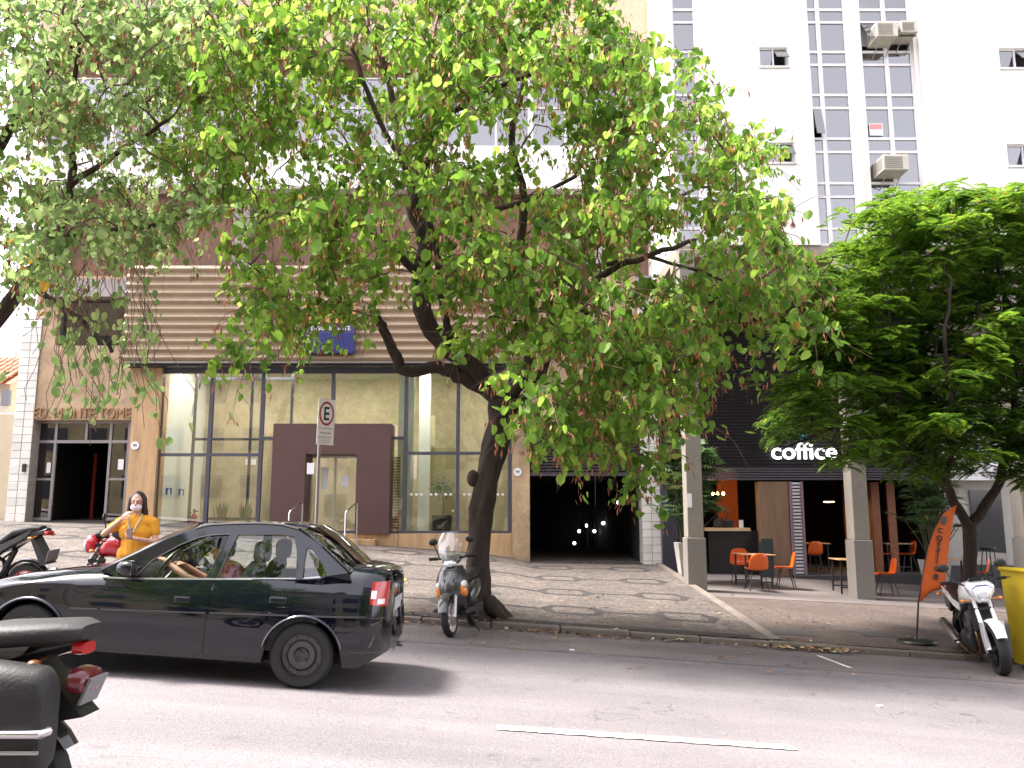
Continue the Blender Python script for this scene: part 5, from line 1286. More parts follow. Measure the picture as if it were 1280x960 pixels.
o = m.build('cloth', BO, ban, smooth=80); sd = o.modifiers.new('th', 'SOLIDIFY'); sd.thickness = .003
DKT = mat('banner_print', (.05,.035,.035), .7)
for k, ch in enumerate('coffice'):
    px, py = 1173.6 - k*.9, 666 + k*9.6; x, z = L_(px, py)
    text_obj('letter', ch, .17, .001, DKT, Matrix.Translation((x, -.038, z)) @ Matrix.Rotation(R(8), 4, 'Y') @ FACE @ Matrix.Rotation(R(0), 4, 'Z'), ban, world=False, align='CENTER', bold=.004)
x, z = L_(1178, 651); m = MB(); m.prism([(x-.045,z+.06),(x+.05,z+.07),(x+.05,z-.02),(x+.01,z-.075),(x-.045,z-.03)], -.040, -.036); m.build('emblem', mat('emblem_grey', (.08,.08,.085), .6), ban)
m = MB(); m.lathe([(.001,.002),(.27,.002),(.28,.02),(.26,.045),(.05,.06),(.03,.12),(.001,.12)], (0,0,0), 'z', 24); m.build('foot', BLACK, ban, smooth=40)
# yellow skip
yk = 11.75; kx = P(1253, 760, yk-.3).x + .34
skip = thing('waste_skip', 'yellow steel skip with sloping sides standing behind the white motorcycle', 'skip', (kx+1.15, yk, zroad(kx+1.1)+.005), (0, math.atan(G), 0))
SKY = mat('skip_yellow', (.55,.40,.015), .5, var=.15, scale=2, dirt=((.20,.11,.04), 2.4, .6, .85))
m = MB(); H_ = ZY(716, yk-.4) - zroad(kx)
o_ = [(-1.15,-.45,H_),(1.25,-.45,H_),(1.25,.45,H_),(-1.15,.45,H_)]; i_ = [(x*.965, y*.91, H_) for x, y, z in o_]; bo = [(-1.0,-.40,.06),(1.0,-.40,.06),(1.0,.40,.06),(-1.0,.40,.06)]; bi = [(x*.96, y*.9, .12) for x, y, z in bo]
m.add(o_+i_+bo+bi, [(0,1,5,4),(1,2,6,5),(2,3,7,6),(3,0,4,7)] + [(k, 8+k, 8+(k+1) % 4, (k+1) % 4) for k in range(4)] + [(4+k, 4+(k+1) % 4, 12+(k+1) % 4, 12+k) for k in range(4)] + [(8,9,10,11)[::-1], (12,13,14,15)])
m.build('hopper', SKY, skip, bevel=.008)
for x in (-.75, -.1, .55): m = MB(); m.cbox((x,-.44,H_*.52), (.06,.05,H_*.82)); m.build('rib', SKY, skip, bevel=.01)
m = MB(); m.tube([(-1.16,-.46,H_),(1.26,-.46,H_)], .03, 8); m.tube([(-1.16,.46,H_),(1.26,.46,H_)], .03, 8); m.tube([(-1.16,-.46,H_),(-1.16,.46,H_)], .03, 8); m.tube([(1.26,-.46,H_),(1.26,.46,H_)], .03, 8); m.build('rim', SKY, skip, smooth=50)
for x in (-.8, .8): m = MB(); m.box(x-.1,-.38,0,x+.1,.38,.062); m.build('skid', BLACK, skip)

# ------------------------------------------------------------ café furniture
ORC = mat('orange_plastic', (.72,.115,.01), .35, coat=.2); LEGB = mat('leg_black', (.02,.02,.022), .45)
TOPW = mat('table_wood', (.50,.30,.15), .45, var=.2, scale=3, stretch=(1,6,1))
def make_chair(label, group):
    c = thing('cafe_chair', label, 'chair', group=group)
    prof = [(.22,.435,.20),(.20,.452,.21),(.10,.448,.225),(-.02,.44,.23),(-.12,.445,.23),(-.18,.475,.225),(-.205,.54,.225),(-.225,.64,.22),(-.245,.74,.20),(-.25,.80,.15),(-.25,.815,.10)]
    m = MB(); n = 9
    for y, z, hw in prof:
        for j in range(n):
            t = -1+2*j/(n-1); up = .045*t**4 if z < .47 else 0; fw = .05*t*t if z > .47 else 0
            m.v.append((hw*t, y+fw, z+up))
    for i in range(len(prof)-1):
        for j in range(n-1): m.f.append((i*n+j, i*n+j+1, (i+1)*n+j+1, (i+1)*n+j))
    o = m.build('seat_shell', ORC, c, smooth=60); s = o.modifiers.new('t', 'SOLIDIFY'); s.thickness = .012; s = o.modifiers.new('s', 'SUBSURF'); s.levels = 1; s.render_levels = 1
    for x, y in ((-1,1),(1,1),(-1,-1),(1,-1)):
        m = MB(); m.tube([(x*.13, y*.10, .435), (x*.215, y*.20, .0)], [.013,.011], 8); m.build('leg', LEGB, c, smooth=60)
    m = MB(); m.tube([(-.13,.10,.43),(.13,.10,.43)], .01, 6); m.tube([(-.13,-.10,.43),(.13,-.10,.43)], .01, 6); m.build('seat_frame', LEGB, c)
    return c
def make_table(label, group):
    c = thing('cafe_table', label, 'table', group=group)
    m = MB(); m.box(-.38,-.38,.725,.38,.38,.75); m.build('table_top', TOPW, c, bevel=.006)
    for x in (-1, 1):
        for y in (-1, 1): m = MB(); m.box(x*.31-.018, y*.31-.018, 0, x*.31+.018, y*.31+.018, .724); m.build('leg', LEGB, c)
    for y in (-1, 1): m = MB(); m.box(-.29, y*.31-.012, .12, .29, y*.31+.012, .15); m.build('stretcher', LEGB, c)
    return c
CH = 'orange shell chairs of the cafe'; TB = 'wood topped cafe tables'
def put(o, px, Y, rz, inside=False, py=700):
    x = P(px, py, Y).x; z = (zfl if inside else zpav(x, Y) + .006)
    o.location = (x, Y, z+.002); o.rotation_euler = (0, 0 if inside else .028, rz)
ch0 = make_chair('', CH); tb0 = make_table('', TB); first = [True, True]
def chair(px, Y, rz, label, inside=False):
    o = ch0 if first[0] else copy_tree(ch0); first[0] = False; o['label'] = label; put(o, px, Y, rz, inside)
def table(px, Y, rz, label, inside=False):
    o = tb0 if first[1] else copy_tree(tb0); first[1] = False; o['label'] = label; put(o, px, Y, rz, inside)
table(941, 19.7, R(6), 'square wood table with three orange chairs in front of the cafe counter')
chair(925, 20.3, R(165), 'orange shell chair at the counter side of the three-chair table')
chair(944, 18.98, R(4), 'orange shell chair seen from behind at the three-chair table')
chair(981, 19.6, R(80), 'orange shell chair seen side-on beside the pale slatted strip')
table(1062, 19.4, R(-4), 'square wood table half hidden by the concrete column')
chair(1106, 19.35, R(82), 'orange shell chair seen side-on just beyond the concrete column')
table(1016, 23.3, 0, 'small wood table inside the cafe doorway under the pendant lamp', True)
chair(1016, 22.78, R(10), 'orange shell chair at the table under the pendant lamp', True)
table(1117, 23.2, R(3), 'wood table inside the cafe between two orange chairs', True)
chair(1102, 22.95, R(-85), 'orange shell chair near the wood screen inside the cafe', True)
chair(1134, 22.9, R(85), 'orange shell chair inside the cafe nearer the feather banner', True)
table(1193, 21.2, 0, 'wood table behind the feather banner and small tree'); chair(1223, 21.0, R(60), 'red-orange chair behind the small tree trunk')
# stool by the pale wall
stl = thing('bar_stool', 'black round bar stool by the pale shop wall', 'stool', (P(1232, 700, 22.0).x, 21.85, zpav(P(1232,700,22).x, 21.85)+.008))
m = MB(); m.lathe([(.001,.98),(.17,.98),(.19,1.0),(.19,1.03),(.17,1.05),(.001,1.05)], n=20); m.build('seat', BLACK, stl, smooth=40)
for k in range(4): a = R(45+90*k); m = MB(); m.tube([(.13*math.cos(a),.13*math.sin(a),.98),(.24*math.cos(a),.24*math.sin(a),0)], .014, 8); m.build('leg', LEGB, stl, smooth=60)
m = MB(); m.tube([(.20*math.cos(R(k*20)),.20*math.sin(R(k*20)),.35) for k in range(19)], .01, 6); m.build('foot_ring', LEGB, stl, smooth=60)
# things on the counter and lamps over it
WARM = mat('lamp_warm', (1,.8,.5), .4, emit=(1,.55,.18), estr=16)
for k, px in enumerate((885, 891, 897, 904)):
    c = P(px, 617, YQ+.9); r = thing('pendant_bulb', 'small warm bulb hanging on a cord over the cafe counter', 'lamp', c, group='bulbs over the cafe counter')
    m = MB(); m.ball((0,0,0), .04, 10, 8); m.build('bulb', WARM, r, smooth=60)
    m = MB(); m.tube([(0,0,.04),(0,0,zq0+.3-c.z)], .008, 6); m.build('cord', BLACK, r)
c = P(1036, 627, YQ+1.6); r = thing('pendant_lamp', 'wide dark shade pendant lamp glowing inside the cafe doorway', 'lamp', c)
m = MB(); m.lathe([(.16,.0),(.15,.02),(.06,.10),(.02,.12),(.02,.10),(.05,.09),(.14,.015)], n=20, closed=True); m.build('shade', BLACK, r, smooth=50)
m = MB(); m.ball((0,0,.0), (.14,.14,.02), 14, 6); m.build('bulb', WARM, r, smooth=60)
m = MB(); m.tube([(0,0,.12),(0,0,zq0+.3-c.z)], .008, 6); m.build('cord', BLACK, r)
zc = QZ(660)
def bottle(px, h, mt, label, y=.5):
    m = MB(); x = P(px, 655, YQ+y).x; m.lathe([(.001,0),(.04,0),(.042,.02),(.042,h*.6),(.018,h*.8),(.016,h),(.001,h)], (x, YQ+y, zc+.002), 'z', 12)
    tag(m.build('bottle', mt, None, smooth=50), label, 'bottle', 'bottles on the cafe counter')
for k in range(6): bottle(893+3*k, .24+.05*(k % 3), mat('bottle_dark', (.05,.03,.02), .2), 'dark bottle standing on the cafe counter', .62)
m = MB(); x = P(906, 655, YQ+.5).x; m.box(x, YQ+.45, zc+.002, x+.22, YQ+.6, zc+.20); tag(m.build('card_terminal', BLACK, bevel=.02), 'small dark machine on the cafe counter', 'machine')
m = MB(); x = P(924, 655, YQ+.4).x; m.prism([(x,zc+.002),(x+.11,zc+.002),(x+.11,zc+.20),(x,zc+.20)], YQ+.40, YQ+.42); tag(m.build('menu_card', PAPER), 'white menu card standing on the counter edge', 'menu')
m = MB(); x = P(952, 690, YQ-.3).x; m.box(x, YQ-.32, zpav(x, YQ-.3)+.01, x+.30, YQ-.28, QZ(672)-.02); m.cbox((x+.15, YQ-.16, zpav(x, YQ-.2)+.45), (.30,.025,.90), Matrix.Rotation(R(-14), 3, 'X')); tag(m.build('chalk_board', mat('board_blue', (.02,.028,.03), .6)), 'small black standing board beside the stone pier', 'board')

# ------------------------------------------------------------ potted palms
PALM = leafmat('palm_leaf', (.034,.068,.026), (.055,.11,.035), (.10,.17,.055), .3)
def palm(px, Y, label, hpx, pot_h, lift=0, stems=16, spread=.55):
    x = P(px, 700, Y).x; zb = zpav(x, Y) + .008
    p = thing('potted_palm', label, 'plant', (x, Y, zb), group='potted palms by the cafe')
    POT = mat('pot_concrete', (.40,.38,.34), .8, var=.1, scale=4)
    m = MB(); m.rings([[(s*a, s*b, z) for a, b in ((-1,-1),(1,-1),(1,1),(-1,1))] for s, z in ((.18,0),(.28,pot_h),(.25,pot_h),(.24,pot_h-.06))]); m.build('pot', POT, p, bevel=.012)
    st = MB(); lf = MB(); rnd = random.Random(px)
    H = ZY(hpx, Y) - zb
    for k in range(stems):
        a = rnd.uniform(0, 6.28); rr = rnd.uniform(.02, .2); h = pot_h + (H-pot_h)*rnd.uniform(.25, 1.0); lean = rnd.uniform(.05, spread)*(.4+.6*(1-(h-pot_h)/(H-pot_h+.01)))
        b0 = Vector((rr*math.cos(a)*.8, rr*math.sin(a)*.8, pot_h-.05)); tp_ = Vector((b0.x+lean*math.cos(a), b0.y+lean*math.sin(a), h))
        mid = (b0+tp_)/2 + Vector((0,0,.05)); st.tube([b0, mid, tp_], [.016,.013,.008], 6)
        for q in range(rnd.randint(4, 6)):
            aa = rnd.uniform(0, 6.28); el = rnd.uniform(-.2, .9); ln = rnd.uniform(.16,.34)
            d = Vector((math.cos(aa)*math.cos(el), math.sin(aa)*math.cos(el), math.sin(el))); o_ = tp_ + d*ln*.9 + Vector((0,0,-.0)); st.tube([tp_, o_], [.005,.004], 4)
            side_ = d.cross(Vector((0,0,1))).normalized()
            nrm = side_.cross(d)
            for f in range(9):                          # narrow fingers of a fan leaf
                t = -1.15 + 2.3*f/8; fd = (d*math.cos(t) + side_*math.sin(t)).normalized(); L = rnd.uniform(.28,.42)*(1-.15*abs(t)); wv = fd.cross(nrm).normalized()*.021
                e = o_ + fd*L*.6 + Vector((0,0,-.02)); t2 = o_ + fd*L + Vector((0,0,-.09))
                lf.add([o_-wv*.4, o_+wv*.4, e+wv, e-wv, t2], [(0,1,2,3),(3,2,4)])
    st.build('stem', mat('palm_stem', (.06,.07,.03), .7), p, smooth=60)
    tag(lf.build('fronds', PALM, p), kind='stuff')
palm(860, 20.2, 'tall fan palm in a concrete pot beside the first column', 560, .92, stems=64, spread=.85)
palm(1168, 20.5, 'fan palm in a pale concrete pot behind the feather banner', 575, .75, stems=46, spread=.8)

# ------------------------------------------------------------ inside the bank
zb_ = zg0 - .02
def shrub(px, Y, label):
    x = P(px, 640, Y).x; s = thing('lobby_tree', label, 'plant', (x, Y, zb_), group='planted pots in the bank lobby')
    m = MB(); m.rings([[(a*s_, b*s_, z) for a, b in ((-1,-1),(1,-1),(1,1),(-1,1))] for s_, z in ((.24,0),(.27,.48),(.24,.48),(.23,.42))]); m.build('pot', BLACK, s, bevel=.01)
    m = MB(); m.tube([(0,0,.42),(.02,0,.8),(0,.01,1.1)], [.02,.016,.012], 6); m.tube([(.04,0,.42),(.05,.02,1.0)], [.014,.01], 6); m.build('trunk', mat('thin_bark', (.10,.07,.05), .9), s)
    rnd = random.Random(px); lf = MB()
    for k in range(420):
        d = Vector((rnd.gauss(0,1), rnd.gauss(0,1), rnd.gauss(0,.8))).normalized()*rnd.uniform(.1,.36); c = Vector((0,0,1.25))+d
        a = Vector((rnd.gauss(0,1), rnd.gauss(0,1), rnd.gauss(-.4,.7))).normalized(); b = a.orthogonal().normalized()*.02; L = rnd.uniform(.06,.1)
        lf.add([c, c+a*L*.5+b, c+a*L, c+a*L*.5-b], [(0,1,2,3)])
    tag(lf.build('foliage', PALM, s), kind='stuff')
shrub(553, YF+1.3, 'small bushy tree in black pot behind the shop glass beside the portal')
for px in (275, 305):
    x = P(px, 650, YF+1.0).x; s = thing('lobby_planter', 'black square planter with sansevieria standing behind the shop glass', 'planter', (x, YF+1.05, zb_), group='black planters behind the bank glass')
    m = MB(); m.rings([[(a*s_, b*s_, z) for a, b in ((-1,-1),(1,-1),(1,1),(-1,1))] for s_, z in ((.24,0),(.27,.42),(.24,.42),(.23,.36))]); m.build('pot', BLACK, s, bevel=.01)
    lf = MB(); rnd = random.Random(px)
    for k in range(26):
        a = rnd.uniform(0,6.28); r_ = rnd.uniform(0,.16); b = Vector((r_*math.cos(a), r_*math.sin(a), .36)); h = rnd.uniform(.3,.55); q = Vector((math.sin(a), -math.cos(a), 0))*.028; t = Vector((math.cos(a)*.08, math.sin(a)*.08, h))
        lf.add([b-q, b+q, b+t*.6+q, b+t*.6-q, b+t], [(0,1,2,3),(3,2,4)])
    tag(lf.build('leaves', PALM, s), kind='stuff')
x = P(243, 640, YF+.7).x; fe = thing('fire_extinguisher', 'red fire extinguisher standing behind the bank glass', 'extinguisher', (x, YF+.7, zb_))
m = MB(); m.lathe([(.001,0),(.085,0),(.09,.02),(.09,.42),(.06,.50),(.025,.53),(.025,.57),(.001,.57)], n=18); m.build('cylinder', RED, fe, smooth=50)
m = MB(); m.box(-.02,-.015,.57,.10,.015,.60); m.box(-.03,-.02,.60,.02,.02,.64); m.tube([(.02,0,.58),(-.10,0,.55),(-.11,0,.25)], .012, 6); m.build('valve_hose', BLACK, fe)
m = MB(); m.box(P(307,577,lyb).x, lyb-.02, ZY(581, lyb), P(320,577,lyb).x, lyb-.003, ZY(574, lyb)); tag(m.build('wall_notice', PAPER), 'white notice on the yellowish lobby wall', 'notice')
m = MB(); c = P(535, 535, YF+2.0); m.box(c.x, YF+2.25, c.z-.5, c.x+.18, YF+2.28, c.z+.4); tag(m.build('wall_emblem', mat('emblem_cream', (.75,.68,.45), .5)), 'pale upright emblem on the lobby wall behind the potted tree', 'emblem')

# ------------------------------------------------------------ people
def figure(mb, nm, mt, par, vox=.009, it=6):
    o = mb.build(nm, mt, par, smooth=180)
    r_ = o.modifiers.new('remesh', 'REMESH'); r_.mode = 'VOXEL'; r_.voxel_size = vox; r_.use_smooth_shade = True
    s_ = o.modifiers.new('smooth', 'SMOOTH'); s_.iterations = it; s_.factor = .5
    return o
def hand(m, wrist, dirv, palmn, curl=.5, s=1.0, side=1):
    """palm, four bent fingers and a thumb leaving the side of the palm"""
    d = Vector(dirv).normalized(); n = Vector(palmn).normalized(); n = (n - d*n.dot(d)).normalized(); q = d.cross(n)*side; w = Vector(wrist)
    m.capsule(w, w+d*.045*s, .024*s, .026*s)
    for k in range(4):
        b = w + d*.07*s + q*(k-1.5)*.020*s; m.capsule(w+d*.02*s+q*(k-1.5)*.014*s, b, .013*s, .011*s)
        L = (.036, .042, .039, .030)[k]*s; p = b; dd = d
        for j in range(3):
            c_ = curl*(.6+.3*j); dd = (dd*math.cos(c_) + n*math.sin(c_)).normalized(); e = p + dd*L*(1, .75, .6)[j]; m.capsule(p, e, .0095*s, .0085*s, 8); p = e
    t0 = w + d*.015*s - q*.024*s; t1 = t0 + (d*.6 - q*.7 + n*.3).normalized()*.036*s; t2 = t1 + (d*.9 - q*.1 + n*.45).normalized()*.032*s
    m.capsule(t0, t1, .013*s, .011*s); m.capsule(t1, t2, .011*s, .009*s)
def head(m, c, fwd, s=1.0):
    c = Vector(c); f = Vector(fwd).normalized(); r_ = Matrix((f.cross(Vector((0,0,1))), -f, Vector((0,0,1)))).transposed()   # local: x side, -y forward
    T = lambda x, y, z: c + r_ @ (Vector((x, y, z))*s)
    m.ball(T(0,.01,.03), (.075*s,.092*s,.095*s), 18, 14, r_); m.ball(T(0,-.02,-.045), (.058*s,.068*s,.075*s), 16, 12, r_); m.ball(T(0,-.045,-.09), (.032*s,.03*s,.025*s), 12, 8, r_)
    m.capsule(T(0,-.085,.02), T(0,-.105,-.022), .011*s, .016*s)                      # nose
    for sx in (-1, 1):
        m.ball(T(sx*.077,.012,-.005), (.012*s,.022*s,.034*s), 10, 8, r_)             # ears
        m.ball(T(sx*.032,-.079,.032), (.024*s,.012*s,.010*s), 10, 6, r_)             # brows
        m.ball(T(sx*.04,-.06,-.02), (.022*s,.02*s,.022*s), 10, 6, r_)
    m.ball(T(0,-.083,-.058), (.026*s,.010*s,.008*s), 10, 6, r_); m.ball(T(0,-.081,-.070), (.022*s,.010*s,.009*s), 10, 6, r_)
    return T, r_
HAIR = mat('dark_hair', (.028,.014,.012), .5, var=.3, scale=30, stretch=(8,8,1)); YSH = mat('yellow_shirt', (.72,.32,.02), .8, var=.08, scale=10, bump=.55, bscale=11)
TRO = mat('dark_trousers', (.03,.03,.045), .85, var=.15); MASK = mat('face_mask', (.78,.66,.72), .8); EYEW = mat('eye_white', (.75,.72,.7), .3); EYED = mat('eye_dark', (.02,.012,.01), .2)
# woman in the yellow shirt
wY = 10.35; wx = P(171, 640, wY).x; wz = zroad(wx)
wo_ = thing('person', 'woman in yellow shirt and white face mask holding a dark phone', 'person', (wx, wY, wz+.004), (0, 0, R(6)))
m = MB()
T, r_ = head(m, (0,0,1.475), (.10,-1,-.03), 1.0)
m.capsule((0,.02,1.26), (0,.01,1.41), .052, .048)
m.capsule((-.10,.02,1.24), (.10,.02,1.24), .085, .085); m.capsule((0,.02,1.22), (0,.02,.92), .125, .115); m.capsule((-.055,.01,1.12),(.055,.01,1.12), .115, .115)
m.capsule((-.07,.02,.88), (.07,.02,.88), .115, .115)
for s in (-1, 1):
    m.capsule((s*.085,.02,.84), (s*.095,.0,.47), .085, .058); m.capsule((s*.095,.0,.47), (s*.10,.03,.09), .056, .038); m.capsule((s*.10,.04,.055), (s*.115,-.12,.035), .038, .03)
# raised arm (towards the black motorcycle), bent phone arm
shR, elR, haR = (-.19,.02,1.235), (-.345,-.06,1.10), (-.13,-.13,1.27)
m.capsule((-.14,.02,1.245), shR, .06, .052); m.capsule(shR, elR, .046, .037); m.capsule(elR, haR, .036, .024); hand(m, haR, (.5,.1,.75), (.6,.75,-.2), .45, .95, 1)
shL, elL, haL = (.19,.02,1.235), (.255,-.02,1.00), (.10,-.24,1.045)
m.capsule((.14,.02,1.245), shL, .06, .052); m.capsule(shL, elL, .046, .037); m.capsule(elL, haL, .036, .024); hand(m, haL, (-.85,-.25,.1), (0,-.2,1), .55, .95, -1)
figure(m, 'body', SKIN, wo_, .007, 4)
m = MB(); m.capsule((-.115,.02,1.235), (.115,.02,1.235), .095, .095); m.capsule((0,.02,1.20), (0,.02,.86), .145, .145); m.capsule((-.065,.0,1.12), (.065,.0,1.12), .125, .125); m.capsule((-.07,.02,.86), (.07,.02,.86), .135, .135)
m.capsule((-.13,.02,1.245), (-.265,-.018,1.172), .072, .062); m.capsule((.13,.02,1.245), (.19,.02,1.235), .078, .072); m.capsule((.19,.02,1.235), (.228,.005,1.12), .072, .062); m.capsule((-.13,.02,1.245), (-.19,.02,1.235), .078, .07)
for k in range(9): a = k*.7; m.capsule((.12*math.cos(a),.02+.10*math.sin(a),1.12),(.15*math.cos(a+.3),.02+.125*math.sin(a+.3),.80), .035, .03)
figure(m, 'shirt', YSH, wo_, .009, 3)
m = MB(); m.capsule((-.07,.02,.86), (.07,.02,.86), .128, .128)
for s in (-1, 1): m.capsule((s*.085,.02,.84), (s*.095,.0,.47), .098, .068); m.capsule((s*.095,.0,.47), (s*.10,.03,.10), .066, .055)
figure(m, 'trousers', TRO, wo_, .010, 3)
m = MB()
for s in (-1, 1): m.capsule((s*.10,.05,.045), (s*.115,-.125,.04), .046, .04)
figure(m, 'shoes', BLACK, wo_, .009, 2)
m = MB(); m.ball(T(0,.03,.045), (.092,.098,.098), 18, 12, r_)
for s in (-1, 1):
    m.capsule(T(s*.072,.01,.05), T(s*.092,.02,-.12), .034, .032); m.capsule(T(s*.092,.03,-.10), T(s*.115,.02,-.215), .034, .022)
m.capsule(T(0,.09,.0), T(0,.10,-.17), .07, .055)
figure(m, 'hair', HAIR, wo_, .009, 3)
m = MB(); m.ball(T(0,-.045,-.055), (.068,.066,.050), 16, 10, r_); figure(m, 'face_mask', MASK, wo_, .007, 3)
m = MB()
for s in (-1, 1):
    cc = T(s*.036,-.094,.012); m.tube([cc + r_ @ Vector((.027*math.cos(k*.524), 0, .021*math.sin(k*.524))) for k in range(13)], .003, 5); m.tube([T(s*.063,-.09,.015), T(s*.08,.0,.01)], .0025, 5)
m.tube([T(-.010,-.096,.014), T(.010,-.096,.014)], .0025, 5); m.build('glasses', mat('glasses', (.20,.03,.04), .3), wo_)
for s in (-1, 1):
    m = MB(); m.ball(T(s*.034,-.083,.013), (.014,.008,.009), 10, 8, r_); e = m.build('eye', EYEW, wo_, smooth=60)
    m = MB(); m.ball(T(s*.034,-.090,.013), (.006,.003,.006), 8, 6, r_); m.build('pupil', EYED, e, smooth=60)
m = MB(); pts = [(-.07,-.01,1.335),(-.075,-.08,1.29),(-.05,-.125,1.21),(-.02,-.145,1.13),(0,-.15,1.09),(.02,-.145,1.13),(.05,-.125,1.21),(.075,-.08,1.29),(.07,-.01,1.335)]; m.tube(pts, .009, 6); m.build('lanyard', mat('lanyard', (.70,.62,.45), .7, var=.5, scale=60), wo_, smooth=60)
ph = MB(); ph.cbox((0,0,0), (.075,.010,.14), Matrix.Rotation(R(-14), 3, 'Y') @ Matrix.Rotation(R(-25), 3, 'X')); po = ph.build('phone', mat('phone_case', (.06,.018,.022), .3), None, bevel=.006); po.location = Vector((wx, wY, wz)) + Matrix.Rotation(R(6), 3, 'Z') @ Vector((.025,-.285,1.115)); tag(po, 'dark phone held in front of the yellow shirt', 'phone')
bgm = MB(); bgm.loftx([(-.10,0,.05,.10),(-.03,0,.07,.14),(.05,0,.07,.14),(.10,0,.05,.10)], 14, 2.6); bo_ = bgm.build('shoulder_bag', mat('bag_dark', (.03,.022,.028), .6), None, smooth=60); bo_.location = (wx-.24, wY+.17, wz+1.16); tag(bo_, 'dark bag hanging behind the raised elbow of the woman', 'bag')
# driver of the sedan, built in the car's own space
def carpt(u, y, z): return (-u, y, z)
dvr = thing('person', 'driver in black cap and crimson shirt at the wheel of the black sedan', 'person', sedan.location, sedan.rotation_euler)
m = MB(); hc = (-1.78,-.37,1.115)
T, r_ = head(m, hc, (-1,-.05,-.02), .98)
m.capsule((-1.70,-.37,.92),(-1.765,-.37,1.05), .052, .05); m.capsule((-1.68,-.37,.90),(-1.72,-.37,.52), .13, .13); m.capsule((-1.69,-.53,.87),(-1.69,-.21,.87), .075, .075)
for s in (-1, 1): m.capsule((-1.76,-.37+s*.10,.53),(-2.15,-.37+s*.12,.60), .085, .065); m.capsule((-2.15,-.37+s*.12,.60),(-2.38,-.37+s*.12,.37), .058, .045)
m.capsule((-1.69,-.55,.86),(-1.83,-.575,.80), .055, .046); m.capsule((-1.83,-.575,.80),(-2.02,-.56,.86), .045, .038); m.capsule((-2.02,-.56,.86),(-2.24,-.50,.985), .038, .027); hand(m, (-2.24,-.50,.985), (-.75,.2,.35), (-.35,.2,-.9), .6, 1.0, 1)
m.capsule((-1.69,-.20,.86),(-1.92,-.17,.80), .05, .042); m.capsule((-1.92,-.17,.80),(-2.17,-.26,.95), .038, .027); hand(m, (-2.17,-.26,.95), (-.8,-.2,.2), (-.3,-.2,-.9), .6, 1.0, -1)
figure(m, 'body', mat('skin_driver', (.42,.22,.14), .5, var=.05), dvr, .008, 4)
CRM = mat('crimson_shirt', (.38,.035,.11), .85, var=.08)
m = MB(); m.capsule((-1.68,-.37,.88),(-1.72,-.37,.50), .145, .15); m.capsule((-1.69,-.52,.86),(-1.69,-.22,.86), .088, .088); m.capsule((-1.69,-.54,.86),(-1.86,-.578,.80), .068, .058); m.capsule((-1.69,-.21,.86),(-1.86,-.175,.815), .066, .056); figure(m, 'shirt', CRM, dvr, .009, 3)
m = MB(); m.ball(T(0,.02,.055), (.088,.104,.085), 16, 12, r_); m.ball(T(0,-.115,.045), (.066,.075,.012), 14, 6, r_); figure(m, 'cap', mat('cap_black', (.012,.011,.013), .8), dvr, .007, 2)
m = MB(); m.ball(T(0,.045,.0), (.082,.075,.07), 14, 10, r_); figure(m, 'hair', HAIR, dvr, .009, 2)
for s in (-1, 1):
    m = MB(); m.ball(T(s*.034,-.083,.013), (.014,.008,.009), 10, 8, r_); m.build('eye', EYEW, dvr, smooth=60)
m = MB(); m.capsule((-1.74,-.37,.55),(-2.1,-.37,.60), .12, .09)
for s in (-1, 1): m.capsule((-1.76,-.37+s*.10,.53),(-2.15,-.37+s*.12,.60), .095, .075); m.capsule((-2.15,-.37+s*.12,.60),(-2.38,-.37+s*.12,.40), .068, .055)
figure(m, 'trousers', TRO, dvr, .012, 2)
# person standing inside the left doorway
qY = YD + 4.2; qx = P(106, 620, qY).x
qp = thing('person', 'dim figure with pinkish top sitting inside the dark office doorway', 'person', (qx, qY, 1.5))
m = MB(); T, r_ = head(m, (0,0,1.18), (0,-1,0), .98)
m.capsule((0,.02,.95),(0,.01,1.12), .05, .046); m.capsule((-.11,.02,.94),(.11,.02,.94), .08, .08); m.capsule((0,.02,.92),(0,.03,.55), .12, .12)
for s in (-1, 1):
    m.capsule((s*.09,.02,.52),(s*.11,-.36,.50), .085, .06); m.capsule((s*.11,-.36,.50),(s*.11,-.34,.09), .056, .04); m.capsule((s*.11,-.34,.055),(s*.12,-.48,.035), .036, .03)
    m.capsule((s*.17,.02,.93),(s*.23,-.04,.70), .045, .038); m.capsule((s*.23,-.04,.70),(s*.12,-.25,.60), .036, .026); hand(m, (s*.12,-.25,.60), (-s*.3,-.9,-.1), (0,0,-1), .3, .95, -s)
figure(m, 'body', SKIN, qp, .010, 4)
m = MB(); m.capsule((-.11,.02,.93),(.11,.02,.93), .092, .092); m.capsule((0,.02,.91),(0,.03,.55), .135, .14); 
for s in (-1, 1): m.capsule((s*.16,.02,.93),(s*.215,-.02,.78), .06, .05)
figure(m, 'shirt', mat('pink_top', (.50,.26,.22), .85), qp, .010, 3)
m = MB()
for s in (-1, 1): m.capsule((s*.09,.02,.52),(s*.11,-.36,.50), .098, .075); m.capsule((s*.11,-.36,.50),(s*.11,-.34,.12), .07, .055)
figure(m, 'trousers', TRO, qp, .012, 3)
m = MB(); m.ball(T(0,.03,.04), (.09,.095,.095), 14, 10, r_); figure(m, 'hair', HAIR, qp, .010, 3)
sc_ = thing('lobby_chair', 'dark chair under the dim figure in the doorway', 'chair', (qx, qY, 1.5))
m = MB(); m.box(-.22,-.22,.38,.22,.24,.42); m.build('seat', DARK, sc_)
m = MB(); m.box(-.22,.20,.42,.22,.24,.85); m.build('backrest', DARK, sc_)
for x in (-.19, .19):
    for y in (-.19, .21): m = MB(); m.box(x-.015,y-.015,0,x+.015,y+.015,.38); m.build('leg', DARK, sc_)

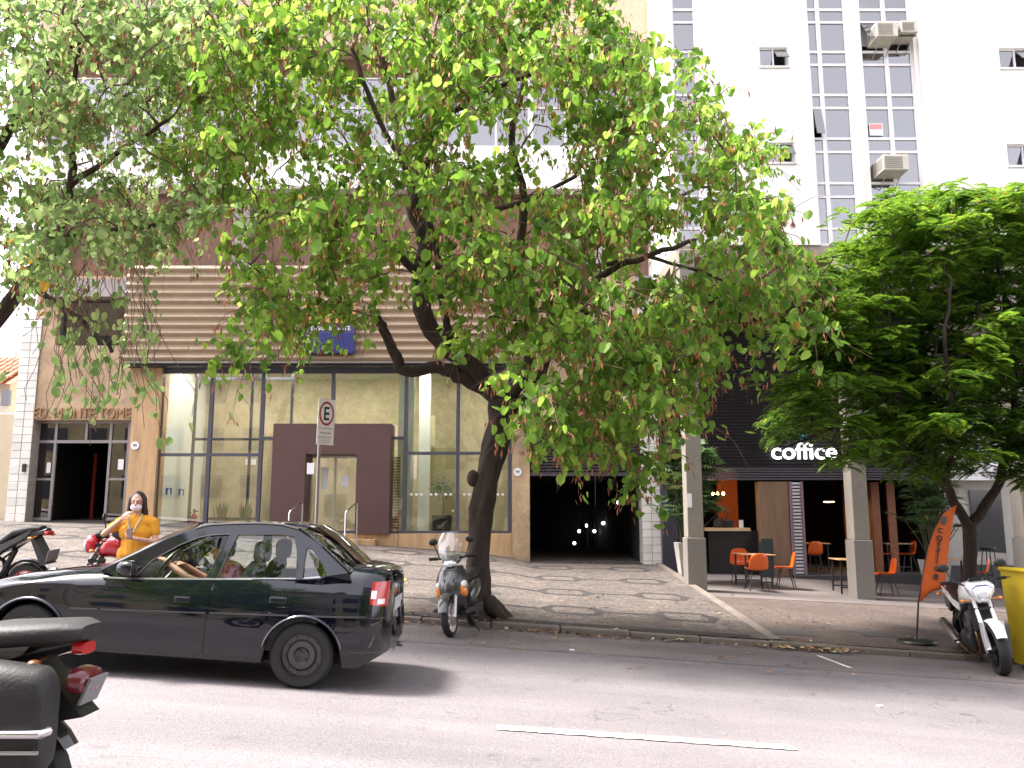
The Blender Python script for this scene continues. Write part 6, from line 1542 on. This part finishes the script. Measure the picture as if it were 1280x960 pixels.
# rider of the passing motorcycle
rd = thing('person', 'motorcycle rider in dark jacket and black helmet on the passing motorcycle', 'person', b4.location, b4.rotation_euler)
m = MB(); T, r_ = head(m, (.02,0,1.56), (1,0,-.05), .98)
m.capsule((-.10,0,1.34),(0,0,1.48), .055, .052); m.capsule((-.14,0,1.30),(-.26,0,.98), .135, .14); m.capsule((-.12,-.17,1.31),(-.12,.17,1.31), .075, .075)
for s in (-1, 1):
    m.capsule((-.25,s*.10,.96),(.16,s*.20,.86), .09, .068); m.capsule((.16,s*.20,.86),(-.12,s*.20,.42), .06, .045); m.capsule((-.14,s*.20,.36),(-.0,s*.21,.34), .04, .032)
    m.capsule((-.12,s*.19,1.30),(.05,s*.27,1.10), .052, .045); m.capsule((.05,s*.27,1.10),(.20,s*.32,1.09), .042, .03); hand(m, (.20,s*.32,1.09), (.9,.0,-.2), (-.2,0,-1), .7, 1.0, -s)
figure(m, 'body', SKIN, rd, .010, 3)
JK = mat('dark_jacket', (.025,.024,.028), .75, var=.15)
m = MB(); m.capsule((-.14,0,1.30),(-.26,0,.98), .155, .16); m.capsule((-.12,-.17,1.31),(-.12,.17,1.31), .092, .092)
for s in (-1, 1): m.capsule((-.12,s*.19,1.30),(.05,s*.27,1.10), .068, .06); m.capsule((.05,s*.27,1.10),(.18,s*.315,1.09), .056, .045)
figure(m, 'jacket', JK, rd, .011, 3)
m = MB()
for s in (-1, 1): m.capsule((-.25,s*.10,.96),(.16,s*.20,.86), .105, .082); m.capsule((.16,s*.20,.86),(-.11,s*.20,.44), .076, .06)
figure(m, 'trousers', TRO, rd, .011, 3)
m = MB()
for s in (-1, 1): m.capsule((-.14,s*.20,.36),(.0,s*.21,.335), .05, .042)
figure(m, 'shoes', BLACK, rd, .010, 2)
m = MB(); m.ball(T(0,.01,.02), (.125,.15,.14), 20, 14, r_); figure(m, 'helmet', BKP, rd, .012, 2)
# ------------------------------------------------------------ trees
BARK = mat('bark', (.048,.032,.025), .95, var=.45, scale=7, bump=1.0, bscale=26, stretch=(1.6,1.6,.5), dirt=((.03,.022,.018), 3, .45, .75))
TWIG = mat('twig', (.13,.075,.055), .9, var=.3)
POD = mat('seed_pod', (.33,.125,.06), .8, irand=.5)
LEAF = leafmat('heart_leaf', (.072,.170,.020), (.155,.305,.038), (.30,.45,.08), .6)
LEAF2 = leafmat('heart_leaf_hazed', (.12,.215,.065), (.21,.33,.11), (.36,.46,.19), .62)  # same leaf, sun haze put into its paler greens
FEATH = leafmat('feather_leaf', (.028,.075,.010), (.072,.165,.015), (.17,.29,.025), .45)
def wpath(pts): return [P(x, y, Y) for x, y, Y in pts]
def refine(path, k=3, jit=.02, seed=0):
    r_ = random.Random(seed); n = len(path); out = []
    for i in range(n-1):
        p0, p1, p2, p3 = path[max(i-1,0)], path[i], path[i+1], path[min(i+2,n-1)]
        for j in range(k):
            t = j/k; q = .5*((2*p1)+(p2-p0)*t+(2*p0-5*p1+4*p2-p3)*t*t+(3*p1-p0-3*p2+p3)*t**3)
            out.append(q + Vector((r_.uniform(-1,1), r_.uniform(-1,1), r_.uniform(-1,1)))*jit*(0 if i+j == 0 else 1))
    return out + [path[-1]]
def rough_tube(mb, path, rads, n=12, seed=0, amp=.12):
    b = len(mb.v); mb.tube(path, rads, n); r_ = random.Random(seed)
    ph = [r_.uniform(0,6.28) for _ in range(4)]
    for i, p in enumerate(path):
        for j in range(n):
            a = 2*math.pi*j/n; k = 1 + amp*(.6*math.sin(3*a+ph[0]+i*.35)+.5*math.sin(5*a+ph[1]-i*.5)+.4*math.sin(2*a+ph[2]+i*.9)) + r_.uniform(-.03,.03)
            v = Vector(mb.v[b+i*n+j]); mb.v[b+i*n+j] = tuple(p + (v-p)*k)
def inpoly(x, y, poly):
    r_ = False; n = len(poly)
    for i in range(n):
        (x1, y1), (x2, y2) = poly[i], poly[(i+1) % n]
        if (y1 > y) != (y2 > y) and x < (x2-x1)*(y-y1)/(y2-y1)+x1: r_ = not r_
    return r_
# one leaf blade: two rounded lobes folded along the midrib, hanging from its stalk at the origin
HALF = [(0,0,0),(.22,.11,.09),(.40,.21,-.14),(.42,.23,-.42),(.31,.17,-.72),(.12,.08,-1.0),(0,.02,-.90)]
LV = np.array([(0,0,0)] + [(x,y,z) for x,y,z in HALF[1:-1]] + [HALF[-1]] + [(-x,y,z) for x,y,z in HALF[1:-1]])
LFc = [(0,1,2,3,4,5,6), (0,6,11,10,9,8,7)]
def leaf_mesh(name, loc, rotm, scl, m):
    """many leaves in one mesh; loc (N,3), rotm (N,3,3), scl (N,)"""
    N = len(loc); K = len(LV)
    V = np.einsum('nij,kj->nki', rotm, LV)*scl[:,None,None] + loc[:,None,:]
    me = bpy.data.meshes.new(name)
    me.vertices.add(N*K); me.vertices.foreach_set('co', V.reshape(-1).astype(np.float32))
    base = (np.arange(N)*K)[:,None]; l = np.array(LFc[0]+LFc[1])[None,:] + base
    me.loops.add(N*14); me.loops.foreach_set('vertex_index', l.reshape(-1).astype(np.int32))
    me.polygons.add(N*2); me.polygons.foreach_set('loop_start', (np.arange(N*2)*7).astype(np.int32)); me.polygons.foreach_set('loop_total', np.full(N*2, 7, np.int32))
    me.update(calc_edges=True); me.validate(); me.materials.append(m); return me
def rmat(yaw, pitch, roll):
    return np.array(Euler((pitch, roll, yaw), 'XYZ').to_matrix())
def lf_leaf_one(m):
    me = bpy.data.meshes.new('leaf'); me.from_pydata([tuple(v) for v in LV], [], LFc); me.materials.append(m); return me
def broad_tree(root, outline, n_twigs, yr, seed, leafm, limbs, size=(.072,.18), weight=None, singles=300, pods=500, yprof=None, stem=None):
    """leafy crown whose clumps hang on twigs; limbs: list of branch points the twigs grow out of"""
    rn = random.Random(seed); tw = MB(); locs = []; rots = []; scl = []; pd = MB()
    xs = [p[0] for p in outline]; ys = [p[1] for p in outline]
    clumps = []
    while len(clumps) < n_twigs//9:
        x, y = rn.uniform(min(xs), max(xs)), rn.uniform(min(ys), max(ys))
        if not inpoly(x, y, outline): continue
        if weight and rn.random() > weight(x, y): continue
        Y = yr[0] + (yr[1]-yr[0])*(rn.random() if not yprof else yprof(rn, x, y)); 
        if stem and Y < 12.9 and 215 < y < 470 and rn.random() < .8:
            sx_ = min(((abs(yy_-y), xx_) for xx_, yy_ in stem))[1]
            if abs(x - sx_) < 30: continue
        clumps.append(P(x, y, Y))
    limbs = list(limbs); base0 = list(limbs); clumps.sort(key=lambda c: min((q-c).length for q in base0))
    for c in clumps:
        l = min(limbs, key=lambda q: (q-c).length + max(0, q.z-c.z)*.4); 
        if (l-c).length > .25:
            mid = (l+c)/2 + Vector((rn.uniform(-.15,.15), rn.uniform(-.15,.15), .12+rn.uniform(-.1,.15)))
            pth = refine([l, mid, c], 3, .03, rn.random()); k = len(pth); tw.tube(pth, [.017-.011*i/(k-1) for i in range(k)], 5); limbs += pth[2:]
        for t in range(9):
            d = Vector((rn.gauss(0,1), rn.gauss(0,1), rn.gauss(-.15,.8))).normalized(); L = rn.uniform(.30,.75); s0 = c + Vector((rn.gauss(0,.10), rn.gauss(0,.10), rn.gauss(0,.10)))
            p1 = s0 + d*L*.5; p2 = p1 + (d + Vector((0,0,-.9))).normalized()*L*.5
            tw.tube([s0, p1, p2], [.007,.005,.003], 3, caps=False)
            if rn.random() < .55:                          # bare dry twiglets between the leaves
                e = p2 + Vector((rn.gauss(0,.2), rn.gauss(0,.2), rn.gauss(-.12,.2))); tw.tube([p1, (p1+e)/2+Vector((rn.gauss(0,.05), rn.gauss(0,.05), .04)), e], [.005,.004,.002], 3, caps=False)
            nl = rn.randint(4, 10)
            for q in range(nl):
                f = (q+.6)/nl; p = s0.lerp(p1, f*2) if f < .5 else p1.lerp(p2, f*2-1)
                p = p + Vector((rn.gauss(0,.05), rn.gauss(0,.05), rn.gauss(0,.035)))
                locs.append(p); rots.append(rmat(rn.uniform(0,6.28), rn.gauss(.25,.6), rn.gauss(0,.5))); scl.append(size[0]+(size[1]-size[0])*rn.betavariate(1.2, 1.9))
            if pods and rn.random() < pods/(len(clumps)*9):
                for q in range(rn.randint(3,7)):           # dry brown pods in bunches
                    a = rn.uniform(0,6.28); b0 = p2 + Vector((rn.gauss(0,.05), rn.gauss(0,.05), rn.gauss(0,.05))); e = b0 + Vector((.05*math.cos(a), .05*math.sin(a), -rn.uniform(.06,.14))); wv = Vector((-math.sin(a), math.cos(a), .3)).normalized()*.013
                    pd.add([b0, (b0+e)/2+wv, e, (b0+e)/2-wv], [(0,1,2,3)])
    locs = np.array([tuple(p) for p in locs]); rots = np.array(rots); scl = np.array(scl)
    # the leaves that show largest become pieces of their own
    pos = locs - np.array([0,0,CZ]); yy = pos[:,1]*_c + pos[:,2]*_s; zz = -pos[:,1]*_s + pos[:,2]*_c
    px = 640 + F*pos[:,0]/yy; py = 480 - F*zz/yy; vis = (px > 5) & (px < 1275) & (py > 5) & (py < 955)
    key = np.where(vis, scl/yy, 0); order = np.argsort(-key)
    top = order[:singles]; rest = order[singles:]
    cr = bpy.data.objects.new('crown', leaf_mesh('crown', locs[rest], rots[rest], scl[rest], leafm)); COL.objects.link(cr); cr.parent = root; cr.location = -root.location; tag(cr, kind='stuff')
    one = lf_leaf_one(leafm)
    for i in top:
        o = bpy.data.objects.new('leaf', one); COL.objects.link(o); o.parent = cr
        o.matrix_local = Matrix.Translation(locs[i]) @ Matrix(rots[i].tolist()).to_4x4() @ Matrix.Scale(float(scl[i]), 4)
    tag(tw.build('twigs', TWIG, root, world=True), kind='stuff')
    if pd.f: tag(pd.build('seed_pods', POD, root, world=True), kind='stuff')
# --- the street tree in the middle
TB_ = P(592, 772, 12.95); TB_.z = zpav(TB_.x, 12.95)
tree = thing('street_tree', 'gnarled street tree with heart-shaped leaves and brown pods beside the grey scooter', 'tree', TB_)
t0 = TB_ + Vector((0,0,-.15))
trunk = [t0] + wpath([(595,745,12.92),(598,700,12.9),(601,650,12.88),(609,600,12.85),(618,560,12.82),(627,520,12.8),(630,498,12.78)])
tr = refine(trunk, 4, .012, 3); n = len(tr)
rad = []
for i in range(n):
    t = i/(n-1); rad.append(.40*math.exp(-t*13)+.145 + .055*t*t*(3-2*t) + (.03 if t > .85 else 0))
m = MB(); rough_tube(m, tr, rad, 24, 5, .15); m.ball(tr[16]+Vector((-.22,-.04,.02)), (.09,.10,.13), 10, 8)
m.build('trunk', BARK, tree, smooth=80, world=True)
for k in range(7):                                        # root flare
    a = k*.9+.3; m = MB(); b0 = TB_ + Vector((.22*math.cos(a), .18*math.sin(a), .22)); e = TB_ + Vector((.62*math.cos(a), .36*math.sin(a), 0)); e.z = (zpav(e.x, e.y) if e.y > YK+.02 else zroad(e.x)+.05)-.03
    rough_tube(m, refine([b0, (b0+e)/2+Vector((0,0,-.02)), e], 3, .015, k), [.12,.11,.10,.085,.07,.05,.03], 10, k, .1); m.build('root', BARK, tree, smooth=80, world=True)
L0 = (630, 500)
limbs_px = [
 ([(630,505,12.8),(606,478,12.75),(582,452,12.7),(548,422,12.65),(528,385,12.6),(526,345,12.6),(531,300,12.6),(519,262,12.6),(528,215,12.6),(545,150,12.6),(560,95,12.55),(585,40,12.5),(592,-40,12.5),(600,-160,12.5)], .17, .07),
 ([(614,492,12.78),(580,474,12.7),(548,460,12.6),(505,464,12.5),(492,440,12.45),(480,412,12.4),(470,396,12.35)], .115, .06),
 ([(634,500,12.8),(655,470,12.9),(664,430,13.0),(658,380,13.1),(650,320,13.2),(655,250,13.3),(640,170,13.3),(660,80,13.4),(670,-60,13.5)], .11, .04),
 ([(640,508,12.78),(672,480,12.6),(690,430,12.3),(720,380,12.0),(760,340,11.7),(810,320,11.4),(870,300,11.2)], .09, .03),
 ([(600,470,12.74),(565,420,12.5),(553,380,12.3),(547,330,12.0),(535,270,11.7),(500,200,11.3),(470,140,11.0),(440,60,10.8)], .065, .03),
 ([(526,345,12.6),(490,310,12.3),(440,285,12.0),(390,270,11.7),(330,265,11.4)], .07, .025),
 ([(519,262,12.6),(495,160,12.9),(480,80,13.1),(450,20,13.2),(430,-50,13.2)], .07, .03),
 ([(531,300,12.6),(600,270,12.0),(660,250,11.5),(720,220,11.1)], .06, .025),
 ([(658,380,13.1),(720,340,13.6),(780,320,14.0),(840,250,14.3),(900,230,14.5)], .06, .025),
 ([(545,150,12.6),(620,110,12.2),(700,80,11.9),(760,60,11.7)], .05, .02),
 ([(720,380,12.0),(760,420,11.7),(790,470,11.6),(800,520,11.6)], .035, .012),
 ([(810,320,11.4),(880,340,11.3),(940,370,11.3)], .03, .012)]
LP = []
for k, (pp, r0, r1) in enumerate(limbs_px):
    pth = refine(wpath(pp), 4, .022, k+20); nn = len(pth); m = MB(); rough_tube(m, pth, [r0+(r1-r0)*i/(nn-1) for i in range(nn)], 12 if r0 > .08 else 8, k, .09); m.build('limb', BARK, tree, smooth=80, world=True)
    LP += pth[(4 if k else 14):]
OUTL = [(255,-70),(700,-80),(775,10),(805,62),(870,78),(925,135),(948,190),(962,250),(985,330),(1004,362),(1004,425),(955,440),(905,435),(880,470),(860,515),(838,560),(815,592),(760,596),(690,585),(668,545),(655,525),(640,470),(590,425),(520,415),(470,402),(430,432),(330,428),(302,462),(245,425),(262,330),(270,250),(215,190),(230,80)]
def wgt(x, y):
    if 370 < x < 455 and y > 400: return .25
    if 440 < x < 640 and y > 340: return .36
    if y > 520: return .6
    if y > 430: return .8
    if x < 330 and y > 240: return .8
    return 1.0
def ypr(rn, x, y): return min(1, max(0, rn.betavariate(1.5, 1.7)))
broad_tree(tree, OUTL, 3600, (9.6, 14.6), 41, LEAF, LP, weight=wgt, pods=3400, yprof=ypr, stem=[(606,478),(594,465),(582,452),(565,437),(548,422),(536,402),(528,385),(526,365),(526,345),(530,322),(531,300),(524,280),(519,262),(523,238),(528,215)])
# --- the tree beyond the left edge
LBp = Vector((-9.3, 13.1, zpav(-9.3, 13.1)))
ltree = thing('street_tree', 'tree with heart-shaped leaves, paled by painted sun haze, overhanging the office doorway', 'tree', LBp)
lt = [LBp+Vector((0,0,-.15)), LBp+Vector((.05,0,1.2)), LBp+Vector((.0,-.05,2.4))]
pth = refine(lt, 5, .02, 2); m = MB(); rough_tube(m, pth, [.36*math.exp(-i*.8)+.22 for i in range(len(pth))], 16, 8, .1); m.build('trunk', BARK, ltree, smooth=80, world=True)
LL = []
top = lt[-1]
for k, pp in enumerate([[(0,392,12.6),(30,352,12.4),(70,300,12.2),(90,230,12.0),(85,150,11.8),(100,60,11.6)], [(30,352,12.4),(100,400,12.0),(140,440,11.8)], [(-60,300,12.8),(0,180,12.4),(60,80,12.0),(140,30,11.6)], [(90,230,12.0),(150,190,11.7),(210,150,11.4)], [(70,300,12.2),(130,290,11.9),(200,280,11.7)]]):
    w_ = wpath(pp); w_ = ([top] + w_) if k in (0, 2) else w_
    pth = refine(w_, 4, .03, k+60); nn = len(pth); r0 = .14 if k in (0,2) else .05; m = MB(); rough_tube(m, pth, [r0+(.025-r0)*i/(nn-1) for i in range(nn)], 10, k, .09); m.build('limb', BARK, ltree, smooth=80, world=True); LL += pth[4:]
OUTL2 = [(-160,-80),(270,-80),(290,60),(285,180),(270,270),(235,325),(180,318),(120,330),(60,345),(20,372),(-40,300),(-160,340)]
broad_tree(ltree, OUTL2, 1800, (9.8, 13.8), 77, LEAF2, LL, size=(.06,.16), pods=1000, singles=250, weight=lambda x, y: .75 if y > 200 else 1, yprof=ypr)
# thin bare twigs with a few leaves hanging in front of the doorway
vm = MB(); rn = random.Random(9); lc = []; 
for k in range(52):
    x = rn.uniform(50, 205); y = rn.uniform(310, 380); Y = rn.uniform(11.2, 12.2); pts = [P(x, y, Y)]
    for s in range(7): x += rn.gauss(0, 9); y += rn.uniform(10, 32); pts.append(P(x, y, Y)); 
    vm.tube(pts, .0045, 4)
    for s in range(rn.randint(2, 6)): lc.append(rn.choice(pts[2:]) + Vector((rn.gauss(0,.06), rn.gauss(0,.06), rn.gauss(0,.05))))
tag(vm.build('hanging_twigs', TWIG, ltree, world=True), kind='stuff')
one = lf_leaf_one(LEAF2)
crl = [c for c in ltree.children if c.name.startswith('crown')][0]
for p in lc:
    o = bpy.data.objects.new('leaf', one); COL.objects.link(o); o.parent = crl; o.matrix_local = Matrix.Translation(p) @ Matrix(rmat(rn.uniform(0,6.28), rn.gauss(.15,.5), rn.gauss(0,.4)).tolist()).to_4x4() @ Matrix.Scale(rn.uniform(.09,.15), 4)
# --- feathery tree on the right
RB = P(1211, 776, 14.0); RB.z = zpav(RB.x, 14.0)
rtree = thing('feathery_tree', 'small spreading tree with dense feathery dark green leaves beside the orange banner', 'tree', RB)
pth = refine([RB+Vector((0,0,-.1))] + wpath([(1212,735,14.0),(1213,690,14.0),(1212,655,14.0)]), 4, .008, 4); m = MB(); rough_tube(m, pth, [.09*math.exp(-i*.6)+.105 for i in range(len(pth))], 14, 4, .08); m.build('trunk', BARK, rtree, smooth=80, world=True)
LR = []
for k, (pp, r0) in enumerate([([(1212,660,14.0),(1185,615,13.9),(1150,572,13.8),(1110,525,13.6),(1070,480,13.4),(1030,430,13.3)], .085), ([(1212,662,14.0),(1238,622,14.0),(1258,575,14.0),(1268,500,14.0),(1262,420,13.9),(1250,340,13.8),(1230,270,13.8)], .09), ([(1150,572,13.8),(1160,480,14.2),(1150,400,14.4),(1120,330,14.5)], .05), ([(1262,420,13.9),(1300,350,13.6),(1360,300,13.4)], .05), ([(1110,525,13.6),(1040,535,13.2),(980,560,13.0)], .03), ([(1258,575,14.0),(1320,520,13.4),(1380,470,13.0)], .05), ([(1185,615,13.9),(1190,500,12.6),(1180,430,12.2),(1190,350,12.0)], .045), ([(1268,500,14.0),(1262,380,15),(1200,300,15.4)], .045)]):
    p_ = refine(wpath(pp), 4, .03, k+90); nn = len(p_); m = MB(); rough_tube(m, p_, [r0+(.018-r0)*i/(nn-1) for i in range(nn)], 10, k, .07); m.build('limb', BARK, rtree, smooth=80, world=True); LR += p_[6:]
fr = MB(); tw = MB(); rn = random.Random(123)
OUTR = [(1000,320),(1040,290),(1078,268),(1110,250),(1170,236),(1230,230),(1290,236),(1400,290),(1460,420),(1420,560),(1290,612),(1230,595),(1180,590),(1120,592),(1085,580),(1058,575),(1000,585),(945,605),(935,590),(965,545),(985,490),(992,430),(985,395),(1000,360)]
fv = []; 
def frond(o_, d, L, droop):
    sd_ = d.cross(Vector((0,0,1))); sd_ = sd_.normalized() if sd_.length > .01 else Vector((1,0,0)); up_ = sd_.cross(d)
    n_ = 11
    for q in range(n_):
        f = (q+.7)/n_; p = o_ + d*L*f + Vector((0,0,-droop*L*f*f)); ln = L*.44*math.sin(math.pi*(.18+.75*f)) 
        for s in (-1, 1):
            e = p + (sd_*s*.85 + d*.5 + Vector((0,0,-.35*droop-.10))).normalized()*ln; wv = d*.021
            fr.add([p, (p+e)/2+wv+up_*.006, e, (p+e)/2-wv+up_*.006], [(0,1,2,3)])
cl = []
while len(cl) < 720:
    x, y = rn.uniform(930, 1465), rn.uniform(225, 615)
    if inpoly(x, y, OUTR) and not (948 < x < 1056 and 543 < y < 600):
        cl.append(P(x, y, 11.9 + 4.4*rn.betavariate(1.3, 1.5)))
base0 = list(LR); cl.sort(key=lambda c: min((q-c).length for q in base0))
for c in cl:
    l = min(LR, key=lambda q: (q-c).length + max(0, q.z-c.z)*1.2)
    mid = (l+c)/2 + Vector((0,0,.1)); p_ = refine([l, mid, c], 3, .03, rn.random()); tw.tube(p_, [.014-.010*i/(len(p_)-1) for i in range(len(p_))], 4); LR += p_[2:]
    out = Vector((c.x-l.x, c.y-l.y, 0)); out = out.normalized() if out.length > .05 else Vector((1,0,0)); a0 = math.atan2(out.y, out.x)
    for t in range(17):                                   # flat spray of fronds round each twig tip
        a = a0 + rn.gauss(0, 1.3); el = rn.gauss(.12, .22); d = Vector((math.cos(a)*math.cos(el), math.sin(a)*math.cos(el), math.sin(el)))
        frond(c + Vector((rn.gauss(0,.16), rn.gauss(0,.16), rn.gauss(0,.05))), d, rn.uniform(.22,.36), rn.uniform(.25,.7))
tag(fr.build('crown', FEATH, rtree, world=True), kind='stuff'); tag(tw.build('twigs', BARK, rtree, world=True), kind='stuff')

# trees on the other side, mirrored in the glass
for dx, lab in ((-7.5, 'leafy tree on the far pavement in front of the ochre house'), (4.5, 'leafy tree on the far pavement in front of the cream house')):
    c = tree.copy(); COL.objects.link(c); c.location = (TB_.x+dx, -6.8, zroad(TB_.x+dx)+.09); c.rotation_euler = (0,0,2.6+dx); tag(c, lab, 'tree')
    for ch in tree.children:
        if ch.name.split('.')[0] in ('trunk', 'limb', 'crown', 'twigs'): k = ch.copy(); COL.objects.link(k); k.parent = c
# ------------------------------------------------------------ litter along the kerb
LIT = mat('dry_leaf', (.22,.11,.045), .9, irand=.6); LITG = mat('pale_leaf', (.36,.33,.20), .9, irand=.5)
def litter(nm, spots, mt, seed, label=None):
    r_ = random.Random(seed); b = MB()
    for (cx, cy, sx, sy, n, hz) in spots:
        for k in range(n):
            x, y = r_.gauss(cx, sx), r_.gauss(cy, sy); z = (zpav(x, y) if y > YK+.02 else zroad(x)+.005)+.006
            a = r_.uniform(0, 6.28); s_ = r_.uniform(.02,.055); t = r_.uniform(-.5,.5); h = r_.uniform(0, hz); u = Vector((math.cos(a), math.sin(a), t*.6))*s_; v_ = Vector((-math.sin(a), math.cos(a), r_.uniform(-.4,.4)))*s_*.6; c = Vector((x, y, z+h+abs(u.z)+abs(v_.z)))
            b.add([c-u, c-v_*.9, c+u, c+v_], [(0,1,2,3)])
    tag(b.build(nm, mt), kind='stuff')
litter('dry_leaves', [(-1.9,YK-.12,.5,.07,90,.02),(.6,YK-.10,.6,.07,70,.02),(1.9,YK-.12,.9,.08,60,.015),(4.2,YK-.10,.42,.07,150,.05),(-.6,12.7,.6,.25,50,.01),(1.2,14.5,2.0,1.6,70,.005),(5,14.5,1.6,1.2,60,.005),(0,11.5,2.5,.5,60,.003),(-5.5,13.5,2.4,1.0,60,.004),(3.5,10.8,2.0,.8,30,.003)], LIT, 3)
litter('pale_leaves', [(4.3,YK-.12,.35,.06,60,.05),(1.0,YK-.12,.9,.06,30,.02),(-1.6,YK-.1,.4,.06,20,.02)], LITG, 4)
r_ = random.Random(8)
for k, (px, py) in enumerate(((716, 813), (1100, 884))):
    g = gpix(px, py); s_ = .036; b = MB(); n_ = 7
    pts = [(g.x + s_*math.cos(6.28*i/n_)*r_.uniform(.6,1.3), g.y + .6*s_*math.sin(6.28*i/n_)*r_.uniform(.6,1.3)) for i in range(n_)]
    b.add([(x, y, zroad(x)+.008+r_.uniform(0,.015)) for x, y in pts] + [(x, y, zroad(x)+.004) for x, y in pts], [tuple(range(n_))] + [(i, (i+1) % n_, n_+(i+1) % n_, n_+i) for i in range(n_)])
    tag(b.build('paper_scrap', PAPER), 'small crumpled white paper scrap lying on the road', 'litter', 'paper scraps on the road')
SC.cycles.use_denoising = True
try: SC.cycles.denoiser = 'OPENIMAGEDENOISE'
except Exception: pass
